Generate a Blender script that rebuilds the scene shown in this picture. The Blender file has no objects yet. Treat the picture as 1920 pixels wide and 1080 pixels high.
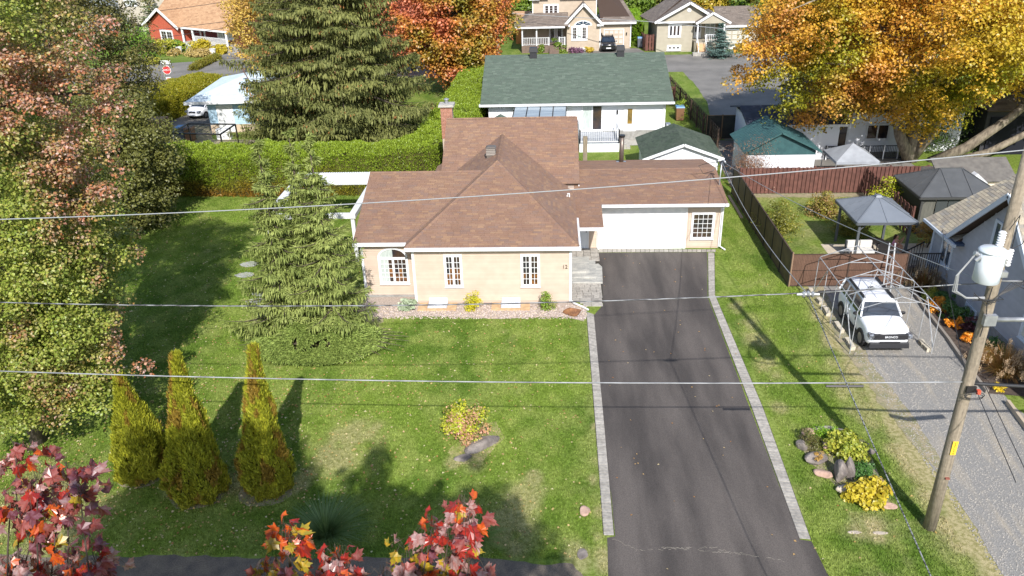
import bpy, math, random
import numpy as np
from mathutils import Vector, Matrix
random.seed(7); np.random.seed(7)
RNG = np.random.default_rng(11)
sc = bpy.context.scene
COL = sc.collection
# ---------------------------------------------------------------- camera
F, CH = 1503.0, 18.2
def _axes(nad=(1050, 3600), dep=(1030, -200)):
    dn = np.array([nad[0]-960, -(nad[1]-540), -F]); dn /= np.linalg.norm(dn)
    y = np.array([dep[0]-960, -(dep[1]-540), -F]); y -= y.dot(dn)*dn; y /= np.linalg.norm(y)
    z = -dn; return np.array([np.cross(y, z), y, z])
RM = _axes()
cam = bpy.data.objects.new('camera', bpy.data.cameras.new('camera')); COL.objects.link(cam)
M = Matrix([list(map(float, r)) for r in RM]).to_4x4(); M.translation = Vector((0, 0, CH))
cam.matrix_world = M
cam.data.sensor_width = 36; cam.data.lens = F/1920*36; cam.data.clip_end = 1500; cam.data.clip_start = .1
sc.camera = cam
def ray(px, py): return RM @ np.array([px-960, -(py-540), -F])
def at(px, py, z=0.):
    d = ray(px, py); t = (z-CH)/d[2]; return Vector((d[0]*t, d[1]*t, z))
def atY(px, py, Y):
    d = ray(px, py); t = Y/d[1]; return Vector((d[0]*t, Y, CH+d[2]*t))
def atX(px, py, X):
    d = ray(px, py); t = X/d[0]; return Vector((X, d[1]*t, CH+d[2]*t))
def vis(P, m=60):
    c = (np.asarray(P)-np.array([0, 0, CH])) @ RM
    x = 960+F*c[:, 0]/-c[:, 2]; y = 540-F*c[:, 1]/-c[:, 2]
    return (c[:, 2] < -.5) & (x > -m) & (x < 1920+m) & (y > -m) & (y < 1080+m)
# ---------------------------------------------------------------- world and sun
EL, AZ = math.radians(38.8), math.radians(10.6)
w = bpy.data.worlds.new('World'); sc.world = w; w.use_nodes = True
nt = w.node_tree; sky = nt.nodes.new('ShaderNodeTexSky'); sky.sky_type = 'NISHITA'; sky.sun_disc = False
sky.sun_elevation = EL; sky.sun_rotation = math.radians(180)-AZ; sky.altitude = 100; sky.air_density = 1.0; sky.dust_density = 1.0; sky.ozone_density = 1.0
nt.links.new(sky.outputs[0], nt.nodes['Background'].inputs[0]); nt.nodes['Background'].inputs[1].default_value = .135
sun = bpy.data.objects.new('sun', bpy.data.lights.new('sun', 'SUN')); COL.objects.link(sun)
sun.data.energy = 4.4; sun.data.angle = math.radians(.5); sun.data.color = (1, .965, .92)
ldir = Vector((-math.sin(AZ)*math.cos(EL), math.cos(AZ)*math.cos(EL), -math.sin(EL)))
sun.rotation_euler = ldir.to_track_quat('-Z', 'Y').to_euler()
sc.view_settings.view_transform = 'Standard'; sc.view_settings.look = 'None'; sc.view_settings.gamma = 1
sc.view_settings.exposure = .45
sc.render.film_transparent = False
# ---------------------------------------------------------------- materials
MATS = {}
def srgb(r, g, b):
    f = lambda c: ((c/255+.055)/1.055)**2.4 if c > 10 else c/255/12.92
    return (f(r), f(g), f(b))
def mat(name, c1, c2=None, scale=2., rough=.8, bump=0., bscale=None, metal=0., spec=.5, detail=4, stretch=None, ramp=(.35, .65), isl=None, attr=False, transl=0., wave=None, fine=None, objrand=0., islobj=False):
    if name in MATS: return MATS[name]
    m = bpy.data.materials.new(name); m.use_nodes = True; n = m.node_tree.nodes; l = m.node_tree.links
    b = n['Principled BSDF']; b.inputs['Roughness'].default_value = rough; b.inputs['Metallic'].default_value = metal
    b.inputs['Specular IOR Level'].default_value = spec
    tc = n.new('ShaderNodeTexCoord'); co = tc.outputs['Object']
    if stretch:
        mp = n.new('ShaderNodeMapping'); mp.inputs['Scale'].default_value = stretch; l.new(co, mp.inputs[0]); co = mp.outputs[0]
    def mix(fac, a, bb, typ='MIX'):
        x = n.new('ShaderNodeMix'); x.data_type = 'RGBA'; x.blend_type = typ; x.clamp_factor = True
        for s, v in ((0, fac), (6, a), (7, bb)):
            if hasattr(v, 'is_linked'): l.new(v, x.inputs[s])
            elif isinstance(v, tuple): x.inputs[s].default_value = (*v[:3], 1)
            else: x.inputs[s].default_value = v
        return x.outputs[2]
    col = c1
    if attr:
        a = n.new('ShaderNodeAttribute'); a.attribute_name = 'Col'; col = a.outputs['Color']
    elif isl:
        g = n.new('ShaderNodeNewGeometry'); r = n.new('ShaderNodeValToRGB'); r.color_ramp.interpolation = 'LINEAR'
        e = r.color_ramp.elements
        while len(e) < len(isl): e.new(.5)
        for i, c in enumerate(isl): e[i].position = i/(len(isl)-1); e[i].color = (*c, 1)
        l.new(n.new('ShaderNodeObjectInfo').outputs['Random'] if islobj else g.outputs['Random Per Island'], r.inputs[0]); col = r.outputs[0]
    if c2 is not None:
        no = n.new('ShaderNodeTexNoise'); no.inputs['Scale'].default_value = scale; no.inputs['Detail'].default_value = detail; l.new(co, no.inputs['Vector'])
        mr = n.new('ShaderNodeMapRange'); mr.inputs[1].default_value = ramp[0]; mr.inputs[2].default_value = ramp[1]; l.new(no.outputs[0], mr.inputs[0])
        if isl or attr: col = mix(mr.outputs[0], col, mix(1., col, c2, 'MULTIPLY'))
        else: col = mix(mr.outputs[0], c1, c2)
    if fine:
        nf = n.new('ShaderNodeTexNoise'); nf.inputs['Scale'].default_value = fine[0]; nf.inputs['Detail'].default_value = 3; l.new(tc.outputs['Object'], nf.inputs['Vector'])
        m2 = n.new('ShaderNodeMapRange'); m2.inputs[1].default_value = .3; m2.inputs[2].default_value = .7; m2.inputs[3].default_value = 1-fine[1]; m2.inputs[4].default_value = 1+fine[1]*.6; l.new(nf.outputs[0], m2.inputs[0])
        vm = n.new('ShaderNodeVectorMath'); vm.operation = 'SCALE'
        if hasattr(col, 'is_linked'): l.new(col, vm.inputs[0])
        else: vm.inputs[0].default_value = col[:3]
        l.new(m2.outputs[0], vm.inputs['Scale']); col = vm.outputs[0]
    if objrand:
        oi = n.new('ShaderNodeObjectInfo'); m3 = n.new('ShaderNodeMapRange'); m3.inputs[3].default_value = 1-objrand; m3.inputs[4].default_value = 1+objrand*.7; l.new(oi.outputs['Random'], m3.inputs[0])
        vm = n.new('ShaderNodeVectorMath'); vm.operation = 'SCALE'
        if hasattr(col, 'is_linked'): l.new(col, vm.inputs[0])
        else: vm.inputs[0].default_value = col[:3]
        l.new(m3.outputs[0], vm.inputs['Scale']); col = vm.outputs[0]
    if wave:  # (axis, scale, darkness)
        wv = n.new('ShaderNodeTexWave'); wv.bands_direction = wave[0]; wv.inputs['Scale'].default_value = wave[1]; wv.inputs['Distortion'].default_value = wave[3] if len(wave) > 3 else 0.; l.new(tc.outputs['Object'], wv.inputs['Vector'])
        m4 = n.new('ShaderNodeMapRange'); m4.inputs[3].default_value = 1-wave[2]; l.new(wv.outputs['Fac'], m4.inputs[0])
        vm = n.new('ShaderNodeVectorMath'); vm.operation = 'SCALE'
        if hasattr(col, 'is_linked'): l.new(col, vm.inputs[0])
        else: vm.inputs[0].default_value = col[:3]
        l.new(m4.outputs[0], vm.inputs['Scale']); col = vm.outputs[0]
    if hasattr(col, 'is_linked'): l.new(col, b.inputs['Base Color'])
    else: b.inputs['Base Color'].default_value = (*col[:3], 1)
    if bump:
        nb = n.new('ShaderNodeTexNoise'); nb.inputs['Scale'].default_value = bscale or scale*4; nb.inputs['Detail'].default_value = 4; l.new(co, nb.inputs['Vector'])
        bp = n.new('ShaderNodeBump'); bp.inputs['Strength'].default_value = min(1, bump); bp.inputs['Distance'].default_value = .03; l.new(nb.outputs[0], bp.inputs['Height']); l.new(bp.outputs[0], b.inputs['Normal'])
    if transl:
        t = n.new('ShaderNodeBsdfTranslucent'); ms = n.new('ShaderNodeMixShader'); ms.inputs[0].default_value = transl
        if hasattr(col, 'is_linked'): l.new(col, t.inputs[0])
        else: t.inputs[0].default_value = (*col[:3], 1)
        l.new(b.outputs[0], ms.inputs[1]); l.new(t.outputs[0], ms.inputs[2]); l.new(ms.outputs[0], n['Material Output'].inputs[0])
    MATS[name] = m; return m
# ---------------------------------------------------------------- objects
ORG = {}
def worg(p):
    return ORG.get(p.name, Vector((0, 0, 0))) if p else Vector((0, 0, 0))
def thing(name, label, cat, loc=(0, 0, 0), rz=0, group=None, local=False):
    o = bpy.data.objects.new(name, None); COL.objects.link(o); o.empty_display_size = .2
    o.location = loc; o.rotation_euler = (0, 0, rz); o['label'] = label; o['category'] = cat
    if group: o['group'] = group
    ORG[o.name] = Vector((0, 0, 0)) if (local or rz) else Vector(loc)
    return o
def tag(o, label=None, cat=None, group=None, kind=None):
    for k, v in (('label', label), ('category', cat), ('group', group), ('kind', kind)):
        if v: o[k] = v
    return o
def link(name, me, parent=None, loc=None):
    o = bpy.data.objects.new(name, me); COL.objects.link(o)
    if loc is not None: o.location = loc
    if parent: o.parent = parent; ORG[o.name] = worg(parent)
    return o
class MB:
    def __init__(s): s.v = []; s.f = []
    def add(s, vs, fs):
        k = len(s.v); s.v += [tuple(v) for v in vs]; s.f += [tuple(i+k for i in f) for f in fs]; return s
    def box(s, x0, y0, z0, x1, y1, z1, tx=0, ty=0):
        if x0 > x1: x0, x1 = x1, x0
        if y0 > y1: y0, y1 = y1, y0
        return s.add([(x0, y0, z0), (x1, y0, z0), (x1, y1, z0), (x0, y1, z0), (x0+tx, y0+ty, z1), (x1-tx, y0+ty, z1), (x1-tx, y1-ty, z1), (x0+tx, y1-ty, z1)],
                     [(3, 2, 1, 0), (4, 5, 6, 7), (0, 1, 5, 4), (1, 2, 6, 5), (2, 3, 7, 6), (3, 0, 4, 7)])
    def slab(s, pts, d):  # polygon pts extruded by vector d
        n = len(pts); d = Vector(d); a = [Vector(p) for p in pts]
        return s.add(a+[p+d for p in a], [tuple(range(n)), tuple(range(2*n-1, n-1, -1))]+[(i, i+n, (i+1) % n+n, (i+1) % n) for i in range(n)])
    def bar(s, a, b, w, h=None, up=(0, 0, 1)):
        a, b = Vector(a), Vector(b); h = h or w; t = (b-a).normalized(); u = t.cross(Vector(up))
        if u.length < .01: u = t.cross(Vector((1, 0, 0)))
        u.normalize(); v = u.cross(t); u *= w/2; v *= h/2
        return s.add([a-u-v, a+u-v, a+u+v, a-u+v, b-u-v, b+u-v, b+u+v, b-u+v], [(3, 2, 1, 0), (4, 5, 6, 7), (0, 1, 5, 4), (1, 2, 6, 5), (2, 3, 7, 6), (3, 0, 4, 7)])
    def tube(s, pts, r, n=6, cap=True):
        pts = [Vector(p) for p in pts]; k = len(s.v); R = r if isinstance(r, (list, tuple)) else [r]*len(pts)
        ref = Vector((.3, .2, 1)).normalized()
        for i, p in enumerate(pts):
            t = (pts[min(i+1, len(pts)-1)]-pts[max(i-1, 0)]).normalized(); u = t.cross(ref)
            if u.length < .05: u = t.cross(Vector((1, 0, 0)))
            u.normalize(); v = t.cross(u)
            for j in range(n):
                a = 2*math.pi*j/n; s.v.append(tuple(p+u*math.cos(a)*R[i]+v*math.sin(a)*R[i]))
        for i in range(len(pts)-1):
            for j in range(n): s.f.append((k+i*n+j, k+i*n+(j+1) % n, k+(i+1)*n+(j+1) % n, k+(i+1)*n+j))
        if cap: s.f += [tuple(k+j for j in range(n-1, -1, -1)), tuple(k+(len(pts)-1)*n+j for j in range(n))]
        return s
    def ball(s, c, r, n=8, m=6, jit=0.):
        c = Vector(c); r = r if isinstance(r, (list, tuple)) else (r, r, r); k = len(s.v)
        for i in range(m+1):
            th = math.pi*i/m
            for j in range(n):
                ph = 2*math.pi*j/n; q = 1+random.uniform(-jit, jit)
                s.v.append((c[0]+r[0]*q*math.sin(th)*math.cos(ph), c[1]+r[1]*q*math.sin(th)*math.sin(ph), c[2]+r[2]*q*math.cos(th)))
        for i in range(m):
            for j in range(n): s.f.append((k+i*n+j, k+(i+1)*n+j, k+(i+1)*n+(j+1) % n, k+i*n+(j+1) % n))
        return s
    def mesh(s, name, m=None, o=Vector((0, 0, 0)), smooth=False):
        me = bpy.data.meshes.new(name); me.from_pydata([(v[0]-o[0], v[1]-o[1], v[2]-o[2]) for v in s.v], [], s.f)
        if m: me.materials.append(m)
        if smooth: me.polygons.foreach_set('use_smooth', [True]*len(me.polygons))
        me.update(); return me
    def build(s, name, m, parent=None, smooth=False, bevel=0., kind=None, label=None, subdiv=0):
        o = link(name, s.mesh(name, m, worg(parent), smooth), parent)
        if bevel:
            b = o.modifiers.new('bevel', 'BEVEL'); b.width = bevel; b.segments = 2; b.limit_method = 'ANGLE'
        if subdiv:
            q = o.modifiers.new('sub', 'SUBSURF'); q.levels = q.render_levels = subdiv
        if kind: o['kind'] = kind
        if label: o['label'] = label
        return o
def npmesh(name, V, Fc, m, colors=None, parent=None, smooth=False, kind=None, nside=4):
    """V (n,3), Fc (k,nside) ints, colours per face"""
    o0 = worg(parent); me = bpy.data.meshes.new(name); V = np.asarray(V, np.float32)-np.array(o0, np.float32)
    me.vertices.add(len(V)); me.vertices.foreach_set('co', V.ravel()); k = len(Fc)
    me.loops.add(k*nside); me.loops.foreach_set('vertex_index', np.asarray(Fc, np.int32).ravel())
    me.polygons.add(k); me.polygons.foreach_set('loop_start', np.arange(0, k*nside, nside, dtype=np.int32)); me.polygons.foreach_set('loop_total', np.full(k, nside, np.int32))
    if smooth: me.polygons.foreach_set('use_smooth', np.ones(k, bool))
    me.materials.append(m)
    if colors is not None:
        a = me.color_attributes.new('Col', 'FLOAT_COLOR', 'POINT'); c = np.ones((len(V), 4), np.float32); c[:, :3] = colors; a.data.foreach_set('color', c.ravel())
    me.update(calc_edges=True); o = link(name, me, parent)
    if kind: o['kind'] = kind
    return o
def _hash(i, j, s):
    h = (i*374761393+j*668265263+s*1274126177) & 0xffffffff
    h = ((h ^ (h >> 13))*1274126177) & 0xffffffff
    return ((h ^ (h >> 16)) & 0xffff)/65535.
def vn(x, y, s=0):
    x = np.asarray(x, float); y = np.asarray(y, float); i = np.floor(x).astype(np.int64); j = np.floor(y).astype(np.int64)
    u = x-i; v = y-j; u = u*u*(3-2*u); v = v*v*(3-2*v)
    return (_hash(i, j, s)*(1-u)+_hash(i+1, j, s)*u)*(1-v)+(_hash(i, j+1, s)*(1-u)+_hash(i+1, j+1, s)*u)*v
def fbm(x, y, s=0, o=4):
    t = 0; a = .5; n = 0
    for k in range(o): t = t+a*vn(x*2**k, y*2**k, s+k); n += a; a *= .5
    return t/n
def unit(a): return a/np.maximum(np.linalg.norm(a, axis=-1, keepdims=True), 1e-6)
def leaves(name, P, T, N, L, W, C, m, parent=None, kind=None, fold=.18):
    """kite shaped leaves: P base, T tip direction, N normal, L length, W width, C colour"""
    n = len(P); T = unit(T); S = unit(np.cross(N, T)); N = np.cross(T, S)
    L = np.broadcast_to(L, n)[:, None]; W = np.broadcast_to(W, n)[:, None]
    V = np.empty((n, 4, 3), np.float32)
    V[:, 0] = P; V[:, 2] = P+T*L; mid = P+T*L*.45+N*L*fold
    V[:, 1] = mid+S*W/2; V[:, 3] = mid-S*W/2
    k = np.arange(n)[:, None]*4
    Fc = np.concatenate([k+np.array([0, 1, 2]), k+np.array([0, 2, 3])], 0)
    return npmesh(name, V.reshape(-1, 3), Fc, m, np.repeat(C, 4, 0), parent, kind=kind, nside=3)
def pal(cols, t):
    c = np.array(cols); t = np.clip(t, 0, .9999)*(len(c)-1); i = t.astype(int); f = (t-i)[:, None]
    return c[i]*(1-f)+c[i+1]*f
LEAF = mat('leaf', (0, 0, 0), rough=.4, attr=True, transl=.3, spec=.5)
NEEDLE = mat('needle', (0, 0, 0), rough=.65, attr=True, transl=.15, spec=.25)
BARK = mat('bark', srgb(98, 86, 74), srgb(62, 54, 46), scale=3, rough=.9, bump=.8, bscale=14, stretch=(3, 3, .6))
BARKL = mat('bark_pale', srgb(150, 138, 120), srgb(98, 88, 76), scale=3, rough=.9, bump=.8, bscale=10, stretch=(2, 2, .5))
def rndu(n): return unit(RNG.normal(size=(n, 3)))
def broadleaf(t, cen, rad, nclump, cr, per, lsize, cols, colfn=None, trunk=None, inner=.45, seed=0, mat_=None, clip=None, squash=.65, name='crown', limbs=26, tr=.28, gapz=None, bark=None, up=.55, droop=0.):
    """crown of leaf clumps hung on limbs. cen, rad vectors; trunk = list of points"""
    rg = np.random.default_rng(seed+5); cen = np.array(cen, float); rad = np.array(rad, float)
    d = unit(rg.normal(size=(nclump*2, 3))); r = inner+(1-inner)*rg.random(nclump*2)**.6
    lob = .62+.76*fbm(d[:, 0]*2.2+seed, d[:, 1]*2.2+d[:, 2]*1.7, seed, 2)
    c = cen+d*rad*(r*lob)[:, None]; keep = np.ones(len(c), bool)
    if gapz is not None: keep &= c[:, 2] > gapz
    if clip is not None: keep &= clip(c)
    c = c[keep][:nclump]; n = len(c); cs = cr*(.6+.8*rg.random(n))
    m = n*per; idx = np.repeat(np.arange(n), per); q = unit(rg.normal(size=(m, 3))); q[:, 2] = np.where(rg.random(m) < .6, np.abs(q[:, 2]), q[:, 2])
    rr = (.35+.65*rg.random(m)**.5)*cs[idx]; P = c[idx]+q*rr[:, None]*np.array([1, 1, squash])
    if clip is not None:
        kk = clip(P); P = P[kk]; q = q[kk]; idx = idx[kk]; m = len(P)
    Nn = unit(q*.8+np.array([0, -.15, up])+rg.normal(size=(m, 3))*.45); T = unit(np.cross(Nn, rg.normal(size=(m, 3)))+np.array([0, 0, -droop]))
    L = lsize*(.65+.7*rg.random(m))
    tt = .5*rg.random(n)[idx]+.25*rg.random(m)+.25*fbm(P[:, 0]*.5, P[:, 2]*.5+P[:, 1]*.3, seed+3, 2)
    C = pal(cols, tt) if colfn is None else colfn(P, tt, rg)
    C = C*(.8+.4*rg.random((m, 1)))
    leaves(name, P, T, Nn, L, L*.85, C, mat_ or LEAF, t)
    if trunk is not None:
        tp = [Vector(p) for p in trunk]; k = len(tp)
        MB().tube(tp, [tr*(1-.6*i/(k-1)) for i in range(k)], 9).build('trunk', bark or BARK, t, smooth=True)
        b = MB(); sel = rg.choice(n, min(limbs, n), replace=False)
        for i in sel:
            e = Vector(c[i]); a = tp[min(k-1, 1+int(rg.random()*(k-1)))]; a = min(tp[1:], key=lambda p: (p-e).length+random.random()) if k > 2 else tp[-1]
            md = (a+e)/2+Vector((random.uniform(-.3, .3), random.uniform(-.3, .3), .1*(e-a).length)); b.tube([a, a.lerp(md, .5), md, md.lerp(e, .6), e], [tr*.42, tr*.33, tr*.24, tr*.14, .015], 5, cap=False)
        b.build('branches', bark or BARK, t, smooth=True)
    return c
def spruce(t, base, H, R, tiers, per, cols, tipz=0., seed=0, fr=.5, low=.6, mat_=NEEDLE, up=.25, hang=.55, trunkr=.25, sp=.16, name='crown', width=.07, power=.85, wob=.2):
    """conifer: whorls of drooping boughs carrying hanging sprays"""
    rg = np.random.default_rng(seed+77); base = np.array(base, float)
    PP = []; TT = []; NN = []; LL = []; WW = []; K = []
    br = MB()
    for i in range(tiers):
        f = i/(tiers-1); z = z0_ = low+(H-low)*f**.92; r0 = R*max(.04, (1-f))**power
        for j in range(per if f < .85 else max(4, per-3)):
            a = 2*math.pi*(j+rg.random()*.9)/per+i*2.4; r = r0*(1-wob+2*wob*rg.random())*(1 if rg.random() > .12 else 1.25); z = z0_+rg.uniform(-.5, .5)*(H-low)/tiers
            if rg.random() < .1: continue
            n = max(3, int(r/sp*1.0)); s = (np.arange(n)+.5)/n; d = np.array([math.cos(a), math.sin(a), 0]); sd = np.array([-d[1], d[0], 0])
            zc = z-low*0-r*.32*s+r*up*s**2.5+.02
            C = base+d*(r*s)[:, None]; C[:, 2] = base[2]+zc
            if r > .6: br.tube([base+[0, 0, z], C[n//3], C[2*n//3], C[-1]], [.05*r/3+.015, .035*r/3+.01, .02, .008], 4, cap=False)
            wdt = r*.26*np.sin(np.pi*np.clip(s*.9+.08, 0, 1))**.7+.06
            q = max(5, int(fr*26))
            ii = np.repeat(np.arange(n), q); m = len(ii); o = rg.uniform(-1, 1, m)
            P = C[ii]+sd*(o*wdt[ii])[:, None]+d*(rg.uniform(-.5, .5, m)*sp)[:, None]; P[:, 2] -= np.abs(o)*wdt[ii]*.35+rg.random(m)*.05
            hg = hang*(.25+.75*rg.random(m))*np.minimum(1, .35+r/4)*(1-.35*s[ii])
            topm = rg.random(m) < .38
            T = np.where(topm[:, None], d*.8+sd*(o*1.2)[:, None]+np.array([0, 0, .1])+rg.normal(size=(m, 3))*.25, np.array([0, 0, -1.])+d*.25+sd*(o*.25)[:, None]+rg.normal(size=(m, 3))*.13)
            N = np.where(topm[:, None], np.array([0, 0, 1.])+rg.normal(size=(m, 3))*.35, d+sd*(o)[:, None]*.6+rg.normal(size=(m, 3))*.4)
            PP.append(P); TT.append(T); NN.append(N); LL.append(np.where(topm, .16+.16*rg.random(m), hg)); WW.append(np.where(topm, width*1.1, width*(.7+.6*rg.random(m)))); K.append(np.full(m, rg.random())*.45+.35*rg.random(m)+.2*s[ii])
    P, T, N, L, W, K = map(np.concatenate, (PP, TT, NN, LL, WW, K))
    leaves(name, P, T, N, L, W, pal(cols, K), mat_, t, fold=.05)
    br.build('branches', BARK, t)
    MB().tube([base, base+[0, 0, H*.5], base+[0, 0, H*.98]], [trunkr, trunkr*.6, .02], 8).build('trunk', BARK, t, smooth=True)
    return P
# ---------------------------------------------------------------- ground
def struct(o): o['kind'] = 'structure'; return o
GR1, GR2, GR3, DRY = np.array(srgb(124, 145, 58)), np.array(srgb(96, 122, 44)), np.array(srgb(154, 164, 88)), np.array(srgb(178, 166, 124))
SPOTS = [(655, 835, 50), (620, 860, 40), (700, 815, 25), (985, 940, 40), (960, 990, 45), (1000, 900, 18), (890, 860, 26), (850, 865, 16), (1110, 900, 10), (1115, 800, 8), (1118, 1000, 14), (1125, 960, 12), (1130, 1050, 22), (1080, 1045, 30),
         (1400, 600, 26), (1415, 640, 26), (1440, 690, 24), (1380, 570, 16), (1460, 760, 18), (1550, 600, 26), (1560, 640, 26), (1575, 690, 30), (1590, 730, 34), (1620, 770, 34), (1650, 800, 30), (1690, 850, 26), (1720, 880, 30), (1740, 940, 26), (1790, 1000, 40), (1850, 1040, 40),
         (1600, 995, 22), (1645, 997, 26), (1650, 925, 20), (440, 905, 40), (570, 905, 30), (345, 905, 30), (280, 880, 30), (60, 930, 80), (120, 980, 70), (700, 620, 14), (540, 625, 22), (620, 640, 26), (1560, 320, 9), (1450, 366, 16), (1560, 366, 22), (1630, 366, 22), (1400, 1000, 1)]
SP = [(at(a, b), r) for a, b, r in SPOTS]
def dryness(x, y):
    n = fbm(x*.55, y*.4, 3, 4)*.6+fbm(x*2.3, y*2.0, 9, 3)*.4
    d = np.clip((n-.60)*4, 0, 1)*.42
    for p, r in SP:
        s = r/1503*math.hypot(p.y, CH)*.85; g = np.exp(-(((x-p.x)/s)**2+((y-p.y)/(s*1.5))**2))
        d = np.maximum(d, np.clip(g*1.7*(2.2*fbm(x*1.7, y*1.3, 21, 4)-.45)-.1, 0, .62))
    d = d+.28*np.exp(-((x-1.55)/.28)**2)*(y < 34)*(fbm(x*3, y*2, 5)) + np.where((x > 9.5) & (y < 20.5), np.clip(fbm(x*.9, y*.9, 31)-.42, 0, 1)*2.2, 0)
    d = d+np.where((x > 9) & (x < 14) & (y < 37), np.clip((x-12.25+.9*(fbm(x*1.1, y*.8, 8)-.5))/.6, 0, 1)*.9, 0)
    d = d+np.where((x > 12) & (y > 37) & (y < 51), np.clip(fbm(x*.8, y*.8, 61, 4)-.3, 0, 1)*.9, 0)
    return np.clip(d, 0, 1)
def lawn_col(x, y, s=0):
    t = np.clip((fbm(x*.5, y*.32, 40, 4)-.3)*2.4, 0, 1)[..., None]; u = np.clip((fbm(x*1.9, y*1.3, 55, 3)-.36)*2.8, 0, 1)[..., None]
    c = GR2*(1-t)+GR1*t; c = c*(1-u*.6)+GR3*u*.6; d = dryness(x, y)[..., None]
    return c*(1-d)+DRY*d
xs = np.unique(np.concatenate([np.linspace(-300, -32, 30), np.arange(-32, 30, .2), np.linspace(30, 300, 30)]))
ys = np.unique(np.concatenate([np.linspace(-60, 14, 12), np.arange(14, 56, .2), np.linspace(56, 130, 110), np.linspace(130, 420, 20)]))
X, Y = np.meshgrid(xs, ys); V = np.stack([X.ravel(), Y.ravel(), np.zeros(X.size)], 1); nx = len(xs); ny = len(ys)
i = np.arange(nx-1)[None, :]+np.arange(ny-1)[:, None]*nx; Fq = np.stack([i, i+1, i+nx+1, i+nx], -1).reshape(-1, 4)
LAWN = mat('lawn', (0, 0, 0), (.62, .66, .5), scale=7, rough=.9, attr=True, bump=.35, bscale=60, fine=(38, .45), spec=.15, ramp=(.42, .6))
o = npmesh('lawn', V, Fq, LAWN, lawn_col(V[:, 0], V[:, 1])); struct(o)
def sheet(name, pts, z, m, jit=0., step=.2, kind='structure', parent=None):
    out = []; n = len(pts)
    for i in range(n):
        a = Vector((pts[i][0], pts[i][1], z)); b = Vector((pts[(i+1) % n][0], pts[(i+1) % n][1], z)); k = max(1, int((b-a).length/step)) if jit else 1
        for j in range(k):
            p = a.lerp(b, j/k)
            if jit: nrm = (b-a).normalized(); q = jit*(2.4*(float(fbm(p.x*.9+z*50, p.y*.9, 5, 3))-.5)+random.uniform(-.22, .22)); p += Vector((-nrm.y*q, nrm.x*q, 0))
            out.append(p)
    me = bpy.data.meshes.new(name); me.from_pydata(out, [], [tuple(range(len(out)))]); me.materials.append(m)
    if me.polygons and me.polygons[0].normal.z < 0: me.flip_normals()
    o = link(name, me, parent)
    if kind: o['kind'] = kind
    return o
ASPH = mat('asphalt', srgb(103, 96, 91), srgb(76, 71, 68), scale=.6, rough=.85, bump=.5, bscale=55, fine=(30, .28), stretch=(1.7, .3, 1), ramp=(.36, .64), spec=.3, detail=7)
ASPHG = mat('old_asphalt', srgb(134, 130, 124), srgb(114, 111, 106), scale=.4, rough=.9, bump=.4, bscale=30, fine=(12, .2))
GRAV = mat('gravel_drive', srgb(146, 143, 138), srgb(172, 162, 146), scale=1.1, rough=.95, bump=.8, bscale=45, fine=(32, .3), stretch=(1.9, .22, 1), ramp=(.5, .68), detail=6)
GDIRT = mat('dirt', srgb(164, 150, 124), srgb(134, 132, 96), scale=3, rough=1, bump=.7, bscale=30, fine=(22, .3))
PEA = mat('pea_gravel', srgb(198, 182, 168), srgb(164, 148, 136), scale=16, rough=.95, bump=1., bscale=40, fine=(40, .35))
PAV = mat('paver', srgb(176, 170, 160), srgb(150, 145, 138), scale=9, rough=.9, bump=.4, bscale=50, objrand=.18)
PAVD = mat('paver_joint', srgb(62, 58, 52), rough=1)
CONC = mat('concrete', srgb(184, 180, 172), srgb(160, 156, 148), scale=4, rough=.9, bump=.3, bscale=30, fine=(14, .1))
SLAB = mat('stone_slab', srgb(186, 184, 176), srgb(156, 156, 152), scale=2.4, rough=.85, bump=.4, bscale=24, stretch=(1, 2, 1), fine=(16, .15))
# front drive of new asphalt
DL = [(2.65, 41.45), (2.66, 39.2), (2.35, 35.9), (2.4, 34.75), (1.93, 34.3), (2.22, 19.35)]
drv = [(8.78, 41.45), (8.85, 36.6), (8.42, 33.9), (7.42, 19.3), (7.9, 19.28), (8.2, 10), (1.4, 10), (1.62, 19.32), (2.22, 19.35), (1.93, 34.3), (2.4, 34.75), (2.3, 38.), (2.65, 40.2), (2.65, 41.45)]
tl = at(1099, 585); 
a0, a1, b0, b1 = at(1117, 600), at(1153, 1005), at(1334, 555), at(1503, 1012)
drv = [at(1122, 474), at(1326, 473), at(1327, 556), at(1500, 1012), at(1521, 1015), (8.25, 15.5), (8.6, 10), (1.2, 10), (1.55, 15.5), at(1138, 1008), at(1153, 1006), at(1113, 592), at(1131, 571), at(1129, 500), at(1122, 490)]
drv = [(p[0], p[1]) for p in drv]
struct(sheet('asphalt_drive', drv, .008, ASPH, .02, .5))
cr = MB()
for (x0, y0, x1, y1, k) in ((1200, 1032, 1345, 1026, 30), (1240, 1026, 1400, 1040, 30), (1330, 1028, 1470, 1052, 24), (1148, 1010, 1200, 1034, 9)):
    p = at(x0, y0); q = at(x1, y1)
    for i in range(k):
        a = p.lerp(q, i/k)+Vector((0, random.uniform(-.04, .04), 0)); b = p.lerp(q, (i+1)/k)+Vector((0, random.uniform(-.04, .04), 0))
        if random.random() < .8: wv = random.uniform(.002, .006); cr.add([(a.x, a.y-wv, .012), (b.x, b.y-wv, .012), (b.x, b.y+wv, .012), (a.x, a.y+wv, .012)], [(0, 1, 2, 3)])
struct(cr.build('crack', mat('crack', srgb(176, 168, 152), rough=1)))
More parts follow.
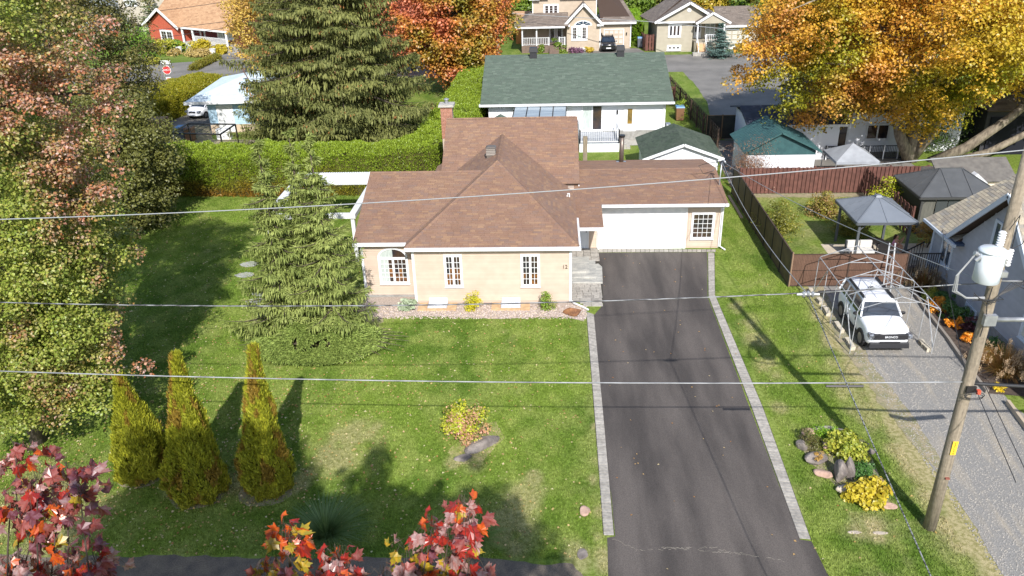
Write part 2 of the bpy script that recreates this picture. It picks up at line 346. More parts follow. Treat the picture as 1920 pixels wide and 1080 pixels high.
# street along the front, old streets behind
struct(sheet('street', [(-70, 8), (-70, 18.1), (-14, 18.15), (-2.3, 18.3), (.6, 18.1), (1.2, 17.2), (1.3, 8)], .004, mat('gravel_shoulder', srgb(124, 112, 98), srgb(98, 90, 82), scale=2, rough=1, bump=.6, bscale=40, fine=(24, .35)), .14))
struct(sheet('street', [(8.3, 8), (8.6, 15.2), (70, 15.2), (70, 8)], .004, ASPHG, .05))
struct(sheet('gravel_drive', [at(1548, 575).xy, at(1530, 545).xy, (12.9, 37), (19.2, 37.2), (19.2, 36), (17.9, 36.2), (17.55, 31.5), (17.75, 26.2), (19, 24), (20, 15.2), (12.9, 15.2), (13.05, 17.5), (13.25, 21), (13.2, 25), (13.35, 27.5), (13.3, 31), (13.2, 33.5)], .006, GRAV, .16, .3))
struct(sheet('dirt', [at(1548, 575).xy, (12.75, 36.6), (13.6, 37), (13.7, 33), (13.6, 29), (13.7, 25.6), (13.4, 22), (13.0, 24.6), (12.8, 27.5), (12.75, 31)], .01, GDIRT, .18, .25))
R_ = lambda l: [at(*p).xy for p in l]
struct(sheet('street', [(-90, 96), (-60, 90.5), (-33, 90.5), (6, 91), (14.6, 91.3), (90, 90.6), (90, 101.5), (8, 101.7), (-20, 101.8), (-36, 99), (-39.5, 118), (-42.5, 150), (-52, 150), (-46, 118), (-43.5, 104), (-60, 99.5), (-90, 106)], .004, ASPHG, .1, 1.))
struct(sheet('asphalt_lane', [at(1278, 133).xy, at(1305, 160).xy, at(1325, 190).xy, (14.1, 71), (14.0, 63.9), (26, 63.9), (26, 91)], .008, ASPHG, .12, 1.))
struct(sheet('asphalt_lane', [(12.2, 52), (12.6, 63.7), (14.9, 63.7), (26, 63), (26, 52)], .008, ASPHG, .05, 1.))
struct(sheet('asphalt_lane', [at(1072, 100).xy, at(1070, 92).xy, at(1195, 90).xy, at(1215, 101).xy], .008, ASPHG, .05, 1.))
struct(sheet('asphalt_lane', [(-34.6, 66), (-37.5, 72.5), (-33, 90.5), (-27, 90.5), (-30, 70), (-29, 64)], .008, ASPHG, .1, 1.))
struct(sheet('dirt', R_([(330, 235), (290, 262), (340, 285), (480, 285), (500, 262), (400, 262), (392, 235)]), .012, GDIRT, .1, .5))
struct(sheet('dirt', [(12.3, 50.2), (25, 50.2), (25, 51), (12.3, 51)], .006, GDIRT, .15, .3))
struct(sheet('patio', [(15.2, 37.4), (15.2, 42.4), (22, 42.4), (22, 37.4)], .012, mat('patio', srgb(206, 192, 170), srgb(184, 172, 152), scale=2, rough=.9, fine=(10, .12))))
struct(sheet('gravel_bed', [(-9.9, 36.0), (-9.6, 34.2), at(720, 596).xy, at(780, 592).xy, at(850, 594).xy, at(930, 598).xy, at(1000, 595).xy, at(1060, 594).xy, at(1095, 603).xy, at(1100, 580).xy, (.9, 35.5), (-6.6, 35.5), (-6.8, 36.1)], .008, PEA, .05, .3))
struct(sheet('dirt', R_([(470, 612), (520, 622), (600, 642), (660, 632), (715, 604), (720, 585), (560, 560), (480, 590)]), .006, GDIRT, .15, .4))
for (c, r) in ((at(262, 893), .7), (at(372, 925), .92), (at(500, 920), .85)):
    struct(sheet('dirt', [(c.x+r*math.cos(a)*1.05, c.y-.15+r*math.sin(a)*.75) for a in np.linspace(0, 6.1, 14)], .006, GDIRT, .12, .3))
struct(sheet('dirt', [(c.x, c.y) for c in (at(855, 870), at(840, 845), at(890, 800), at(930, 790), at(945, 820), at(900, 872))], .005, mat('dry_grass', srgb(180, 164, 120), srgb(120, 134, 60), scale=3, rough=1, fine=(20, .3)), .12, .3))
# grass blades, fallen leaves, pebbles
def on_lawn(x, y):
    ok = np.ones(len(x), bool)
    ok &= ~((x > 1.62) & (x < 8.45+(y-33)*0) & (y < 42.2) & (x < np.interp(y, [10, 19.3, 33.9, 42], [8.4, 8.0, 9.35, 9.5])))
    ok &= ~((y > 35.9) & (x > -9.5) & (x < 9.5) & (y < 50)) & ~((y > 34) & (x > -9.9) & (x < 1.7)) & ~((y > 33.55) & (x > -9.2) & (x < 1.7))
    ok &= ~((x > 12.95) & (y < 37.2)) & ~((y < 18.3) & (x < 1.4)) & ~((y > 37) & (x > 11.8)) & ~((y < 50) & (y > 15) & (x > 12.5) & (y < 37)) & ~((y < 15.3))
    return ok
n = 620000
y = 15.4+36.5*RNG.random(n)**1.15; x = RNG.uniform(-27, 13, n); P = np.stack([x, y, np.zeros(n)], 1)
k = vis(P, 20) & on_lawn(x, y); d = dryness(x, y); k &= RNG.random(n) > d*.55; P = P[k]; n = len(P)
c = lawn_col(P[:, 0], P[:, 1])*(.7+.75*RNG.random((n, 1))); h = .035+.035*RNG.random(n)
ang = RNG.random(n)*6.28; wd = .012+.012*RNG.random(n); V = np.empty((n, 3, 3), np.float32)
sx = np.cos(ang)*wd; sy = np.sin(ang)*wd; V[:, 0] = P-np.stack([sx, sy, 0*sx], 1); V[:, 1] = P+np.stack([sx, sy, 0*sx], 1)
V[:, 2] = P+np.stack([RNG.normal(size=n)*.025, RNG.normal(size=n)*.025, h], 1)
npmesh('grass', V.reshape(-1, 3), np.arange(n*3).reshape(-1, 3), mat('blade', (0, 0, 0), rough=.7, attr=True, spec=.25, transl=.25), np.repeat(c, 3, 0), kind='stuff', nside=3)
n = 5200; x = np.concatenate([RNG.uniform(-24, 1, 2500), RNG.normal(-14, 5, 2400), RNG.uniform(-5, 12.5, 300)]); y = np.concatenate([15.6+32*RNG.random(2500), RNG.normal(23, 5, 2400), RNG.uniform(18, 40, 300)])
P = np.stack([x, y, np.full(n, .03)], 1); k = vis(P, 10) & on_lawn(x, y) & (y > 15.5); P = P[k]; n = len(P)
leaves('fallen_leaves', P, RNG.normal(size=(n, 3))*[1, 1, .15], np.array([0, 0, 1.])+RNG.normal(size=(n, 3))*.25, .06+.06*RNG.random(n), .06+.03*RNG.random(n), pal([srgb(212, 190, 130), srgb(196, 160, 90), srgb(226, 214, 170), srgb(170, 110, 60)], RNG.random(n)), LEAF, None, 'stuff')
m_ = MB()
for i in range(2600):
    u, v = random.random(), random.random(); p = at(700+400*u, 572+26*v); s = random.uniform(.015, .035); m_.box(p.x-s, p.y-s, .006, p.x+s, p.y+s, .008+s, s*.4, s*.4)
n = 90; x = RNG.uniform(1.9, 8.0, n); y = RNG.uniform(14, 41, n); P = np.stack([x, y, np.full(n, .018)], 1)
leaves('stray_leaves', P, RNG.normal(size=(n, 3))*[1, 1, .1], np.array([0, 0, 1.])+RNG.normal(size=(n, 3))*.2, .05+.05*RNG.random(n), .05+.03*RNG.random(n), pal([srgb(214, 196, 150), srgb(190, 150, 90), srgb(150, 100, 60)], RNG.random(n)), LEAF, None, 'stuff')
GP_ = MB()
for i in range(15000):
    y_ = 15.5+21*random.random()**1.2; x_ = random.uniform(13.0, 17.7); s = random.uniform(.012, .032); GP_.add([(x_-s, y_-s*.8, .007), (x_+s*.7, y_-s, .007), (x_+s, y_+s*.9, .007), (x_-s*.6, y_+s, .007), (x_+s*.1, y_, .012+s*.7)], [(0, 1, 4), (1, 2, 4), (2, 3, 4), (3, 0, 4)])
GP_.build('loose_gravel', mat('loose_stone', (0, 0, 0), rough=.9, isl=[srgb(150, 147, 142), srgb(132, 129, 125), srgb(168, 161, 150), srgb(142, 138, 133)]), kind='stuff')
m_.build('pebbles', mat('pebble', (0, 0, 0), rough=.8, isl=[srgb(214, 200, 188), srgb(170, 150, 138), srgb(196, 184, 180), srgb(140, 122, 112), srgb(206, 188, 160)]), kind='stuff')
# paver edgings, each paver its own object
def paver_mesh(a, b, c, d, z0, z1, g=.013, m=PAV):
    pts = [Vector((*p, 0)) for p in (a, b, c, d)]; ce = sum(pts, Vector())/4; pts = [ce+(p-ce)*(1-g/max(.05, (p-ce).length)*1.6) for p in pts]
    mb = MB(); lo = [(p.x, p.y, z0) for p in pts]; md = [(p.x, p.y, z1-.006) for p in pts]; hi = [((p-ce)*.93+ce) for p in pts]; hi = [(p.x, p.y, z1) for p in hi]
    mb.add(lo+md+hi, [(0, 1, 5, 4), (1, 2, 6, 5), (2, 3, 7, 6), (3, 0, 4, 7), (4, 5, 9, 8), (5, 6, 10, 9), (6, 7, 11, 10), (7, 4, 8, 11), (8, 9, 10, 11)]); return mb
def strip(name, L, Rr, pitch, parent=None):
    base = sheet(name, list(L)+list(Rr)[::-1], .006, PAVD)
    for k in range(len(L)-1):
        a, b, c, d = [Vector(p) for p in (L[k], L[k+1], Rr[k+1], Rr[k])]; n = max(1, round(((b-a).length+(c-d).length)/2/pitch))
        for i in range(n):
            t0, t1 = i/n, (i+1)/n
            paver_mesh(a.lerp(b, t0), a.lerp(b, t1), d.lerp(c, t1), d.lerp(c, t0), .0, .024+random.uniform(-.003, .003)).build('paver', PAV, base)
    return base
strip('paver_edging', R_([(1131, 1004), (1116, 800), (1099, 585)]), R_([(1152, 1004), (1134, 800), (1114, 590)]), .15)
strip('paver_edging', R_([(1498, 1010), (1407, 760), (1328, 556), (1327, 474)]), R_([(1521, 1012), (1430, 762), (1341, 553), (1340, 474)]), .15)
strip('paver_edging', R_([(1122, 473.5), (1342, 472.5)]), R_([(1122, 466.5), (1342, 468)]), .26)
# entrance walk of pavers and slab steps
wk = sheet('entrance_walk', R_([(1070, 565), (1131, 569), (1129, 474), (1071, 474)]), .006, PAVD)
y0 = at(1100, 565).y; y1 = at(1100, 532).y; row = 0; yy = y0-.55
while yy < y1:
    h = .3; xx = 1.0-(row % 2)*.15; xr = at(1130, 560).x
    while xx < xr-.05:
        wd_ = random.choice((.3, .42, .55)); x2 = min(xr, xx+wd_)
        if not (yy < y0-.1 and xx < 1.25): paver_mesh((max(xx, 1.0), yy), (x2, yy), (x2, yy+h), (max(xx, 1.0), yy+h), 0, .03+random.uniform(-.003, .003), .006).build('paver', PAV, wk)
        xx = x2
    yy += h; row += 1
zt = at(1100, 476).y; yy = at(1100, 490).y
while yy < 42.0:
    xx = 1.0
    while xx < 2.6: x2 = min(2.65, xx+.4); paver_mesh((xx, yy), (x2, yy), (x2, yy+.3), (xx, yy+.3), 0, .05+random.uniform(-.003, .003), .006).build('paver', PAV, wk); xx = x2
    yy += .3
def slabs(pts_px, z, h, name, label):
    return MB().slab([at(a, b, z) for a, b in pts_px], (0, 0, -h)).build(name, SLAB, wk, bevel=.012, label=label)
slabs([(1072, 529), (1130, 529), (1129, 500), (1122, 494), (1072, 500)], .1, .1, 'step', 'lowest and widest stone step')
slabs([(1072, 519), (1118, 519), (1116, 487), (1072, 490)], .2, .1, 'step', 'middle stone step')
slabs([(1072, 509), (1105, 509), (1104, 481), (1072, 481)], .3, .12, 'step', 'top stone slab before the door')
# ---------------------------------------------------------------- building kit
WHITE = mat('white_paint', srgb(232, 232, 232), srgb(218, 220, 222), scale=3, rough=.5)
WHITED = mat('white_vinyl', srgb(226, 228, 232), rough=.55)
BEIGE = mat('beige_siding', srgb(196, 178, 160), srgb(189, 170, 152), scale=2.2, rough=.6, objrand=.05)
TAN = mat('tan_siding', srgb(186, 170, 150), srgb(178, 162, 142), scale=2, rough=.7)
GREIGE = mat('greige_siding', srgb(174, 166, 148), srgb(166, 158, 140), scale=2, rough=.7)
GREY = mat('grey_siding', srgb(168, 170, 176), srgb(158, 160, 166), scale=2, rough=.7, objrand=.05)
BLUE = mat('blue_siding', srgb(176, 204, 222), srgb(162, 192, 212), scale=2, rough=.7)
FOUND = mat('foundation', srgb(158, 156, 152), srgb(136, 134, 130), scale=5, rough=.95, bump=.4)
GLASSW = mat('wood_behind_glass', srgb(140, 96, 58), srgb(70, 48, 34), scale=5, rough=.1, spec=.7)
GLASS = mat('window_glass', srgb(44, 44, 50), srgb(74, 58, 46), scale=1.6, rough=.08, spec=.8)
GLASSB = mat('window_glass_blue', srgb(40, 52, 66), srgb(78, 96, 112), scale=1.2, rough=.06, spec=.9)
CURT = mat('curtained_glass', srgb(196, 204, 198), srgb(168, 178, 174), scale=6, rough=.25, stretch=(4, 4, .4))
DARKM = mat('dark_metal', srgb(52, 50, 50), rough=.45, metal=.3)
GALV = mat('galvanised', srgb(186, 188, 190), srgb(160, 162, 166), scale=5, rough=.38, metal=.55)
SHB = mat('brown_shingle', (0, 0, 0), (.9, .88, .88), scale=1.2, rough=.95, isl=[srgb(136, 108, 90), srgb(142, 111, 91), srgb(136, 108, 93), srgb(146, 115, 95), srgb(132, 108, 96), srgb(155, 124, 98), srgb(140, 110, 92)], fine=(50, .2))
SHBO = mat('brown_shingle_single', (0, 0, 0), (.9, .88, .88), scale=1.2, rough=.95, isl=[srgb(136, 108, 90), srgb(142, 111, 91), srgb(136, 108, 93), srgb(146, 115, 95), srgb(132, 108, 96), srgb(155, 124, 98), srgb(140, 110, 92)], fine=(50, .2), islobj=True)
SHG = mat('green_shingle', (0, 0, 0), rough=.95, isl=[srgb(88, 102, 90), srgb(96, 110, 97), srgb(84, 96, 86), srgb(106, 119, 106)], fine=(40, .2))
SHT = mat('tan_shingle', (0, 0, 0), rough=.95, isl=[srgb(178, 140, 106), srgb(192, 154, 118), srgb(166, 128, 96)], fine=(40, .2))
SHY = mat('grey_shingle', (0, 0, 0), rough=.95, isl=[srgb(118, 106, 96), srgb(130, 118, 108), srgb(106, 96, 88), srgb(142, 130, 118)], fine=(40, .2))
SHL = mat('weathered_shingle', (0, 0, 0), rough=.95, isl=[srgb(172, 160, 140), srgb(150, 140, 126), srgb(186, 174, 150), srgb(138, 132, 122), srgb(160, 154, 144)], fine=(40, .2))
DECK = mat('roof_felt', srgb(70, 56, 48), rough=1)
def plane_fr(poly):
    p = [Vector(q) for q in poly]; n = (p[1]-p[0]).cross(p[2]-p[0]).normalized()
    if n.z < 0: n = -n
    u = Vector((-n.y, n.x, 0)); u = (u.normalized() if u.length > .01 else Vector((1, 0, 0))); v = n.cross(u)
    if v.z < 0: u, v = -u, -v
    if (u.cross(v)).dot(n) < 0: u = -u
    return p[0], u, v, n
def roof(parent, poly, m, course=.14, tab=(.2, .5), th=.1, shingle=True, objs=0, deck=None, name='roof', fill=None):
    """sloping slab covered in real shingles, clipped to the polygon"""
    o, u, v, n = plane_fr(poly); P = [Vector(q) for q in poly]
    dk = MB().slab([p-n*.0 for p in P], -n*th).build(name, deck or DECK, parent)
    if not shingle: return dk
    uv = [((p-o).dot(u), (p-o).dot(v)) for p in P]; v0 = min(q[1] for q in uv); v1 = max(q[1] for q in uv)
    def span(y):
        xs_ = []
        for i in range(len(uv)):
            a, b = uv[i], uv[(i+1) % len(uv)]
            if (a[1]-y)*(b[1]-y) <= 0 and abs(a[1]-b[1]) > 1e-6: xs_.append(a[0]+(b[0]-a[0])*(y-a[1])/(b[1]-a[1]))
        return (min(xs_), max(xs_)) if len(xs_) > 1 else None
    mb = MB(); y = v0; r = 0; cnt = 0
    while y < v1-.02:
        y2 = min(y+course, v1); s0, s1 = span(y+1e-4), span(y2-1e-4)
        if s0 and s1:
            x = min(s0[0], s1[0])-random.random()*tab[1]
            while x < max(s0[1], s1[1]):
                x2 = x+random.uniform(*tab); c = lambda q, s: min(max(q, s[0]), s[1])
                a, b, cc, d = c(x+.006, s0), c(x2, s0), c(x2, s1), c(x+.006, s1)
                if b-a > .01 or cc-d > .01:
                    lf = .012+random.random()*.006; pt = lambda q, w_, h: o+u*q+v*w_+n*h
                    vs = [pt(a, y, lf), pt(b, y, lf), pt(cc, y2, .003), pt(d, y2, .003), pt(a, y, 0), pt(b, y, 0)]; fs = [(0, 1, 2, 3), (4, 5, 1, 0)]
                    if cnt < objs: MB().add(vs, fs).build('shingle', SHBO, parent)
                    else: mb.add(vs, fs)
                    cnt += 1
                x = x2
        y = y2
    q = mb.build('shingles', m, parent); q['kind'] = 'stuff'; return dk
def siding(parent, a, b, z0, z1, m, course=.12, objs=False, nrm=None, name='siding', top=None):
    """clapboards on the wall from a to b (xy); top(t) gives height for gables"""
    a, b = Vector((*a, 0)), Vector((*b, 0)); t = (b-a).normalized(); n = Vector((t.y, -t.x, 0)) if nrm is None else Vector(nrm)
    L = (b-a).length; mb = MB(); z = z0; k = 0
    while z < z1-.01:
        z2 = min(z+course, z1); x0, x1 = 0, L
        if top:
            xs_ = [i*L/60 for i in range(61) if top(i/60) > z+.02]
            if not xs_: break
            x0, x1 = min(xs_), max(xs_)
        p, q = a+t*x0, a+t*x1
        vs = [p+n*.024+Vector((0, 0, z)), q+n*.024+Vector((0, 0, z)), q+n*.003+Vector((0, 0, z2)), p+n*.003+Vector((0, 0, z2)), p+Vector((0, 0, z)), q+Vector((0, 0, z))]; fs = [(0, 1, 2, 3), (4, 5, 1, 0)]
        if objs: MB().add(vs, fs).build('siding_board', m, parent)
        else: mb.add(vs, fs)
        z = z2; k += 1
    if not objs: mb.build(name, m, parent)['kind'] = 'stuff'
def wall(parent, pts, th, m, name='wall'):  # vertical polygon extruded inward
    p = [Vector(q) for q in pts]; return MB().slab(p, th).build(name, m, parent)
def rframe(mb, fr, x0, z0, x1, z1, w, d0, d1):
    o, t, n = fr; V_ = lambda x, z, d: o+t*x+n*d+Vector((0, 0, z))
    for (a, b, c, e) in ((x0, z0, x1, z0+w), (x0, z1-w, x1, z1), (x0, z0+w, x0+w, z1-w), (x1-w, z0+w, x1, z1-w)):
        mb.slab([V_(a, b, d0), V_(c, b, d0), V_(c, e, d0), V_(a, e, d0)], n*(d1-d0))
def fbox(mb, fr, x0, z0, x1, z1, d0, d1):
    o, t, n = fr; V_ = lambda x, z, d: o+t*x+n*d+Vector((0, 0, z)); mb.slab([V_(x0, z0, d0), V_(x1, z0, d0), V_(x1, z1, d0), V_(x0, z1, d0)], n*(d1-d0)); return mb
def frame_at(a, t, n): return (Vector((*a, 0)), Vector((*t, 0)).normalized(), Vector((*n, 0)).normalized())
FY = lambda y: frame_at((0, y), (1, 0), (0, -1))
def window(parent, fr, x0, z0, x1, z1, sashes=1, nx=2, nz=4, fw=.07, glass=GLASS, trim=WHITE, curt=(), each=True, sill=True, label=None, brown=0.):
    mb = MB(); rframe(mb, fr, x0-fw, z0-fw, x1+fw, z1+fw, fw, 0, .075)
    if sill: fbox(mb, fr, x0-fw-.02, z0-fw-.03, x1+fw+.02, z0-fw, 0, .11)
    sw = (x1-x0)/sashes
    for i in range(sashes): rframe(mb, fr, x0+i*sw, z0, x0+(i+1)*sw, z1, fw*.8, 0, .055)
    w_ = mb.build('window', trim, parent, label=label); gr = MB(); gi = fw*.8
    for i in range(sashes):
        gx0, gx1 = x0+i*sw+gi, x0+(i+1)*sw-gi; gz0, gz1 = z0+gi, z1-gi; px_, pz_ = (gx1-gx0)/nx, (gz1-gz0)/nz
        if each:
            for a in range(nx):
                for c in range(nz):
                    g = CURT if (i*nx+a) in curt else (GLASSW if (brown and (c < nz*brown) and random.random() < .8) else glass)
                    fbox(MB(), fr, gx0+a*px_, gz0+c*pz_, gx0+(a+1)*px_, gz0+(c+1)*pz_, .0, .028+random.uniform(0, .003)).build('pane', g, w_)
        else: fbox(MB(), fr, gx0, gz0, gx1, gz1, 0, .03).build('pane', CURT if i in curt else glass, w_)
        for a in range(1, nx): fbox(gr, fr, gx0+a*px_-.012, gz0, gx0+a*px_+.012, gz1, .032, .046)
        for c in range(1, nz): fbox(gr, fr, gx0, gz0+c*pz_-.012, gx1, gz0+c*pz_+.012, .0325, .045)
    if gr.v: gr.build('muntins', trim, w_)
    return w_
def door(parent, fr, x0, z0, x1, z1, glass=None, m=WHITE, fw=.06, label=None, gm=GLASS):
    mb = MB(); rframe(mb, fr, x0-fw, z0-.001, x1+fw, z1+fw, fw, 0, .07); fbox(mb, fr, x0, z0+.02, x1, z1, 0, .04); d = mb.build('door', m, parent, label=label)
    if glass: fbox(MB(), fr, x0+(x1-x0)*glass[0], z0+(z1-z0)*glass[1], x0+(x1-x0)*glass[2], z0+(z1-z0)*glass[3], .041, .05).build('pane', gm, d)
    h = fr[0]+fr[1]*(x1-.08)+fr[2]*.07+Vector((0, 0, z0+1)); MB().ball(h, .03).build('handle', DARKM, d); return d
def garage_door(parent, fr, x0, x1, z1, rows=4, cols=8, z0=.02):
    mb = MB(); rframe(mb, fr, x0-.09, z0-.02, x1+.09, z1+.1, .09, 0, .07); g = mb.build('garage_door', WHITE, parent); h = (z1-z0)/rows; c = (x1-x0)/cols
    for r in range(rows):
        q = MB(); fbox(q, fr, x0, z0+r*h+.008, x1, z0+(r+1)*h-.004, -.02, .004)
        for k in range(cols): fbox(q, fr, x0+k*c+.09, z0+r*h+.1, x0+(k+1)*c-.09, z0+(r+1)*h-.1, .004, .012)
        q.build('panel', WHITE, g)
    return g
def gutter(parent, a, b, m=WHITE, name='gutter', w=.12, h=.12):
    return MB().bar(a, b, w, h).build(name, m, parent)
# ---------------------------------------------------------------- the main beige bungalow
H = thing('brown_roofed_bungalow', 'beige clapboard bungalow with brown hip roof and attached garage beside the asphalt drive', 'house', (-2.5, 40, 0))
mb = MB(); mb.box(-6.68, 35.4, .0, .93, 47, 2.98); mb.box(-9.34, 36.12, 0, -6.6, 46.2, 2.98); mb.box(-6.1, 43, 0, 1.3, 52.4, 3.3); mb.box(1.2, 42.02, 0, 9.4, 49.2, 2.75); mb.box(.92, 42.0, 0, 2.0, 44, 2.75)
mb.build('wall', mat('beige_wall', srgb(190, 171, 154), rough=.7), H)
siding(H, (-6.66, 35.4), (.9, 35.4), .12, 2.96, BEIGE, .114, True)
siding(H, (-9.3, 36.12), (-6.7, 36.12), .12, 2.96, BEIGE, .114, True)
siding(H, (7.65, 42.02), (9.3, 42.02), .1, 2.72, BEIGE, .114, True)
siding(H, (2.2, 42.02), (2.62, 42.02), .1, 2.72, BEIGE, .114, True)
MB().box(-9.36, 36.05, 0, -6.7, 36.11, .12).build('foundation', FOUND, H)
for x, y, h in ((-6.72, 35.36, 2.96), (.93, 35.36, 2.96), (-9.38, 36.08, 2.96), (9.42, 41.98, 2.7), (2.62, 41.98, 2.4)): MB().box(x-.06, y-.02, .08, x+.06, y+.08, h).build('corner_trim', WHITE, H)
MB().tube([(9.46, 41.9, 2.7), (9.46, 41.9, .15), (9.71, 41.6, .06)], .045, 8).build('downspout', WHITE, H)
mb = MB(); mb.tube([(1.0, 35.3, .1), (1.12, 35.1, .09), (1.45, 34.8, .08), (1.78, 34.45, .07)], .05, 8); mb.build('downspout', WHITE, H)
f1 = FY(35.4); f2 = FY(36.12); f3 = FY(42.02)
window(H, f1, -5.16, .95, -4.4, 2.56, 2, 2, 5, brown=.45, label='casement window with wooden furniture showing behind')
window(H, f1, -1.42, .95, -.62, 2.56, 2, 2, 5, brown=.25)
w_ = window(H, f2, -8.55, .8, -7.18, 2.12, 2, 3, 5, curt=(0, 1), brown=.6, label='wide window with a white curtain and an arched top')
mb = MB(); N_ = 14; cx, hw, zb, hh = -7.865, .755, 2.2, .5
arc = lambda s, d: [Vector((cx+hw*s*math.cos(math.pi*i/N_), 36.12-d, zb+hh*s*math.sin(math.pi*i/N_))) for i in range(N_+1)]
A, B = arc(1, .075), arc(.86, .075); A0, B0 = arc(1, 0), arc(.86, 0)
for i in range(N_): mb.add([A[i], A[i+1], B[i+1], B[i], A0[i], A0[i+1], B0[i+1], B0[i]], [(3, 2, 1, 0), (0, 1, 5, 4), (2, 3, 7, 6)])
mb.build('arch_frame', WHITE, w_)
B2 = arc(.86, .035); MB().add(B2[:8]+[Vector((cx, 36.085, zb))], [tuple(range(9))[::-1]]).build('pane', GLASS, w_); MB().add(B2[7:]+[Vector((cx, 36.085, zb))], [tuple(range(9))[::-1]]).build('pane', CURT, w_)
w_ = window(H, f3, 7.86, .62, 9.0, 2.08, 1, 4, 5, label='square garage window of twenty lites')
garage_door(H, f3, 2.76, 7.46, 2.5)
door(H, f3, 1.2, .06, 2.06, 2.35, (.2, .55, .8, .9), mat('pale_blue_door', srgb(206, 214, 222), rough=.4), label='white front door with glass lite in the recess')
MB().box(2.62, 41.86, 0, 2.7, 42.0, 2.4).build('post', WHITE, H)
# roofs (real pitches; the wings intersect and make the valleys)
E0, S, S2 = 3.1, .357, .548
ex0, ex1, ey = -7.05, 1.32, 35.12; mx = (ex0+ex1)/2; ay = 41.6; az = E0+S2*(ex1-ex0)/2
ap = (mx, ay, az); rb = (mx, 48.0, az)
roof(H, [(ex0, ey, E0), (ex1, ey, E0), ap], SHB, objs=300)
roof(H, [(ex1, ey, E0), (ex1, 48, E0), rb, ap], SHB, course=.14)
roof(H, [(ex0, 48, E0), (ex0, ey, E0), ap, rb], SHB)
# left wing gable
ly, lx0, lx1 = 35.86, -9.72, -3.5; lz = E0-.03; lr = 41.15; lzr = lz+.36*(lr-ly)
roof(H, [(lx0, ly, lz), (lx1, ly, lz), (lx1, lr, lzr), (lx0, lr, lzr)], SHB)
roof(H, [(lx1, 46.3, lz), (lx0, 46.3, lz), (lx0, lr, lzr), (lx1, lr, lzr)], SHB, shingle=False)
wall(H, [(-9.34, 36.1, 2.9), (-9.34, 46.1, 2.9), (-9.34, lr, lzr-.15)], (.1, 0, 0), mat('beige_wall', (0, 0, 0)), 'gable_wall')
# rear wing gable
ry, rr_, rx0, rx1 = 43.3, 48.05, -6.3, 1.62; RZ = 6.08; RE = 3.45
roof(H, [(rx0, ry, RE), (rx1, ry, RE), (rx1, rr_, RZ), (rx0, rr_, RZ)], SHB)
roof(H, [(rx1, 52.8, RE), (rx0, 52.8, RE), (rx0, rr_, RZ), (rx1, rr_, RZ)], SHB, shingle=False)
for x in (-6.1, 1.2): wall(H, [(x, 43.6, 2.9), (x, 52.4, 2.9), (x, rr_, RZ-.15)], (.1, 0, 0), mat('beige_wall', (0, 0, 0)), 'gable_wall')
# garage roof
gz, gr_, gzr = 2.92, 45.3, 3.63; sg = (gzr-gz)/(gr_-41.3)
roof(H, [(2.72, 41.3, gz), (9.57, 41.3, gz), (9.57, gr_, gzr), (2.72, gr_, gzr)], SHB)
px0 = gz-sg*(41.3-39.0)
roof(H, [(1.2, 39.0, px0), (2.74, 39.0, px0), (2.74, gr_, gzr), (1.2, gr_, gzr)], SHB)
roof(H, [(9.57, 49.5, 2.86), (1.2, 49.5, 2.86), (1.2, gr_, gzr), (9.57, gr_, gzr)], SHB)
mb = MB()
mb.box(ex0, ey-.1, E0-.16, ex1+.1, ey+.0, E0+.0); mb.box(ex1, ey, E0-.16, ex1+.1, 38.9, E0)
mb.box(lx0, ly-.1, lz-.16, -7.0, ly, lz); mb.box(1.42, 38.9, px0-.15, 2.76, 39.0, px0); mb.box(2.76, 41.2, gz-.15, 9.6, 41.3, gz-.005)
mb.build('gutter', WHITE, H)
mb = MB()
mb.box(ex0+.02, ey+.02, E0-.15, ex1-.02, 35.42, E0-.11); mb.box(.9, 35.4, E0-.15, ex1-.02, 42, E0-.11); mb.box(lx0+.02, ly+.02, lz-.15, -6.9, 36.14, lz-.11); mb.box(2.76, 41.32, 2.68, 9.5, 42.04, 2.72); mb.box(1.42, 39.02, 2.34, 2.74, 42, 2.38)
mb.build('soffit', mat('soffit', srgb(206, 204, 200), rough=.7), H)
mb = MB()
for s in (0, 1): mb.bar((lx0+.02, ly if s == 0 else 46.3, lz-.18), (lx0+.02, lr, lzr-.18), .05, .14)
mb.bar((9.53, 41.3, gz-.17), (9.53, gr_, gzr-.17), .05, .14); mb.bar((9.53, 49.5, 2.69), (9.53, gr_, gzr-.17), .05, .14)
mb.bar((rx0+.04, ry, RE-.18), (rx0+.04, rr_, RZ-.18), .05, .12); mb.bar((rx1-.04, ry, RE-.18), (rx1-.04, rr_, RZ-.18), .05, .12)
mb.build('rake_board', WHITE, H)
# ridge and hip caps
mb = MB()
def caps(a, b, w=.13, step=.13, up=.012):
    a, b = Vector(a), Vector(b); n = int((b-a).length/step); t = (b-a).normalized(); s = t.cross(Vector((0, 0, 1))).normalized(); dn = abs(t.z)
    for i in range(n):
        p, q = a+t*i*step, a+t*(i+1.15)*step; dd = Vector((0, 0, -.04)); mb.add([p+s*w+dd+Vector((0, 0, up)), p+Vector((0, 0, up+.012)), p-s*w+dd+Vector((0, 0, up)), q+s*w+dd+Vector((0, 0, up-.01)), q+Vector((0, 0, up+.008)), q-s*w+dd+Vector((0, 0, up-.01))], [(0, 3, 4, 1), (1, 4, 5, 2)])
caps((ex0+.05, ey+.05, E0+.04), ap); caps((ex1-.05, ey+.05, E0+.04), ap); caps(ap, (mx, 46.9, az)); caps((lx0, lr, lzr), (-3.7, lr, lzr)); caps((rx0, rr_, RZ), (rx1, rr_, RZ)); caps((1.7, gr_, gzr), (9.57, gr_, gzr))
mb.build('ridge_caps', SHB, H)['kind'] = 'stuff'
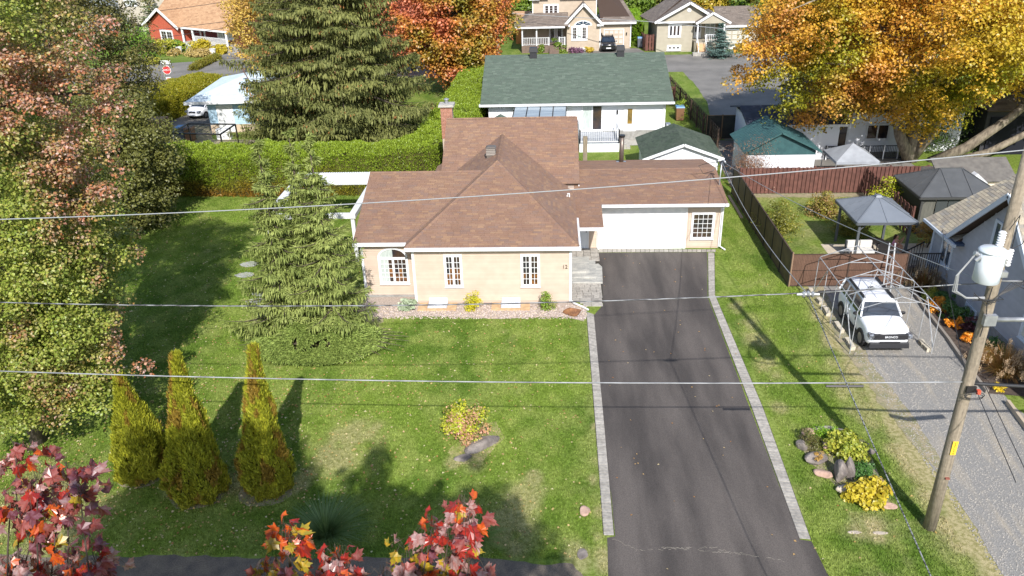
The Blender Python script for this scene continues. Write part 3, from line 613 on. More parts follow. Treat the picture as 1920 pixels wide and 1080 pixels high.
# roof furniture
c = at(921, 290, 5.2); zc = E0+S2*(c.x-ex0)
v_ = MB().box(c.x-.24, c.y-.24, zc-.2, c.x+.24, c.y+.24, zc+.2).build('roof_vent', mat('vent_metal', srgb(112, 104, 96), rough=.5, metal=.2), H, label='square louvred roof vent')
mb = MB()
for k in range(4): mb.box(c.x-.29+.01*k, c.y-.29+.01*k, zc+.1+k*.1, c.x+.29-.01*k, c.y+.29-.01*k, zc+.16+k*.1, .03, .03)
mb.box(c.x-.29, c.y-.29, zc+.48, c.x+.29, c.y+.29, zc+.55, .1, .1)
mb.build('louvre', mat('vent_metal', (0, 0, 0)), v_)
BRK = mat('chimney_brick', srgb(178, 128, 108), srgb(158, 108, 88), scale=6, rough=.9, bump=.3, objrand=.15)
cx0, cx1, cy0, cy1 = -6.72, -6.0, 48.5, 49.2
ch = MB().box(cx0+.02, cy0+.02, 3, cx1-.02, cy1-.02, 6.68).build('chimney', mat('mortar', srgb(188, 172, 156), rough=1), H)
for r in range(25):
    z = 4.7+r*.082; o_ = 0 if r % 2 else .11
    xs_ = [cx0+o_+k*.22 for k in range(-1, 4)]
    for x in xs_:
        a, b = max(cx0, x+.008), min(cx1, x+.212)
        if b-a > .04: MB().box(a, cy0-.004, z, b, cy0+.03, z+.07).build('brick', BRK, ch)
mb = MB().box(cx0-.12, cy0-.12, 6.67, cx1+.12, cy1+.12, 6.8, .02, .02); mb.build('chimney_cap', CONC, ch)
mb = MB().tube([(-6.36, 48.85, 6.8), (-6.36, 48.85, 7.05)], .11, 10).tube([(-6.36, 48.85, 7.05), (-6.36, 48.85, 7.09), (-6.36, 48.85, 7.15)], [.17, .16, .02], 10); mb.build('flue', GALV, ch)
p = at(1165, 302, 2.9); p = Vector((p.x, 48.6, 3.0)); tz = atY(1166, 253, 48.6).z
x_ = atY(1165, 300, 48.6).x; st = MB().tube([(x_, 48.6, 2.9), (x_, 48.6, tz-.12)], .14, 12).build('stove_pipe', mat('pipe_metal', srgb(120, 108, 100), rough=.4, metal=.5), H, smooth=True); MB().tube([(x_, 48.6, tz-.12), (x_, 48.6, tz)], [.18, .2], 12).build('pipe_cap', DARKM, st)
MB().box(x_-.3, 48.4, 2.98, x_+.3, 48.8, 3.04).build('flashing', GALV, st)
ms = atX(1346, 349, 9.35); mt = Vector((9.45, ms.y, atY(1352, 302, ms.y).z))
MASTTOP = mt
s_ = MB().tube([(9.4, ms.y, 2.6), mt], .035, 8).tube([mt, mt+Vector((.1, -.12, .06)), mt+Vector((.16, -.22, -.04))], .05, 8).build('service_mast', GALV, H, smooth=True)
cb = MB(); cb.tube([mt, mt+Vector((-.5, -.2, -.5)), mt+Vector((-.95, .1, -.75)), mt+Vector((-1.2, .3, -.35)), mt+Vector((-.8, .1, -.15)), mt], .018, 5); cb.build('cable_loop', DARKM, s_)
MB().tube([(1.0, 41.6, 2.9), (1.0, 41.6, 3.45)], .04, 8).tube([(1.0, 41.6, 3.45), (.9, 41.5, 3.5), (.88, 41.5, 3.35)], .04, 8).build('vent_pipe', WHITE, H)
def text(body, size, loc, rot, m, name, parent, ext=.01):
    cu = bpy.data.curves.new(name, 'FONT'); cu.body = body; cu.size = size; cu.extrude = ext; cu.align_x = 'CENTER'; cu.align_y = 'CENTER'; cu.materials.append(m)
    o = bpy.data.objects.new(name, cu); COL.objects.link(o)
    if parent: o.parent = parent; o.location = Vector(loc)-worg(parent)
    else: o.location = loc
    o.rotation_euler = rot; bpy.context.view_layer.update(); me = bpy.data.meshes.new_from_object(o.evaluated_get(bpy.context.evaluated_depsgraph_get())); n_ = o.name
    q = bpy.data.objects.new(name, me); COL.objects.link(q); q.parent = o.parent; q.location = o.location; q.rotation_euler = rot; bpy.data.objects.remove(o); return q
text('12', .27, (.66, 35.36, 1.93), (math.pi/2, 0, 0), mat('number_metal', srgb(96, 84, 70), rough=.5), 'house_number', H, .015)
# basement window wells in the gravel bed
for x, lab in ((-5.62, 'basement window well cover left of the small bush'), (-2.0, 'basement window well cover right of the small bush')):
    t = thing('window_well', lab+' at the foot of the beige wall', 'window well', (x, 34.95, 0), group='basement window wells')
    W_ = mat('well_wood', srgb(206, 176, 136), srgb(184, 152, 116), scale=4, rough=.9)
    for a in ((x-.95, 34.5, x-.5, 35.32), (x+.5, 34.5, x+.95, 35.32), (x-.5, 34.5, x+.5, 34.72)): MB().box(a[0]+.005, a[1], 0, a[2]-.005, a[3], .05).build('slab', W_, t)
    MB().box(x-.47, 34.74, .03, x+.47, 35.3, .09).build('cover', mat('well_plastic', srgb(214, 216, 224), srgb(180, 184, 196), scale=9, rough=.3, stretch=(3, .5, 1)), t); MB().box(x-.45, 35.3, .06, x+.45, 35.37, .3).build('basement_window', WHITE, t)
# ---------------------------------------------------------------- white pergola behind the weeping spruce
t = thing('white_pergola', 'white open pergola frame with corrugated rear canopy beside the left end of the bungalow', 'pergola', (-13, 43, 0))
X0, X1, Y0, Y1, Z = -15.7, -10.6, 40.3, 46.2, 2.75
for x in (X0+.2, X1-.2):
    for y in (Y0+.2, Y1-.2): MB().box(x-.1, y-.1, 0, x+.1, y+.1, Z-.05).build('post', WHITE, t, bevel=.01)
for a in ((X0, Y0, X1, Y0+.3), (X0, Y0+.3, X0+.5, Y1), (X1-.35, Y0+.3, X1, Y1)): MB().box(a[0]+.002, a[1], Z-.12, a[2]-.002, a[3], Z+.12).build('beam', WHITE, t)
roof(t, [(X0, Y1-.7, Z+.1), (X1+.3, Y1-.7, Z+.1), (X1+.3, Y1+.7, Z+.35), (X0, Y1+.7, Z+.35)], WHITE, shingle=False, deck=WHITE, th=.06, name='canopy')
mb = MB()
for i in range(50): x = X0+.05+i*.108; mb.bar((x, Y1-.72, Z+.115), (x, Y1+.72, Z+.365), .05, .04)
mb.build('corrugation', WHITED, t)['kind'] = 'stuff'
for (a, b, c, d, e) in ((470, 556, 510, 545, 0), (462, 572, 500, 560, 0), (500, 548, 530, 520, 0), (455, 500, 480, 492, 0), (448, 520, 470, 512, 0)):
    p = at((a+c)/2, (b+d)/2); s = sheet('stepping_stone', [(p.x+random.uniform(.45, .6)*math.cos(q), p.y+random.uniform(.3, .45)*math.sin(q)) for q in np.linspace(0, 5.6, 8)], .02, SLAB); s['group'] = 'stone slabs by the pergola'
# ---------------------------------------------------------------- white neighbour with green roof
t = thing('green_roofed_house', 'white clapboard house with long green shingle roof behind the brown bungalow', 'house', (2, 68, 0))
mb = MB(); mb.box(-5.0, 64.3, .5, 9.2, 77.5, 3.2); mb.build('wall', WHITED, t); MB().box(-4.98, 64.26, 0, 9.18, 77.4, .78).build('foundation', FOUND, t)
siding(t, (-5, 64.3), (9.2, 64.3), .8, 3.2, WHITED, .12)
roof(t, [(-5.6, 63.7, 3.2), (9.75, 63.7, 3.2), (9.75, 71.0, 5.75), (-5.6, 71.0, 5.75)], SHG, .17, (.25, .6))
roof(t, [(9.75, 78.3, 3.2), (-5.6, 78.3, 3.2), (-5.6, 71.0, 5.75), (9.75, 71.0, 5.75)], SHG, shingle=False)
mb = MB(); mb.box(-5.7, 63.58, 3.02, 9.8, 63.7, 3.19); mb.box(-5.7, 63.7, 3.02, -5.6, 64, 3.18); mb.build('gutter', WHITE, t); MB().box(-5.58, 63.72, 3.02, 9.73, 64.3, 3.06).build('soffit', MATS['soffit'], t)
mb = MB(); mb.bar((9.7, 63.7, 3.02), (9.7, 71, 5.57), .05, .14); mb.bar((-5.56, 63.7, 3.02), (-5.56, 71, 5.57), .05, .14); mb.build('rake_board', WHITE, t)
for y in (65.2, 76.9): wall(t, [(9.17, 64.35, 3.1), (9.17, 77.4, 3.1), (9.17, 71, 5.5)], (-.06, 0, 0), WHITED, 'gable_wall'); break
f = FY(64.3)
w_ = window(t, f, 2.55, .85, 4.15, 2.85, 2, 1, 1, each=False, curt=(0,), glass=GLASS, label='patio window, left half behind a patterned pale curtain')
door(t, f, 5.95, .72, 6.8, 2.75, (.28, .3, .72, .9), label='white back door with a tall lite', gm=mat('amber_glass', srgb(150, 120, 56), srgb(90, 84, 60), rough=.15))
l_ = MB().box(5.3, 64.14, 2.15, 5.42, 64.28, 2.45).build('wall_lamp', DARKM, t)
MB().tube([(9.05, 64.2, .2), (9.05, 64.2, 3.05)], .05, 8).build('downspout', WHITE, t)
for px_ in (1000, 1163):
    p = atY(px_, 105, 70.6); o = MB(); o.box(p.x-.32, 70.3, 5.5, p.x+.32, 70.9, 6.3, .03, .03); o.box(p.x-.38, 70.24, 6.05, p.x+.38, 70.96, 6.42, .06, .06)
    o.build('roof_vent', mat('black_vent', srgb(44, 44, 48), rough=.5), t)
# sunroom awning
a, b = atY(966, 198, 63.9), atY(1062, 197, 63.9); c, d = atY(960, 224, 61.6), atY(1061, 222, 61.6)
s = thing('glass_sunroom', 'lean-to sunroom roof of four grey translucent panels against the white house', 'sunroom', (1, 62.5, 0))
for i in range(4):
    q = lambda u, v: a.lerp(b, u).lerp(c.lerp(d, u), v); MB().slab([q(i/4+.01, 0), q(i/4+.01, 1), q((i+1)/4-.01, 1), q((i+1)/4-.01, 0)], (0, 0, -.03)).build('roof_panel', mat('poly_panel', srgb(128, 140, 150), srgb(150, 162, 170), scale=1.5, rough=.2, stretch=(.4, 6, 1)), s)
mb = MB()
for i in range(5): mb.bar(a.lerp(b, i/4), c.lerp(d, i/4), .07, .07)
mb.bar(a, b, .08); mb.bar(c, d, .08)
for i in range(5): p = c.lerp(d, i/4); mb.bar(p, (p.x, p.y, 0), .07)
mb.build('frame', DARKM, s); MB().box(c.x+.1, 61.75, 0, d.x-.1, 61.8, .8).build('kneewall', WHITED, s)
# little white gabled dormer shed left of the sunroom
p0 = at(918, 222, 2.0); p1 = at(957, 222, 2.0)
s = thing('garden_shed', 'tiny white gabled shed with green shingles beside the glass sunroom', 'shed', (p0.x+.9, 61.3, 0))
wx = (p1.x-p0.x); MB().box(p0.x+.1, 60.8, 0, p1.x+.1, 63, 1.95).build('wall', WHITED, s); MB().slab([(p0.x+.1, 60.79, 1.95), (p1.x+.1, 60.79, 1.95), (p0.x+.1+wx/2, 60.79, 2.42)], (0, .1, 0)).build('gable_wall', WHITED, s)
for sg_ in (0, 1):
    e = p0.x-.15 if sg_ == 0 else p1.x+.35; m0 = (p0.x+p1.x)/2+.1
    pl = [(e, 60.6, 1.95), (e, 63.2, 1.95), (m0, 63.2, 2.55), (m0, 60.6, 2.55)]; roof(s, pl if sg_ else pl[::-1], SHG, .15, (.25, .5), th=.06)
    MB().bar((e, 60.57, 1.92), (m0, 60.57, 2.52), .05, .14).build('fascia', WHITE, s)
s = thing('louvred_vent', 'brown louvred vent hood between the tiny shed and the sunroom', 'vent', (p1.x+.9, 61.5, 0)); mb = MB()
for k in range(5): mb.box(p1.x+.4, 61.2, 1.5+k*.16, p1.x+1.3, 61.8, 1.6+k*.16, .03, .03)
mb.build('louvre', MATS['vent_metal'], s); MB().box(p1.x+.5, 61.3, 0, p1.x+1.2, 61.7, 2.3).build('body', MATS['vent_metal'], s)
# deck with white railing
t = thing('back_deck', 'grey back deck with white railing in front of the patio window of the white house', 'deck', (3.3, 62.5, 0))
dx0, dx1, dy0, dy1, dz = at(1086, 268, .75).x, at(1162, 268, .75).x, 60.9, 64.2, .72
for i in range(22):
    y = dy0+(dy1-dy0)*i/22; MB().box(dx0, y+.008, dz-.04, dx1, y+(dy1-dy0)/22-.008, dz).build('deck_board', mat('deck_grey', srgb(168, 172, 180), srgb(148, 152, 160), scale=5, rough=.8, objrand=.08), t)
MB().box(dx0+.02, dy0+.02, 0, dx1-.02, dy1, dz-.05).build('skirt', WHITED, t)
def railing(t, pts, z0, h, m=WHITE, step=.14, bw=.025, post=.09):
    for i in range(len(pts)-1):
        a, b = Vector((*pts[i], z0)), Vector((*pts[i+1], z0)); L = (b-a).length; mb = MB(); up = Vector((0, 0, 1))
        mb.bar(a+up*h, b+up*h, .07, .05); mb.bar(a+up*.1, b+up*.1, .05, .05); mb.build('rail', m, t); mb = MB()
        for k in range(1, int(L/step)): p = a.lerp(b, k/int(L/step)); mb.bar(p+up*.1, p+up*h, bw)
        mb.build('balusters', m, t)
        for p in (a, b): MB().box(p.x-post/2, p.y-post/2, z0-.02, p.x+post/2, p.y+post/2, z0+h+.06).build('post', m, t)
railing(t, [(dx0+.05, dy1-.1), (dx0+.05, dy0+.05), (dx1-.05, dy0+.05)], dz, 1.0); railing(t, [(dx1-.05, dy0+.05), (dx1-.05, dy1-.9)], dz, 1.0)
for k in range(3): MB().box(dx1+.02+k*.3, 61.6, 0, dx1+.31+k*.3, 63.8, .54-k*.18).build('step', CONC, t)
sheet('patio_pad', [(5.3, 62.6), (7.2, 62.6), (7.2, 64.2), (5.3, 64.2)], .02, CONC)['kind'] = 'structure'
p = at(1097, 304); pp = Vector((p.x, 52.5, 0)); pz = atY(1097, 256, 52.5).z
tag(MB().box(atY(1093, 290, 52.5).x, 52.4, 0, atY(1101, 290, 52.5).x, 52.65, pz).build('wooden_post', mat('grey_wood', srgb(150, 138, 116), srgb(122, 112, 96), scale=5, rough=.95, stretch=(3, 3, .4)), bevel=.01), 'weathered wooden post standing behind the garage roof ridge', 'post')
ac = thing('heat_pump', 'grey outdoor heat pump unit at the right corner of the white house', 'heat pump', (9.6, 63.7, 0)); p = at(1246, 243)
MB().box(9.35, 64.4, .35, 9.75, 65.2, 1.15).build('cabinet', GALV, ac, bevel=.02); MB().tube([(9.55, 64.39, .75), (9.55, 64.36, .75)], .3, 14).build('fan_grille', DARKM, ac); MB().box(9.3, 64.35, 0, 9.8, 65.25, .34).build('stand', CONC, ac)
# white gable shed with green roof behind the garage
t = thing('green_roofed_shed', 'white gabled shed with weathered green shingles right behind the garage roof', 'shed', (9, 54, 0))
sx0, sx1, sy0, sy1, se, sa = 6.15, 11.55, 52.3, 57.6, 2.05, 3.05; sm = (sx0+sx1)/2
MB().box(sx0+.35, sy0+.25, 0, sx1-.35, sy1, se+.02).build('wall', WHITED, t); siding(t, (sx0+.35, sy0+.25), (sx1-.35, sy0+.25), .1, se, WHITED, .12)
MB().slab([(sx0+.3, sy0+.25, se), (sx1-.3, sy0+.25, se), (sm, sy0+.25, sa-.08)], (0, .1, 0)).build('gable_wall', WHITED, t)
MO = mat('mossy_shingle', (0, 0, 0), (.7, .8, .7), scale=1.5, rough=.95, isl=[srgb(74, 84, 72), srgb(88, 98, 84), srgb(66, 76, 66)], fine=(30, .3))
roof(t, [(sx0, sy1, se), (sx0, sy0, se), (sm, sy0, sa), (sm, sy1, sa)], MO, .14, (.2, .4), th=.08); roof(t, [(sx1, sy0, se), (sx1, sy1, se), (sm, sy1, sa), (sm, sy0, sa)], MO, .14, (.2, .4), th=.08)
mb = MB(); mb.bar((sx0, sy0-.03, se-.08), (sm, sy0-.03, sa-.08), .05, .18); mb.bar((sx1, sy0-.03, se-.08), (sm, sy0-.03, sa-.08), .05, .18); mb.box(sx0-.02, sy0-.05, se-.2, sx0+.4, sy0+.25, se-.08); mb.box(sx1-.4, sy0-.05, se-.2, sx1+.02, sy0+.25, se-.08); mb.build('fascia', WHITE, t)
# ---------------------------------------------------------------- fences
FB = mat('fence_brown', srgb(112, 74, 64), srgb(92, 60, 52), scale=3, rough=.85, objrand=.12, bump=.2)
FD = mat('fence_dark', srgb(84, 66, 54), srgb(68, 54, 46), scale=3, rough=.9, objrand=.1)
FO = mat('fence_olive', srgb(96, 84, 50), srgb(78, 68, 42), scale=2, rough=.85)
def board_fence(name, label, a, b, h, m, step=.26, w_=.2, alt=.06, z0=.05, rails=True, th=.025):
    a, b = Vector((*a, 0)), Vector((*b, 0)); t = thing(name, label, 'fence', tuple(a)); L = (b-a).length; d = (b-a).normalized(); n = Vector((d.y, -d.x, 0)); k = int(L/step)
    for i in range(k):
        p = a+d*(i+.5)*L/k; s = n*(alt if i % 2 else 0); u = d*w_/2; hh = h+random.uniform(-.02, .02)
        MB().slab([p-u+s+Vector((0, 0, z0)), p+u+s+Vector((0, 0, z0)), p+u+s+Vector((0, 0, hh)), p-u+s+Vector((0, 0, hh))], n*th).build('fence_board', m, t)
    mb = MB()
    for z in (.35, h*.55, h-.25): mb.bar(a+n*(alt*.55-.03)+Vector((0, 0, z)), b+n*(alt*.55-.03)+Vector((0, 0, z)), .04, .09)
    mb.build('rail', m, t)
    for i in range(int(L/2.4)+1): p = a+d*min(L, i*2.4)-n*.1; MB().box(p.x-.05, p.y-.05, 0, p.x+.05, p.y+.05, h+.03).build('post', m, t)
    return t
board_fence('board_fence', 'reddish brown vertical board fence along the back of the gazebo yard', (12.4, 50.95), (24.8, 50.95), 1.78, FB, .13, .185, .07)
board_fence('board_fence', 'dark brown board fence running beside the black privacy gazebo', (20.45, 50.8), (20.45, 43.4), 1.75, FB, .24, .2)
# panel fence, right side of the front lot
t = thing('panel_fence', 'dark olive panel fence with black posts along the right side lawn', 'fence', (12, 44, 0)); k = 8; ya, yb = 37.05, 51
for i in range(k):
    a = ya+(yb-ya)*i/k; b = ya+(yb-ya)*(i+1)/k; MB().box(11.96, a+.05, .06, 12.0, b-.05, 1.8).build('panel', FO, t)
    mb = MB(); mb.box(11.955, a+.03, 1.8, 12.02, b-.03, 1.86); mb.box(11.95, a+.05, .04, 12.01, b-.05, .1); mb.build('panel_rail', FD, t)
for i in range(k+1): b = ya+(yb-ya)*i/k; MB().box(11.93, b-.045, 0, 12.03, b+.045, 1.88).build('post', mat('black_post', srgb(34, 30, 28), rough=.6), t)
mb = MB()
for i in range(9): y = 46.5+i*.45; mb.box(11.6, y, 0, 11.75, y+.4, .09)
tag(mb.build('edging_timber', mat('pale_edge', srgb(178, 160, 140), rough=.9)), 'pale edging timbers lying at the foot of the olive fence', 'edging')
t = thing('slatted_fence', 'brown chain link fence filled with privacy slats behind the parked car shelter', 'fence', (14, 37, 0))
PR = mat('privacy_slat', srgb(98, 72, 58), srgb(112, 84, 68), scale=1.2, rough=.7, objrand=.07, fine=(30, .2))
n = 72; xa, xb = 12.02, 17.6
for i in range(n): x = xa+(xb-xa)*i/n; MB().box(x+.003, 36.99, .06, x+(xb-xa)/n-.004, 37.01, 1.8).build('privacy_slat', PR, t)
mb = MB()
for z in (.07, .92, 1.8): mb.bar((xa, 36.97, z), (xb, 36.97, z), .035 if z != .92 else .02)
mb.build('top_rail', FD, t)
for x in (12.0, 14.8, 17.62): MB().tube([(x, 36.98, 0), (x, 36.98, 1.9)], .04, 8).build('post', mat('tan_post', srgb(146, 120, 98), rough=.7) if x < 12.1 else FD, t)
t = thing('metal_gate', 'dark see-through yard gate between the slatted fence and the grey house', 'gate', (17.6, 37, 0)); mb = MB()
for i in range(14): x = 17.75+i*.11; mb.bar((x, 37.0, .1), (x, 37.0, 1.75), .03)
mb.build('bars', DARKM, t); mb = MB(); mb.bar((17.7, 37, 1.78), (19.2, 37, 1.78), .05); mb.bar((17.7, 37, .1), (19.2, 37, .1), .05); mb.build('frame', DARKM, t)
p0 = Vector((12.75, 61.2, 0)); p1 = Vector((11.9, 73.2, 0)); p2 = Vector((12.2, 80.5, 0))
board_fence('board_fence', 'dark brown side fence of the green roofed house next to the grey lane', (12.85, 60.6), (11.75, 81), 1.75, FD, .3, .27)
board_fence('board_fence', 'short brown fence across the passage behind the blue bin', (9.9, 76), (11.7, 76), 1.7, FB, .3, .27)
t = thing('lane_gate', 'double chain link gate with dark screening across the grey lane', 'gate', (13.7, 64, 0))
for x in (12.55, 13.75): MB().box(x, 63.95, .08, x+1.12, 63.98, 1.95).build('screen', mat('dark_screen', srgb(40, 42, 40), srgb(58, 58, 50), scale=2, rough=.9), t); 
mb = MB()
for x in (12.5, 13.68, 13.72, 14.9): mb.bar((x, 63.93, 0), (x, 63.93, 2.05), .05)
for z in (.08, 1.98): mb.bar((12.5, 63.93, z), (14.9, 63.93, z), .04)
mb.build('frame', mat('rusty_frame', srgb(120, 96, 70), rough=.8), t)
def bin_(name, label, x, y, m, lid, s=1., rz=0):
    t = thing(name, label, 'wheelie bin', (x, y, 0), rz=rz, local=True); o = MB().box(-.27*s, -.3*s, .05, .27*s, .3*s, 1.0*s); 
    for k, v in enumerate(o.v): o.v[k] = (v[0]*(1+.15*v[2]), v[1]*(1+.15*v[2]), v[2])
    o.build('body', m, t, bevel=.02); MB().box(-.33*s, -.36*s, 1.0*s, .33*s, .38*s, 1.09*s, .04, .04).build('lid', lid, t)
    for sx in (-.25, .25): MB().tube([(sx*s-.02, .3*s, .1), (sx*s+.02, .3*s, .1)], .1, 10).build('wheel', DARKM, t)
    return t
BB = mat('bin_brown', srgb(126, 92, 66), rough=.6); BBL = mat('bin_blue', srgb(104, 150, 196), rough=.5); BG = mat('bin_grey', srgb(92, 96, 104), rough=.6)
q = at(1272, 232); bin_('wheelie_bin', 'brown bin with blue lid by the side fence of the green roofed house', 11.3, 70.3, BB, BBL, 1.15)
bin_('wheelie_bin', 'small brown bin between the lime hedge and the tiny green roofed shed', at(904, 222, 1).x, 63.5, BB, BG, 1.)
bin_('wheelie_bin', 'grey wheelie bin with blue lid beside the beige garage far behind', 11.6, 107.3, BG, BBL, 1.2)
bin_('wheelie_bin', 'grey bin with blue lid under the dark metal frame by the light blue house', at(343, 262).x, at(343, 262).y, BG, BBL, 1.1)
bin_('wheelie_bin', 'brown bin under the dark metal frame by the light blue house', at(359, 264).x, at(359, 264).y, BB, BB, 1.1)
# ---------------------------------------------------------------- sheds and house under the golden maple
t = thing('teal_roofed_shed', 'white shed with teal metal roof and teal gable in front of the golden maple', 'shed', (15.4, 55, 0)); TL = mat('teal_roof', srgb(56, 94, 94), srgb(46, 80, 82), scale=3, rough=.6)
tx0, tx1, ty0, ty1, te, ta = 12.95, 18.15, 52.9, 57.6, 2.2, 3.55; tm = 15.35
MB().box(tx0+.3, ty0+.3, 0, tx1-.35, ty1-.3, te+.1).build('wall', WHITED, t); MB().slab([(tx0+.3, ty0+.28, te-.25), (tx1-.35, ty0+.28, te-.25), (tx1-.35, ty0+.28, te), (tm, ty0+.28, ta-.1), (tx0+.3, ty0+.28, te)], (0, .08, 0)).build('gable_wall', TL, t)
roof(t, [(tx0, ty1, te), (tx0, ty0, te), (tm, ty0, ta), (tm, ty1, ta)], TL, shingle=False, deck=TL, th=.08); roof(t, [(tx1, ty0, te), (tx1, ty1, te), (tm, ty1, ta), (tm, ty0, ta)], TL, shingle=False, deck=TL, th=.08)
mb = MB()
for s_, e in ((-1, tx0), (1, tx1)):
    for k in range(16): y = ty0+.1+k*(ty1-ty0-.2)/15; mb.bar((e, y, te+.01), (tm, y, ta+.01), .03, .02)
mb.build('roof_seams', TL, t)
t = thing('dark_roofed_garage', 'white garage with dark flat pitched roof beside the grey lane, half under the maple', 'garage', (17, 61, 0))
MB().box(14.6, 58.3, 0, 21, 63.4, 2.75).build('wall', WHITED, t); roof(t, [(14.2, 57.8, 2.75), (21.5, 57.8, 2.75), (21.5, 60.8, 3.5), (14.2, 60.8, 3.5)], mat('dark_roll', srgb(70, 76, 92), srgb(58, 62, 76), rough=.8), shingle=False, deck=MATS['dark_roll']); roof(t, [(21.5, 63.9, 2.75), (14.2, 63.9, 2.75), (14.2, 60.8, 3.5), (21.5, 60.8, 3.5)], MATS['dark_roll'], shingle=False, deck=MATS['dark_roll'])
MB().box(14.2, 57.7, 2.6, 21.5, 57.8, 2.76).build('fascia', WHITE, t)
t = thing('white_house', 'white sided house with a tall dark patio door behind the golden maple', 'house', (24, 62, 0))
MB().box(19.3, 60, 0, 30.5, 68, 3.2).build('wall', WHITED, t); siding(t, (19.3, 60), (30.5, 60), .3, 3.2, WHITED, .12); f = FY(60)
window(t, f, 20.5, .15, 22.2, 2.1, 2, 1, 1, each=False, glass=GLASS, label='sliding patio door'); window(t, f, 23.6, 1., 25.2, 2.1, 2, 1, 1, each=False)
roof(t, [(19, 59.5, 3.2), (31, 59.5, 3.2), (31, 64, 4.8), (19, 64, 4.8)], SHY, .3, (.4, .8)); roof(t, [(31, 68.5, 3.2), (19, 68.5, 3.2), (19, 64, 4.8), (31, 64, 4.8)], SHY, shingle=False)
d_ = thing('dark_deck_railing', 'dark deck railing with white posts in front of the white house', 'railing', (22, 58.3, 0)); railing(d_, [(20.2, 58.2), (26.5, 58.2)], 0, 1.0, mat('navy', srgb(40, 48, 58), rough=.6), .12)
for i in range(7): MB().box(20.2+i*1.03, 58.1, 0, 20.27+i*1.03, 58.17, 1.05).build('white_post', WHITE, d_)
t = thing('party_canopy', 'small white fabric canopy with peaked top behind the brown board fence', 'canopy', (20, 53, 0)); z = 1.9; cc = ((18.7, 51.6), (21.5, 51.6), (21.5, 54.4), (18.7, 54.4)); CF = mat('canopy_cloth', srgb(160, 164, 170), srgb(146, 150, 156), rough=.8); mb = MB()  # white cloth coloured grey-blue, the maple's shade put into it
pk = (20.1, 53, 2.75)
for i in range(4): a, b = cc[i], cc[(i+1) % 4]; mb.add([(*a, z), (*b, z), pk, (*a, z-.04), (*b, z-.04), (pk[0], pk[1], pk[2]-.04)], [(0, 1, 2), (5, 4, 3)]); mb.add([(*a, z), (*b, z), (*b, z-.18), (*a, z-.18)], [(0, 1, 2, 3)])
mb.build('cloth', CF, t)
for a in cc: MB().tube([(*a, 0), (*a, z)], .03, 6).build('leg', GALV, t)
# beige plastic shed, dark outbuilding, far right
t = thing('resin_shed', 'cream resin shed with grey roof and small paned window behind the black gazebo', 'shed', (26.7, 47.2, 0)); CR = mat('cream_resin', srgb(222, 206, 186), rough=.6)
a = at(1845, 384, 0); g0 = 46.2; xA, xB = atY(1846, 340, g0).x, atY(1900, 345, g0).x; zt = atY(1880, 338, g0).z
MB().box(xA, g0, 0, xB, g0+2.8, zt).build('wall', CR, t); GRF = mat('resin_roof', srgb(112, 108, 102), srgb(96, 92, 88), scale=3, rough=.8)
roof(t, [(xA-2.6, g0-.2, zt), (xB+.15, g0-.2, zt), (xB+.15, g0+1.7, zt+.9), (xA-2.6, g0+1.7, zt+.9)], GRF, shingle=False, deck=GRF, th=.07); MB().box(xA-2.5, g0+.4, 0, xA, g0+2.8, zt).build('wall', CR, t)
MB().slab([(xA-1.3, g0-.25, zt-.1), (xA+.1, g0-.25, zt-.1), (xA-.6, g0-.25, zt+.5)], (0, .5, 0)).build('gable_wall', WHITE, t)
MB().box(xA-1.2, g0-.22, 0, xA-.05, g0-.18, zt-.1).build('door', mat('taupe', srgb(126, 116, 96), rough=.7), t); window(t, FY(g0), xB-1.0, zt-1.25, xB-.4, zt-.25, 1, 2, 3, fw=.05)
t = thing('dark_open_garage', 'dark open outbuilding with grey shingle roof in the shade at the right edge', 'outbuilding', (34, 58, 0))
MB().box(31.6, 59, 0, 40, 64, 3.4).build('wall', mat('dark_wall', srgb(60, 60, 64), rough=.9), t); MB().box(31.9, 58.9, 0, 39, 59.02, 2.8).build('dark_opening_panel', mat('dark_inside', srgb(24, 26, 36), rough=1), t)  # solid near-black panel, its colour stands for the shade inside
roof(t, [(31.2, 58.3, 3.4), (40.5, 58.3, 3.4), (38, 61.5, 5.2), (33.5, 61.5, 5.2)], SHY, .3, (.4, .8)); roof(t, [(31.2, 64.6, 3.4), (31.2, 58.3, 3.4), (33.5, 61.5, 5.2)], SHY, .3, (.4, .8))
t = thing('wooden_ramp', 'weathered low board platform lying in the shade behind the cream shed', 'platform', (28, 53, 0))
for i in range(14): MB().box(25.8+i*.33, 52.2, .1, 26.08+i*.33, 54.6, .17).build('plank', mat('grey_plank', srgb(132, 124, 116), srgb(108, 102, 96), scale=6, rough=.95, objrand=.15), t)
tag(MB().box(0, 0, 0, 1.5, 1.0, .8, .15, .15).build('blue_tarp', mat('tarp', srgb(24, 66, 168), rough=.5), subdiv=1), 'bright blue tarpaulin bundle beside the maple trunk', 'tarp').location = (26.3, 53.4, 0)
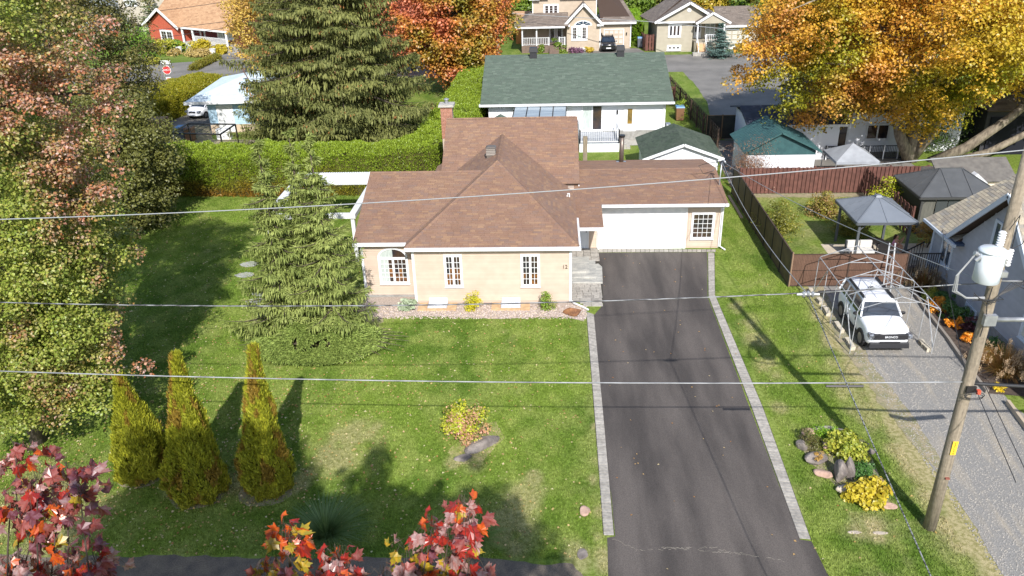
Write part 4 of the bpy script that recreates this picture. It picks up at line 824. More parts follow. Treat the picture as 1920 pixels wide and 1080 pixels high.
# ---------------------------------------------------------------- gazebos
def gazebo(name, label, x0, y0, x1, y1, z, zt, rl, m, post, ribs=True):
    t = thing(name, label, 'gazebo', ((x0+x1)/2, (y0+y1)/2, 0)); cx_, cy_ = (x0+x1)/2, (y0+y1)/2; A_, B_ = (cx_-rl/2, cy_, zt), (cx_+rl/2, cy_, zt)
    P4 = [(x0, y0, z), (x1, y0, z), (x1, y1, z), (x0, y1, z)]
    faces = [[P4[0], P4[1], B_, A_], [P4[1], P4[2], B_], [P4[2], P4[3], A_, B_], [P4[3], P4[0], A_]]
    if rl == 0: faces = [[P4[0], P4[1], A_], [P4[1], P4[2], A_], [P4[2], P4[3], A_], [P4[3], P4[0], A_]]
    for fc in faces: roof(t, fc, m, shingle=False, deck=m, th=.05, name='roof_panel')
    mb = MB()
    for i, p in enumerate(P4): mb.bar(Vector(p)+Vector((0, 0, .02)), Vector(A_ if i in (0, 3) else B_)+Vector((0, 0, .02)), .06, .04)
    if rl: mb.bar(A_, B_, .1, .06); [mb.bar((cx_-rl/2+rl*q, y0, z+.02), (cx_-rl/2+rl*q, cy_, zt+.02), .05, .04) for q in (0, 1)]
    else: mb.bar((cx_, y0, z+.02), (cx_, cy_, zt), .04, .04); mb.box(cx_-.18, cy_-.18, zt-.06, cx_+.18, cy_+.18, zt+.06, .05, .05)
    for fc in (3, 1):
        for k in range(1, 3):
            e = P4[3 if fc == 3 else 1]; g = P4[0 if fc == 3 else 2]; q = Vector(e).lerp(Vector(g), k/3); mb.bar(q+Vector((0, 0, .02)), Vector(A_ if fc == 3 else B_).lerp(q, .08)+Vector((0, 0, .02)), .03, .03)
    mb.build('ridge_cap', m, t)
    if ribs:
        mb = MB()
        for k in range(1, 30):   # standing ribs on the left face, running down the slope
            u = k/30; yb = y0+(y1-y0)*u; fr_ = 1-abs(2*u-1); top = Vector((x0+(cx_-rl/2-x0)*fr_, yb, z+(zt-z)*fr_)); mb.bar((x0, yb, z+.012), top+Vector((0, 0, .012)), .03, .02)
        mb.build('ribs', m, t)['kind'] = 'stuff'
    mb = MB()
    for a, b in ((0, 1), (1, 2), (2, 3), (3, 0)): mb.bar(Vector(P4[a])+Vector((0, 0, -.08)), Vector(P4[b])+Vector((0, 0, -.08)), .06, .12)
    mb.build('eave_beam', post, t)
    for (x, y, sx, sy) in ((x0+.25, y0+.25, 1, 1), (x1-.25, y0+.25, -1, 1), (x1-.25, y1-.25, -1, -1), (x0+.25, y1-.25, 1, -1)):
        p = MB().box(x-.06, y-.06, 0, x+.06, y+.06, z-.02).build('post', post, t); MB().bar((x, y, z-.55), (x+.45*sx, y, z-.08), .05).bar((x, y, z-.55), (x, y+.45*sy, z-.08), .05).build('brace', post, p)
    return t
GM = mat('gazebo_roof', srgb(128, 134, 142), srgb(118, 124, 132), scale=1, rough=.5, metal=.2); GP = mat('gazebo_post', srgb(88, 92, 96), rough=.5)
gazebo('metal_gazebo', 'grey steel roofed gazebo with open sides over the seating on the pale patio', 15.9, 39.6, 19.0, 43.1, 2.4, 3.25, 0, GM, GP)
G2 = mat('gazebo_black', srgb(92, 94, 96), srgb(84, 86, 88), rough=.55, metal=.2)
g2 = gazebo('hardtop_gazebo', 'large charcoal hardtop gazebo with sliding screens beside the cream shed', 20.75, 43.6, 25.4, 47.5, 2.3, 3.35, 1.2, G2, mat('gz2', srgb(66, 66, 64), rough=.6))
SCR = mat('screen_panel', srgb(70, 74, 74), rough=.4); CUR = mat('grey_curtain', srgb(110, 108, 98), srgb(84, 84, 76), scale=8, rough=.9, stretch=(8, 8, .3))
MB().box(21.05, 43.84, 0, 21.75, 43.88, 2.15).build('curtain', CUR, g2); MB().box(20.98, 44, 0, 21.02, 47, 2.15).build('curtain', mat('olive_screen', srgb(70, 68, 40), rough=.8), g2)
for i in range(2): MB().box(21.8+i*.66, 43.8, .05, 22.42+i*.66, 43.83, 2.1).build('screen_door', SCR, g2)
MB().box(24.3, 43.8, .05, 25.1, 43.83, 2.1).build('screen_door', SCR, g2); MB().box(21.0, 47.0, 0, 25.1, 47.1, 2.1).build('curtain', MATS['dark_inside'], g2); MB().box(23.25, 46.9, 1.2, 23.8, 46.98, 2.1).build('curtain', mat('amber_cloth', srgb(170, 116, 50), rough=.8), g2)
b_ = thing('white_tub', 'white edged low tub inside the charcoal gazebo', 'tub', (23.3, 44.8, 0)); MB().box(22.6, 44.1, 0, 24.2, 45.4, .8).build('body', mat('navy', (0, 0, 0)), b_, bevel=.05); MB().box(22.5, 44.0, .8, 24.3, 45.5, .88).build('rim', WHITE, b_, bevel=.03)
# furniture under the grey gazebo
t = thing('sofa', 'grey outdoor sofa with pale cushions under the front of the grey gazebo', 'sofa', (16.7, 40.6, 0)); CU = mat('cushion', srgb(206, 202, 196), rough=.9)
MB().box(16.0, 40.2, .1, 17.4, 40.95, .35).build('base', GP, t, bevel=.02); MB().box(16.0, 40.95, .1, 17.4, 41.05, .85).build('back_frame', GP, t, bevel=.02)
for i in range(2): MB().box(16.03+i*.68, 40.22, .35, 16.68+i*.68, 40.85, .5).build('cushion', CU, t, bevel=.04); MB().box(16.03+i*.68, 40.75, .5, 16.68+i*.68, 40.93, .9).build('cushion', CU, t, bevel=.04)
t = thing('round_table', 'dark round patio table with tray in the middle of the gazebo', 'table', (17.7, 41.2, 0)); MB().tube([(17.7, 41.2, .7), (17.7, 41.2, .74)], .45, 20).build('tabletop', DARKM, t)
for k in range(4): a = .8+k*1.57; MB().bar((17.7+.35*math.cos(a), 41.2+.35*math.sin(a), 0), (17.7+.25*math.cos(a), 41.2+.25*math.sin(a), .7), .04).build('leg', DARKM, t)
t = thing('outdoor_chair', 'dark metal patio chair left of the seated woman', 'chair', (17.9, 40.3, 0)); MB().box(17.65, 40.05, .4, 18.15, 40.5, .45).build('seat', DARKM, t); MB().box(17.65, 40.5, .45, 18.15, 40.54, .95).build('backrest', DARKM, t)
for x in (17.67, 18.1):
    for y in (40.07, 40.48): MB().box(x, y, 0, x+.04, y+.04, .4).build('leg', DARKM, t)
t = thing('lounger', 'slatted pale lounger on the patio left of the gazebo post', 'lounger', (15.2, 38.6, 0))
for i in range(6): MB().box(14.6+i*.0, 37.7+i*.34, .28, 15.25, 38.0+i*.34, .32).build('slat', mat('pale_wood', srgb(208, 190, 166), rough=.8, objrand=.1), t)
for x in (14.65, 15.15):
    for y in (37.8, 39.6): MB().box(x, y, 0, x+.06, y+.06, .28).build('leg', DARKM, t)
t = thing('low_table', 'dark low ottoman table in front of the seated woman', 'table', (18.2, 39.3, 0)); MB().box(17.3, 38.5, .3, 18.9, 39.6, .36).build('top', mat('taupe_top', srgb(112, 100, 96), rough=.7), t, bevel=.02)
for x in (17.35, 18.78):
    for y in (38.55, 39.48): MB().box(x, y, 0, x+.06, y+.06, .3).build('leg', DARKM, t)
t = thing('garden_bench', 'pale bench on which the woman in pink sits', 'bench', (18.55, 40.75, 0)); MB().box(18.1, 40.6, .38, 19.1, 41.1, .44).build('seat', mat('pale_wood', (0, 0, 0)), t, bevel=.01)
for x in (18.15, 18.98):
    for y in (40.65, 41.0): MB().box(x, y, 0, x+.06, y+.06, .38).build('leg', mat('pale_wood', (0, 0, 0)), t)
# seated woman
def skin_body(name, V_, E_, Rr, m, parent, sub=2):
    me = bpy.data.meshes.new(name); me.from_pydata(V_, E_, []); me.materials.append(m); o = link(name, me, parent)
    md = o.modifiers.new('skin', 'SKIN'); me.skin_vertices.new() if not me.skin_vertices else None
    for i, r in enumerate(Rr): me.skin_vertices[0].data[i].radius = (r, r)
    me.skin_vertices[0].data[0].use_root = True; s_ = o.modifiers.new('sub', 'SUBSURF'); s_.levels = s_.render_levels = sub; return o
SK = mat('skin', srgb(214, 160, 128), rough=.6); t = thing('person', 'woman in pink top sitting on the patio bench with her hands raised', 'person', (18.55, 40.85, .44), rz=math.radians(70), local=True)
V_ = [(0, 0, .1), (0, -.02, .3), (0, -.05, .47), (0, -.07, .56), (0, -.1, .64), (0, -.11, .72),
      (-.09, -.05, .08), (-.12, -.42, .1), (-.12, -.45, -.32), (-.12, -.58, -.4), (.09, -.05, .08), (.13, -.42, .14), (.13, -.4, -.3), (.13, -.54, -.38),
      (-.17, -.05, .47), (-.2, -.25, .3), (-.1, -.38, .52), (-.07, -.4, .6), (.17, -.05, .47), (.2, -.25, .32), (.1, -.38, .52), (.06, -.4, .6)]
E_ = [(0, 1), (1, 2), (2, 3), (3, 4), (4, 5), (0, 6), (6, 7), (7, 8), (8, 9), (0, 10), (10, 11), (11, 12), (12, 13), (2, 14), (14, 15), (15, 16), (16, 17), (2, 18), (18, 19), (19, 20), (20, 21)]
b_ = skin_body('body', V_, E_, [.13, .11, .12, .05, .085, .09, .1, .07, .05, .04, .1, .07, .05, .04, .055, .042, .032, .035, .055, .042, .032, .035], SK, t)
skin_body('pink_top', [(0, .005, .04), (0, -.015, .22), (0, -.04, .42), (0, -.05, .49), (-.16, -.06, .46), (.16, -.06, .46)], [(0, 1), (1, 2), (2, 3), (2, 4), (2, 5)], [.16, .135, .145, .09, .07, .07], mat('pink', srgb(232, 164, 196), rough=.8), t)
skin_body('hair', [(0, -.07, .76), (0, -.02, .72), (0, .02, .6), (0, .04, .45)], [(0, 1), (1, 2), (2, 3)], [.07, .1, .085, .05], mat('brown_hair', srgb(66, 42, 30), rough=.6), t)
for sx in (-1, 1):
    for k in range(4): MB().tube([(.07*sx-.02*sx+.015*k*sx, -.41, .6), (.05*sx+.015*k*sx, -.44, .66), (.03*sx+.012*k*sx, -.42, .7)], [.01, .009, .006], 5).build('finger', SK, t)
    MB().tube([(.07*sx, -.39, .6), (.02*sx, -.42, .64)], [.011, .008], 5).build('thumb', SK, t)
    MB().ball((.035*sx, -.2, .71), .012, 6, 4).build('eye', DARKM, t)
# steps and railing at the grey house
t = thing('entry_steps', 'small concrete steps with black railing at the back corner of the grey house', 'steps', (18.2, 39.3, 0))
for k in range(4): MB().box(17.9+k*.28, 38.7, 0, 18.17+k*.28, 40.2, .16*(k+1)).build('step', CONC, t)
mb = MB(); mb.bar((17.95, 38.68, 1.0), (19.1, 38.68, 1.7), .05)
for k in range(9): x = 17.98+k*.135; mb.bar((x, 38.68, .16+(k*.08)), (x, 38.68, 1.0+(x-17.95)*.6), .022)
mb.build('railing', mat('black_rail', srgb(24, 24, 26), rough=.5), t)
# ---------------------------------------------------------------- grey house on the right
t = thing('grey_sided_house', 'grey clapboard house with weathered shingles along the gravel drive at the right edge', 'house', (22, 33, 0))
gx = 19.25; MB().box(gx, 22, 0, gx+7, 38.3, .7).build('foundation', FOUND, t)
MB().box(gx+.04, 22, .7, gx+7, 38.3, 3.05).build('wall', mat('grey_wall', srgb(160, 162, 168), rough=.8), t)
siding(t, (gx+.04, 38.3), (gx+.04, 35.8), .7, 3.0, GREY, .13, True)
gw = (32.2, 6.35); ga, gb = 35.9, 28.4
MB().slab([(gx+.04, ga, 3.0), (gx+.04, gb, 3.0), (gx+.04, gw[0], gw[1])], (.2, 0, 0)).build('gable_wall', MATS['grey_wall'], t)
MB().slab([(gx+.04, gb+.2, 3.0), (gx+.04, 22, 3.0), (gx+.04, 22, 6), (gx+.04, gb+.2, 3.4)], (.2, 0, 0)).build('gable_wall', MATS['grey_wall'], t)
L_ = 13.8; topf = lambda q: (3.0+(6.35-3.0)*(q*L_)/(35.8-32.2)) if 35.8-q*L_ > 32.2 else max(3.0, 6.35-(32.2-(35.8-q*L_))*.9)
siding(t, (gx+.04, 35.8), (gx+.04, 22), .7, 6.3, GREY, .13, True, top=topf)
roof(t, [(gx-.35, 38.75, 2.95), (gx-.35, 35.6, 2.95), (gx+5.2, 35.6, 6.2), (gx+5.2, 38.75, 6.2)], SHL, .16, (.22, .34))
# cross gable with its ridge running into the main roof
roof(t, [(gx-.35, 36.3, 3.05), (gx+4.8, 36.3, 3.05), (gx+4.8, 32.2, 6.6), (gx-.35, 32.2, 6.6)], SHL, .16, (.22, .34)); roof(t, [(gx+4.8, 28.3, 3.05), (gx-.35, 28.3, 3.05), (gx-.35, 32.2, 6.6), (gx+4.8, 32.2, 6.6)], SHL, .16, (.22, .34))
GT = mat('pale_blue_trim', srgb(196, 204, 214), rough=.5); mb = MB(); mb.bar((gx-.38, 36.3, 2.95), (gx-.38, 32.2, 6.5), .06, .22); mb.bar((gx-.38, 28.3, 2.95), (gx-.38, 32.2, 6.5), .06, .22); mb.bar((gx-.4, 38.75, 2.88), (gx-.4, 35.3, 2.88), .1, .14); mb.box(gx-.02, 38.2, .2, gx+.08, 38.34, 2.9); mb.build('trim', GT, t)
MB().box(gx-.34, 35.3, 2.88, gx+.5, 36.0, 3.0, .0, .0).build('eave_return', mat('navy_return', srgb(58, 74, 98), rough=.6), t)
fg = frame_at((gx+.04, 0), (0, -1), (-1, 0))
WX = lambda a, b: (-atX(a, b, gx).y)
def wwin(px0, py0, px1, py1, **k):
    a, b = atX(px0, py0, gx), atX(px1, py1, gx); return window(t, fg, -max(a.y, b.y), min(a.z, b.z), -min(a.y, b.y), max(a.z, b.z), **k)
window(t, fg, -37.2, 1.35, -36.25, 2.5, 2, 1, 1, each=False, curt=(), glass=GLASSB, trim=GT, label='two sash window near the back corner')
window(t, fg, -33.2, 3.6, -32.3, 5.0, 2, 1, 1, each=False, glass=GLASSB, trim=GT, label='upper window under the gable')
window(t, fg, -33.9, .15, -33.0, .62, 2, 1, 1, each=False, glass=GLASSB, trim=GT, label='low basement window above the flower bed')
window(t, fg, -29.6, 1.35, -27.9, 2.75, 3, 1, 1, each=False, glass=GLASSB, trim=GT, label='wide front window', curt=(0,))
# ---------------------------------------------------------------- far houses
def pw(t, Y, x0, y0, x1, y1, **k):
    a, b = atY(x0, y1, Y), atY(x1, y0, Y); return window(t, FY(Y), min(a.x, b.x), a.z, max(a.x, b.x), b.z, **k)
t = thing('tan_two_storey_house', 'tan two storey house with front porch, steep white trimmed gable and attached garage', 'house', (3, 106, 0))
ya = 105.4; ux0, ux1 = -2.2, 5.9
MB().box(-3.6, 107.3, 0, 2.1, 114, 3.3).box(2.1, ya, 0, 6.3, 114, 3.35).box(6.3, 106.8, 0, 10.3, 114, 3.3).box(ux0, 107.6, 3.2, ux1, 114.5, 7.3).build('wall', TAN, t)
siding(t, (2.1, ya), (6.3, ya), .5, 3.35, TAN, .16); siding(t, (6.3, 106.8), (10.3, 106.8), .3, 3.3, TAN, .16); siding(t, (ux0, 107.6), (ux1, 107.6), 3.4, 7.2, TAN, .16); siding(t, (-3.6, 107.3), (2.1, 107.3), 1, 3.3, TAN, .16)
ga_, gb_, gt_ = 1.9, 6.5, 5.85; gm = 4.2
MB().slab([(2.1, ya, 3.3), (6.3, ya, 3.3), (gm, ya, 5.6)], (0, .15, 0)).build('gable_wall', TAN, t)
roof(t, [(ga_-.1, 110, 3.3), (ga_-.1, ya-.5, 3.3), (gm, ya-.5, gt_), (gm, 110, gt_)], SHY, .2, (.3, .7)); roof(t, [(gb_+.1, ya-.5, 3.3), (gb_+.1, 110, 3.3), (gm, 110, gt_), (gm, ya-.5, gt_)], SHY, .2, (.3, .7))
mb = MB(); mb.bar((ga_-.15, ya-.55, 3.2), (gm, ya-.55, gt_-.1), .06, .3); mb.bar((gb_+.15, ya-.55, 3.2), (gm, ya-.55, gt_-.1), .06, .3); mb.box(ga_-.2, ya-.5, 3.08, ga_+.6, ya, 3.3); mb.box(gb_-.6, ya-.5, 3.08, gb_+.2, ya, 3.3)
mb.box(-4.4, 104.3, 3.05, 1.85, 104.45, 3.25); mb.box(6.6, 106.2, 3.1, 10.9, 106.4, 3.35); mb.build('fascia', WHITE, t)
roof(t, [(-4.4, 104.4, 3.25), (2.3, 104.4, 3.25), (2.3, 107.6, 4.5), (-2.4, 107.6, 4.5)], SHY, .2, (.3, .7)); roof(t, [(-4.4, 110, 3.25), (-4.4, 104.4, 3.25), (-2.4, 107.6, 4.5), (-2.4, 110, 4.5)], SHY, .2, (.3, .7))
roof(t, [(6.4, 106.3, 3.35), (10.95, 106.3, 3.35), (8.9, 111.5, 6.4), (5.9, 111.5, 7.2)], SHY, .2, (.3, .7)); roof(t, [(10.95, 106.3, 3.35), (10.95, 116, 3.35), (8.9, 111.5, 6.4)], SHY, .2, (.3, .7))
roof(t, [(ux0-.4, 107.1, 6.3), (-.2, 107.1, 6.3), (-.2, 111, 8.), (ux0-.4, 111, 8.)], SHY, .2, (.3, .7)); roof(t, [(1.4, 107.1, 6.55), (ux1+.3, 107.1, 6.55), (ux1+.3, 111, 9), (1.4, 111, 9)], SHY, .2, (.3, .7))
mb = MB(); mb.box(ux0-.45, 107, 6.1, -1.3, 107.15, 6.3); mb.box(1.35, 107, 6.3, ux1+.35, 107.15, 6.55); mb.build('trim_board', WHITE, t); mb = MB(); mb.box(ux0-.05, 107.5, 3.4, ux0+.06, 107.62, 6.2); mb.build('trim_board', WHITE, t); mb = MB(); mb.box(ux1-.06, 107.5, 3.4, ux1+.05, 107.62, 6.4); mb.build('trim_board', WHITE, t); mb = MB(); mb.box(6.25, ya-.05, .3, 6.38, 106.8, 3.1); mb.build('trim_board', WHITE, t); mb = MB(); mb.box(10.2, 106.7, .2, 10.33, 106.8, 3.1); mb.build('corner_trim', WHITE, t)
pw(t, 107.6, 1021, 9, 1046, 26, sashes=3, nx=1, nz=3, each=False, fw=.12, trim=WHITE)
w_ = pw(t, ya, 1073, 50, 1100, 74, sashes=3, nx=2, nz=4, each=False, fw=.12, curt=(1,), label='tall front window with arched top')
cx_, zz = 4.15, atY(1086, 50, ya).z+.12
MB().slab([(cx_+1.15*math.cos(q), ya, zz+.62*math.sin(q)) for q in np.linspace(0, math.pi, 12)], (0, -.05, 0)).build('arch_frame', WHITE, w_)
for k in range(4): MB().slab([(cx_+r_*math.cos(q), ya-.05, zz+.05+r_*.5*math.sin(q)) for r_, q in ((.3, k*.78+.05), (.98, k*.78+.06), (.98, k*.78+.72), (.3, k*.78+.73))], (0, -.01, 0)).build('pane', GLASSB, w_)
pw(t, ya, 1075, 91, 1100, 96, sashes=3, nx=1, nz=1, each=False, fw=.12)
door(t, FY(107.3), -.1, .9, .65, 2.9, (.2, .15, .8, .9)); door(t, FY(107.3), .85, .9, 1.6, 2.9, (.2, .15, .8, .9)); garage_door(t, FY(106.8), 6.95, 9.35, 2.35, 4, 4)
for x in (6.6, 9.75): MB().box(x-.06, 106.6, 1.7, x+.06, 106.8, 2.0).build('wall_lamp', DARKM, t)
p_ = MB().box(-3.6, 104.7, 0, 1.9, 107.3, .9).build('porch', mat('porch_wood', srgb(122, 104, 92), srgb(108, 92, 82), scale=5, rough=.9), t)
for k in range(5): MB().box(-.1, 104.7-.28*(k+1), 0, 1.1, 104.7-.28*k-.002, .75-.15*k).build('stair', MATS['porch_wood'], t)
railing(t, [(-3.5, 107.2), (-3.5, 104.8), (-1.7, 104.8), (-.15, 104.8)], .9, .95, WHITE, .2, .05, .12); railing(t, [(1.15, 104.8), (1.85, 104.8)], .9, .95, WHITE, .2, .05, .12)
for x in (-3.5, -1.7): MB().box(x-.08, 104.72, .9, x+.08, 104.88, 3.1).build('column', WHITE, t)
t = thing('orange_shed', 'orange cedar shed with shingle roof left of the tan two storey house', 'shed', (-3.6, 112, 0)); MB().box(-4.6, 112, 0, -3.0, 116, 2.3).build('wall', mat('cedar', srgb(232, 160, 96), srgb(214, 140, 80), scale=4, rough=.8), t); roof(t, [(-5, 112-.3, 2.9), (-2, 111.7, 2.9), (-2, 114.5, 3.9), (-5, 114.5, 3.9)], SHT, .2, (.3, .6)); MB().box(-4.8, 111.9, 2.3, -2.4, 114, 2.9).build('gable_wall', WHITE, t)
# second house
t = thing('greige_bungalow', 'greige raised bungalow with white trimmed front gable and small porch', 'house', (17, 106, 0)); yb = 103.6
MB().box(13.2, yb, 0, 17.6, 113, 3.6).box(17.6, 105.6, 0, 21.2, 113, 3.3).box(21.2, 104.8, 0, 26, 112, 2.7).build('wall', GREIGE, t); siding(t, (13.2, yb), (17.6, yb), .2, 3.6, GREIGE, .16); siding(t, (21.2, 104.8), (26, 104.8), .2, 2.7, GREIGE, .16)
hx0, hx1, hm, hz, ht = 12.9, 20.9, 17.0, 3.65, 5.9
MB().slab([(13.4, yb, 3.6), (20.2, yb, 3.6), (hm, yb, 5.65)], (0, .12, 0)).build('gable_wall', GREIGE, t); MB().tube([(hm, yb-.02, 4.95), (hm, yb-.06, 4.95)], .25, 14).build('gable_vent', WHITE, t)
roof(t, [(hx0, 112, hz), (hx0, yb-.5, hz), (hm, yb-.5, ht), (hm, 112, ht)], SHY, .2, (.3, .7)); roof(t, [(hx1, yb-.5, hz), (hx1, 112, hz), (hm, 112, ht), (hm, yb-.5, ht)], SHY, .2, (.3, .7))
roof(t, [(11.9, 112, 3.3), (12.6, yb+.2, 3.5), (hm, 107.5, 6.2), (hm, 112, 6.2)], SHY, .2, (.3, .7))
mb = MB(); mb.bar((hx0-.1, yb-.55, hz-.08), (hm, yb-.55, ht-.08), .06, .28); mb.bar((hx1, yb-.55, hz-.08), (hm, yb-.55, ht-.08), .06, .28); mb.box(hx0, yb-.5, 3.5, 17.7, yb-.35, 3.7)
qx0, qx1, qm = 17.7, 21.9, 19.7; mb.bar((qx0, 102.2, 3.5), (qm, 102.2, 4.7), .06, .26); mb.bar((qx1, 102.2, 3.5), (qm, 102.2, 4.7), .06, .26); mb.box(21.0, 104.2, 2.7, 26.3, 104.4, 2.95); mb.build('fascia', WHITE, t)
roof(t, [(qx0, 106, 3.55), (qx0, 102.3, 3.55), (qm, 102.3, 4.75), (qm, 106, 4.75)], SHY, .2, (.3, .7)); roof(t, [(qx1, 102.3, 3.55), (qx1, 106, 3.55), (qm, 106, 4.75), (qm, 102.3, 4.75)], SHY, .2, (.3, .7)); MB().slab([(qx0+.3, 102.35, 3.5), (qx1-.3, 102.35, 3.5), (qm, 102.35, 4.6)], (0, .1, 0)).build('porch_gable', GREIGE, t)
roof(t, [(20.8, 104.2, 2.9), (26.4, 104.2, 2.9), (26.4, 108.5, 4.7), (20.8, 108.5, 4.7)], SHY, .2, (.3, .7))
pw(t, yb, 1254, 47, 1276, 68, sashes=3, nx=1, nz=1, each=False, fw=.12); pw(t, yb, 1252, 86, 1275, 93, sashes=3, nx=1, nz=1, each=False, fw=.14)
door(t, FY(105.6), 18.1, 1.3, 18.9, 3.1, (.15, .4, .85, .9)); window(t, FY(105.6), 19.5, 1.6, 20.6, 3.1, 2, 1, 1, each=False, curt=(0, 1), glass=GLASSB); garage_door(t, FY(104.8), 21.9, 24.9, 2.3, 4, 4)
pf = mat('porch_tan', srgb(206, 172, 132), rough=.8); MB().box(17.75, 102.6, 0, 21.4, 105.6, 1.25).build('porch', GREIGE, t)
for k in range(6): MB().box(18.0, 102.6-.27*(k+1), 0, 18.95, 102.6-.27*k-.002, 1.1-.18*k).build('stair', pf, t)
MB().box(17.3, 100.4, 0, 19.2, 101.2, .35).build('planter_wall', CONC, t)
railing(t, [(19.1, 102.7), (21.3, 102.7)], 1.25, .9, WHITE, .2, .05, .12)
mb = MB(); mb.bar((18.0, 102.6, 2.1), (18.0, 101, 1.0), .06); mb.bar((18.95, 102.6, 2.1), (18.95, 101, 1.0), .06); mb.bar((18.0, 101, 0), (18.0, 101, 1.05), .1); mb.bar((18.95, 101, 0), (18.95, 101, 1.05), .1); mb.build('stair_rail', WHITE, t)
for x in (18.0, 21.2): MB().box(x-.09, 102.5, 1.25, x+.09, 102.68, 3.5).build('column', WHITE, t)
# fence and hedge between them
board_fence('board_fence', 'brown fence and gate left of the greige bungalow', (12.0, 104.6), (13.1, 104.6), 2.0, FB, .3, .27)
board_fence('board_fence', 'long brown fence receding left of the greige bungalow', (12.0, 121), (11.9, 104.8), 1.8, FB, .4, .36)
board_fence('board_fence', 'distant brown fence behind the lawn of the tan house', (-12, 121.5), (-5, 121.5), 2., FB, .4, .36)
# brick bungalow at the top
t = thing('brick_bungalow', 'distant brown brick bungalow with dark grey roof at the top of the view', 'house', (-10, 135, 0)); BR2 = mat('brown_brick', srgb(150, 104, 84), srgb(128, 88, 72), scale=5, rough=.9)
MB().box(-22, 134, 0, -6.9, 142, 2.6).build('wall', BR2, t); roof(t, [(-23, 133.2, 2.5), (-6.2, 133.2, 2.5), (-7.5, 138, 5), (-22, 138, 5)], mat('slate', srgb(92, 94, 104), srgb(80, 82, 92), scale=2, rough=.8), shingle=False, deck=mat('slate', (0, 0, 0))); MB().box(-23.1, 133.1, 2.3, -6.1, 133.22, 2.55).build('fascia', WHITE, t)
pw(t, 134, 889, 18, 896, 28, sashes=1, nx=1, nz=1, each=False); pw(t, 134, 919, 10, 932, 20, sashes=2, nx=1, nz=1, each=False); door(t, FY(134), -10.9, .1, -9.2, 2.2, None, DARKM)
# red brick house, turned
BRR = mat('red_brick', srgb(196, 98, 72), srgb(178, 84, 62), scale=7, rough=.9, bump=.3, fine=(20, .12)); BRD = mat('maroon_brick', srgb(122, 60, 62), srgb(104, 50, 54), scale=6, rough=.9)
A0 = at(286, 84); B0 = at(430, 101); d_ = (B0-A0).normalized(); nn = Vector((d_.y, -d_.x, 0))
if nn.y > 0: nn = -nn
def PX(px, py, off=0.):   # photograph point on the vertical plane through the house front -> (s, z)
    o = A0+nn*off; r = Vector(ray(px, py)); k = (o-Vector((0, 0, CH))).dot(nn)/r.dot(nn); p = Vector((0, 0, CH))+r*k; return (p-o).dot(d_), p.z, p
t = thing('red_brick_house', 'red brick house with tan shingle roof, white trimmed gable and white columned porch', 'house', tuple(A0))
W = lambda s, off, z: A0+d_*s+nn*off+Vector((0, 0, z))
g1 = PX(344, 92)[0]; zE = PX(338, 52)[1]; ap_s, ap_z, _ = PX(297, 16, .4); LT = (B0-A0).length; zE = max(zE, 2.9)
MB().slab([W(0, 0, 0), W(g1, 0, 0), W(g1, -9, 0), W(0, -9, 0)], (0, 0, zE)).build('wall', BRR, t); MB().slab([W(0, 0, zE), W(g1, 0, zE), W(g1/2, 0, ap_z-.25)], -nn*.2).build('gable_wall', BRR, t)
MB().slab([W(g1, -2.2, 0), W(LT, -2.2, 0), W(LT, -10, 0), W(g1, -10, 0)], (0, 0, zE+.05)).build('wall', BRD, t)
RD = zE+5.6; MB().slab([W(LT-.01, -2.2, zE), W(LT-.01, -13, zE), W(LT-.01, -7, RD-.4)], -d_*.2).build('gable_wall', BRD, t)
roof(t, [W(-.6, .5, zE-.1), W(-.6, -8, zE-.1), W(g1/2, -8, ap_z), W(g1/2, .5, ap_z)], SHT, .22, (.3, .7)); roof(t, [W(g1+.4, -8, zE-.1), W(g1+.4, .5, zE-.1), W(g1/2, .5, ap_z), W(g1/2, -8, ap_z)], SHT, .22, (.3, .7))
roof(t, [W(-.3, -.6+.6, zE), W(LT+.5, 0, zE), W(LT+.5, -7, RD), W(-.3, -7, RD)], SHT, .22, (.3, .7))
mb = MB(); mb.bar(W(-.7, .55, zE-.2), W(g1/2, .55, ap_z-.1), .08, .36); mb.bar(W(g1+.45, .55, zE-.2), W(g1/2, .55, ap_z-.1), .08, .36); mb.bar(W(g1+.3, .05, zE-.08), W(LT+.5, .05, zE-.08), .12, .22); mb.build('fascia', WHITE, t)
fr = (A0, d_, nn); s0, z0, _ = PX(306, 81); s1, z1, _ = PX(322, 59); window(t, fr, s0, z0, s1, z1, 2, 2, 4, each=False, fw=.14)
fr2 = (A0-nn*2.2, d_, nn); door(t, fr2, g1+1.4, .9, g1+2.5, zE-.2, (.25, .2, .75, .9)); window(t, fr2, LT-4.6, 1.5, LT-1.4, zE-.3, 3, 2, 3, each=False, fw=.14, curt=(0, 2), glass=GLASSB)
MB().slab([W(g1, 0, 0), W(LT, 0, 0), W(LT, -2.2, 0), W(g1, -2.2, 0)], (0, 0, .9)).build('porch', CONC, t)
for s in (g1+.35, g1+2.6, LT-.2): c = W(s, -.15, 0); MB().box(c.x-.12, c.y-.12, .9, c.x+.12, c.y+.12, zE-.1).build('column', WHITE, t)
railing(t, [tuple(W(g1+2.7, -.15, 0).xy), tuple(W(LT-.2, -.15, 0).xy)], .9, .95, WHITE, .22, .06, .14)
for k in range(4): MB().slab([W(g1+.5, .3*(k+1), 0), W(g1+2.4, .3*(k+1), 0), W(g1+2.4, .3*k+.01, 0), W(g1+.5, .3*k+.01, 0)], (0, 0, .8-.2*k)).build('stair', mat('pale_stair', srgb(190, 194, 192), rough=.8), t)
for px_, py_ in ((337, 99), (400, 103)):
    p = at(px_, py_); tag(MB().tube([(p.x, p.y, 0), (p.x, p.y, .8)], [.3, .42], 12).build('planter', WHITE), 'white round planter '+('left of the porch steps' if px_ < 350 else 'at the driveway corner')+' of the red brick house', 'planter', 'white planters at the brick house')
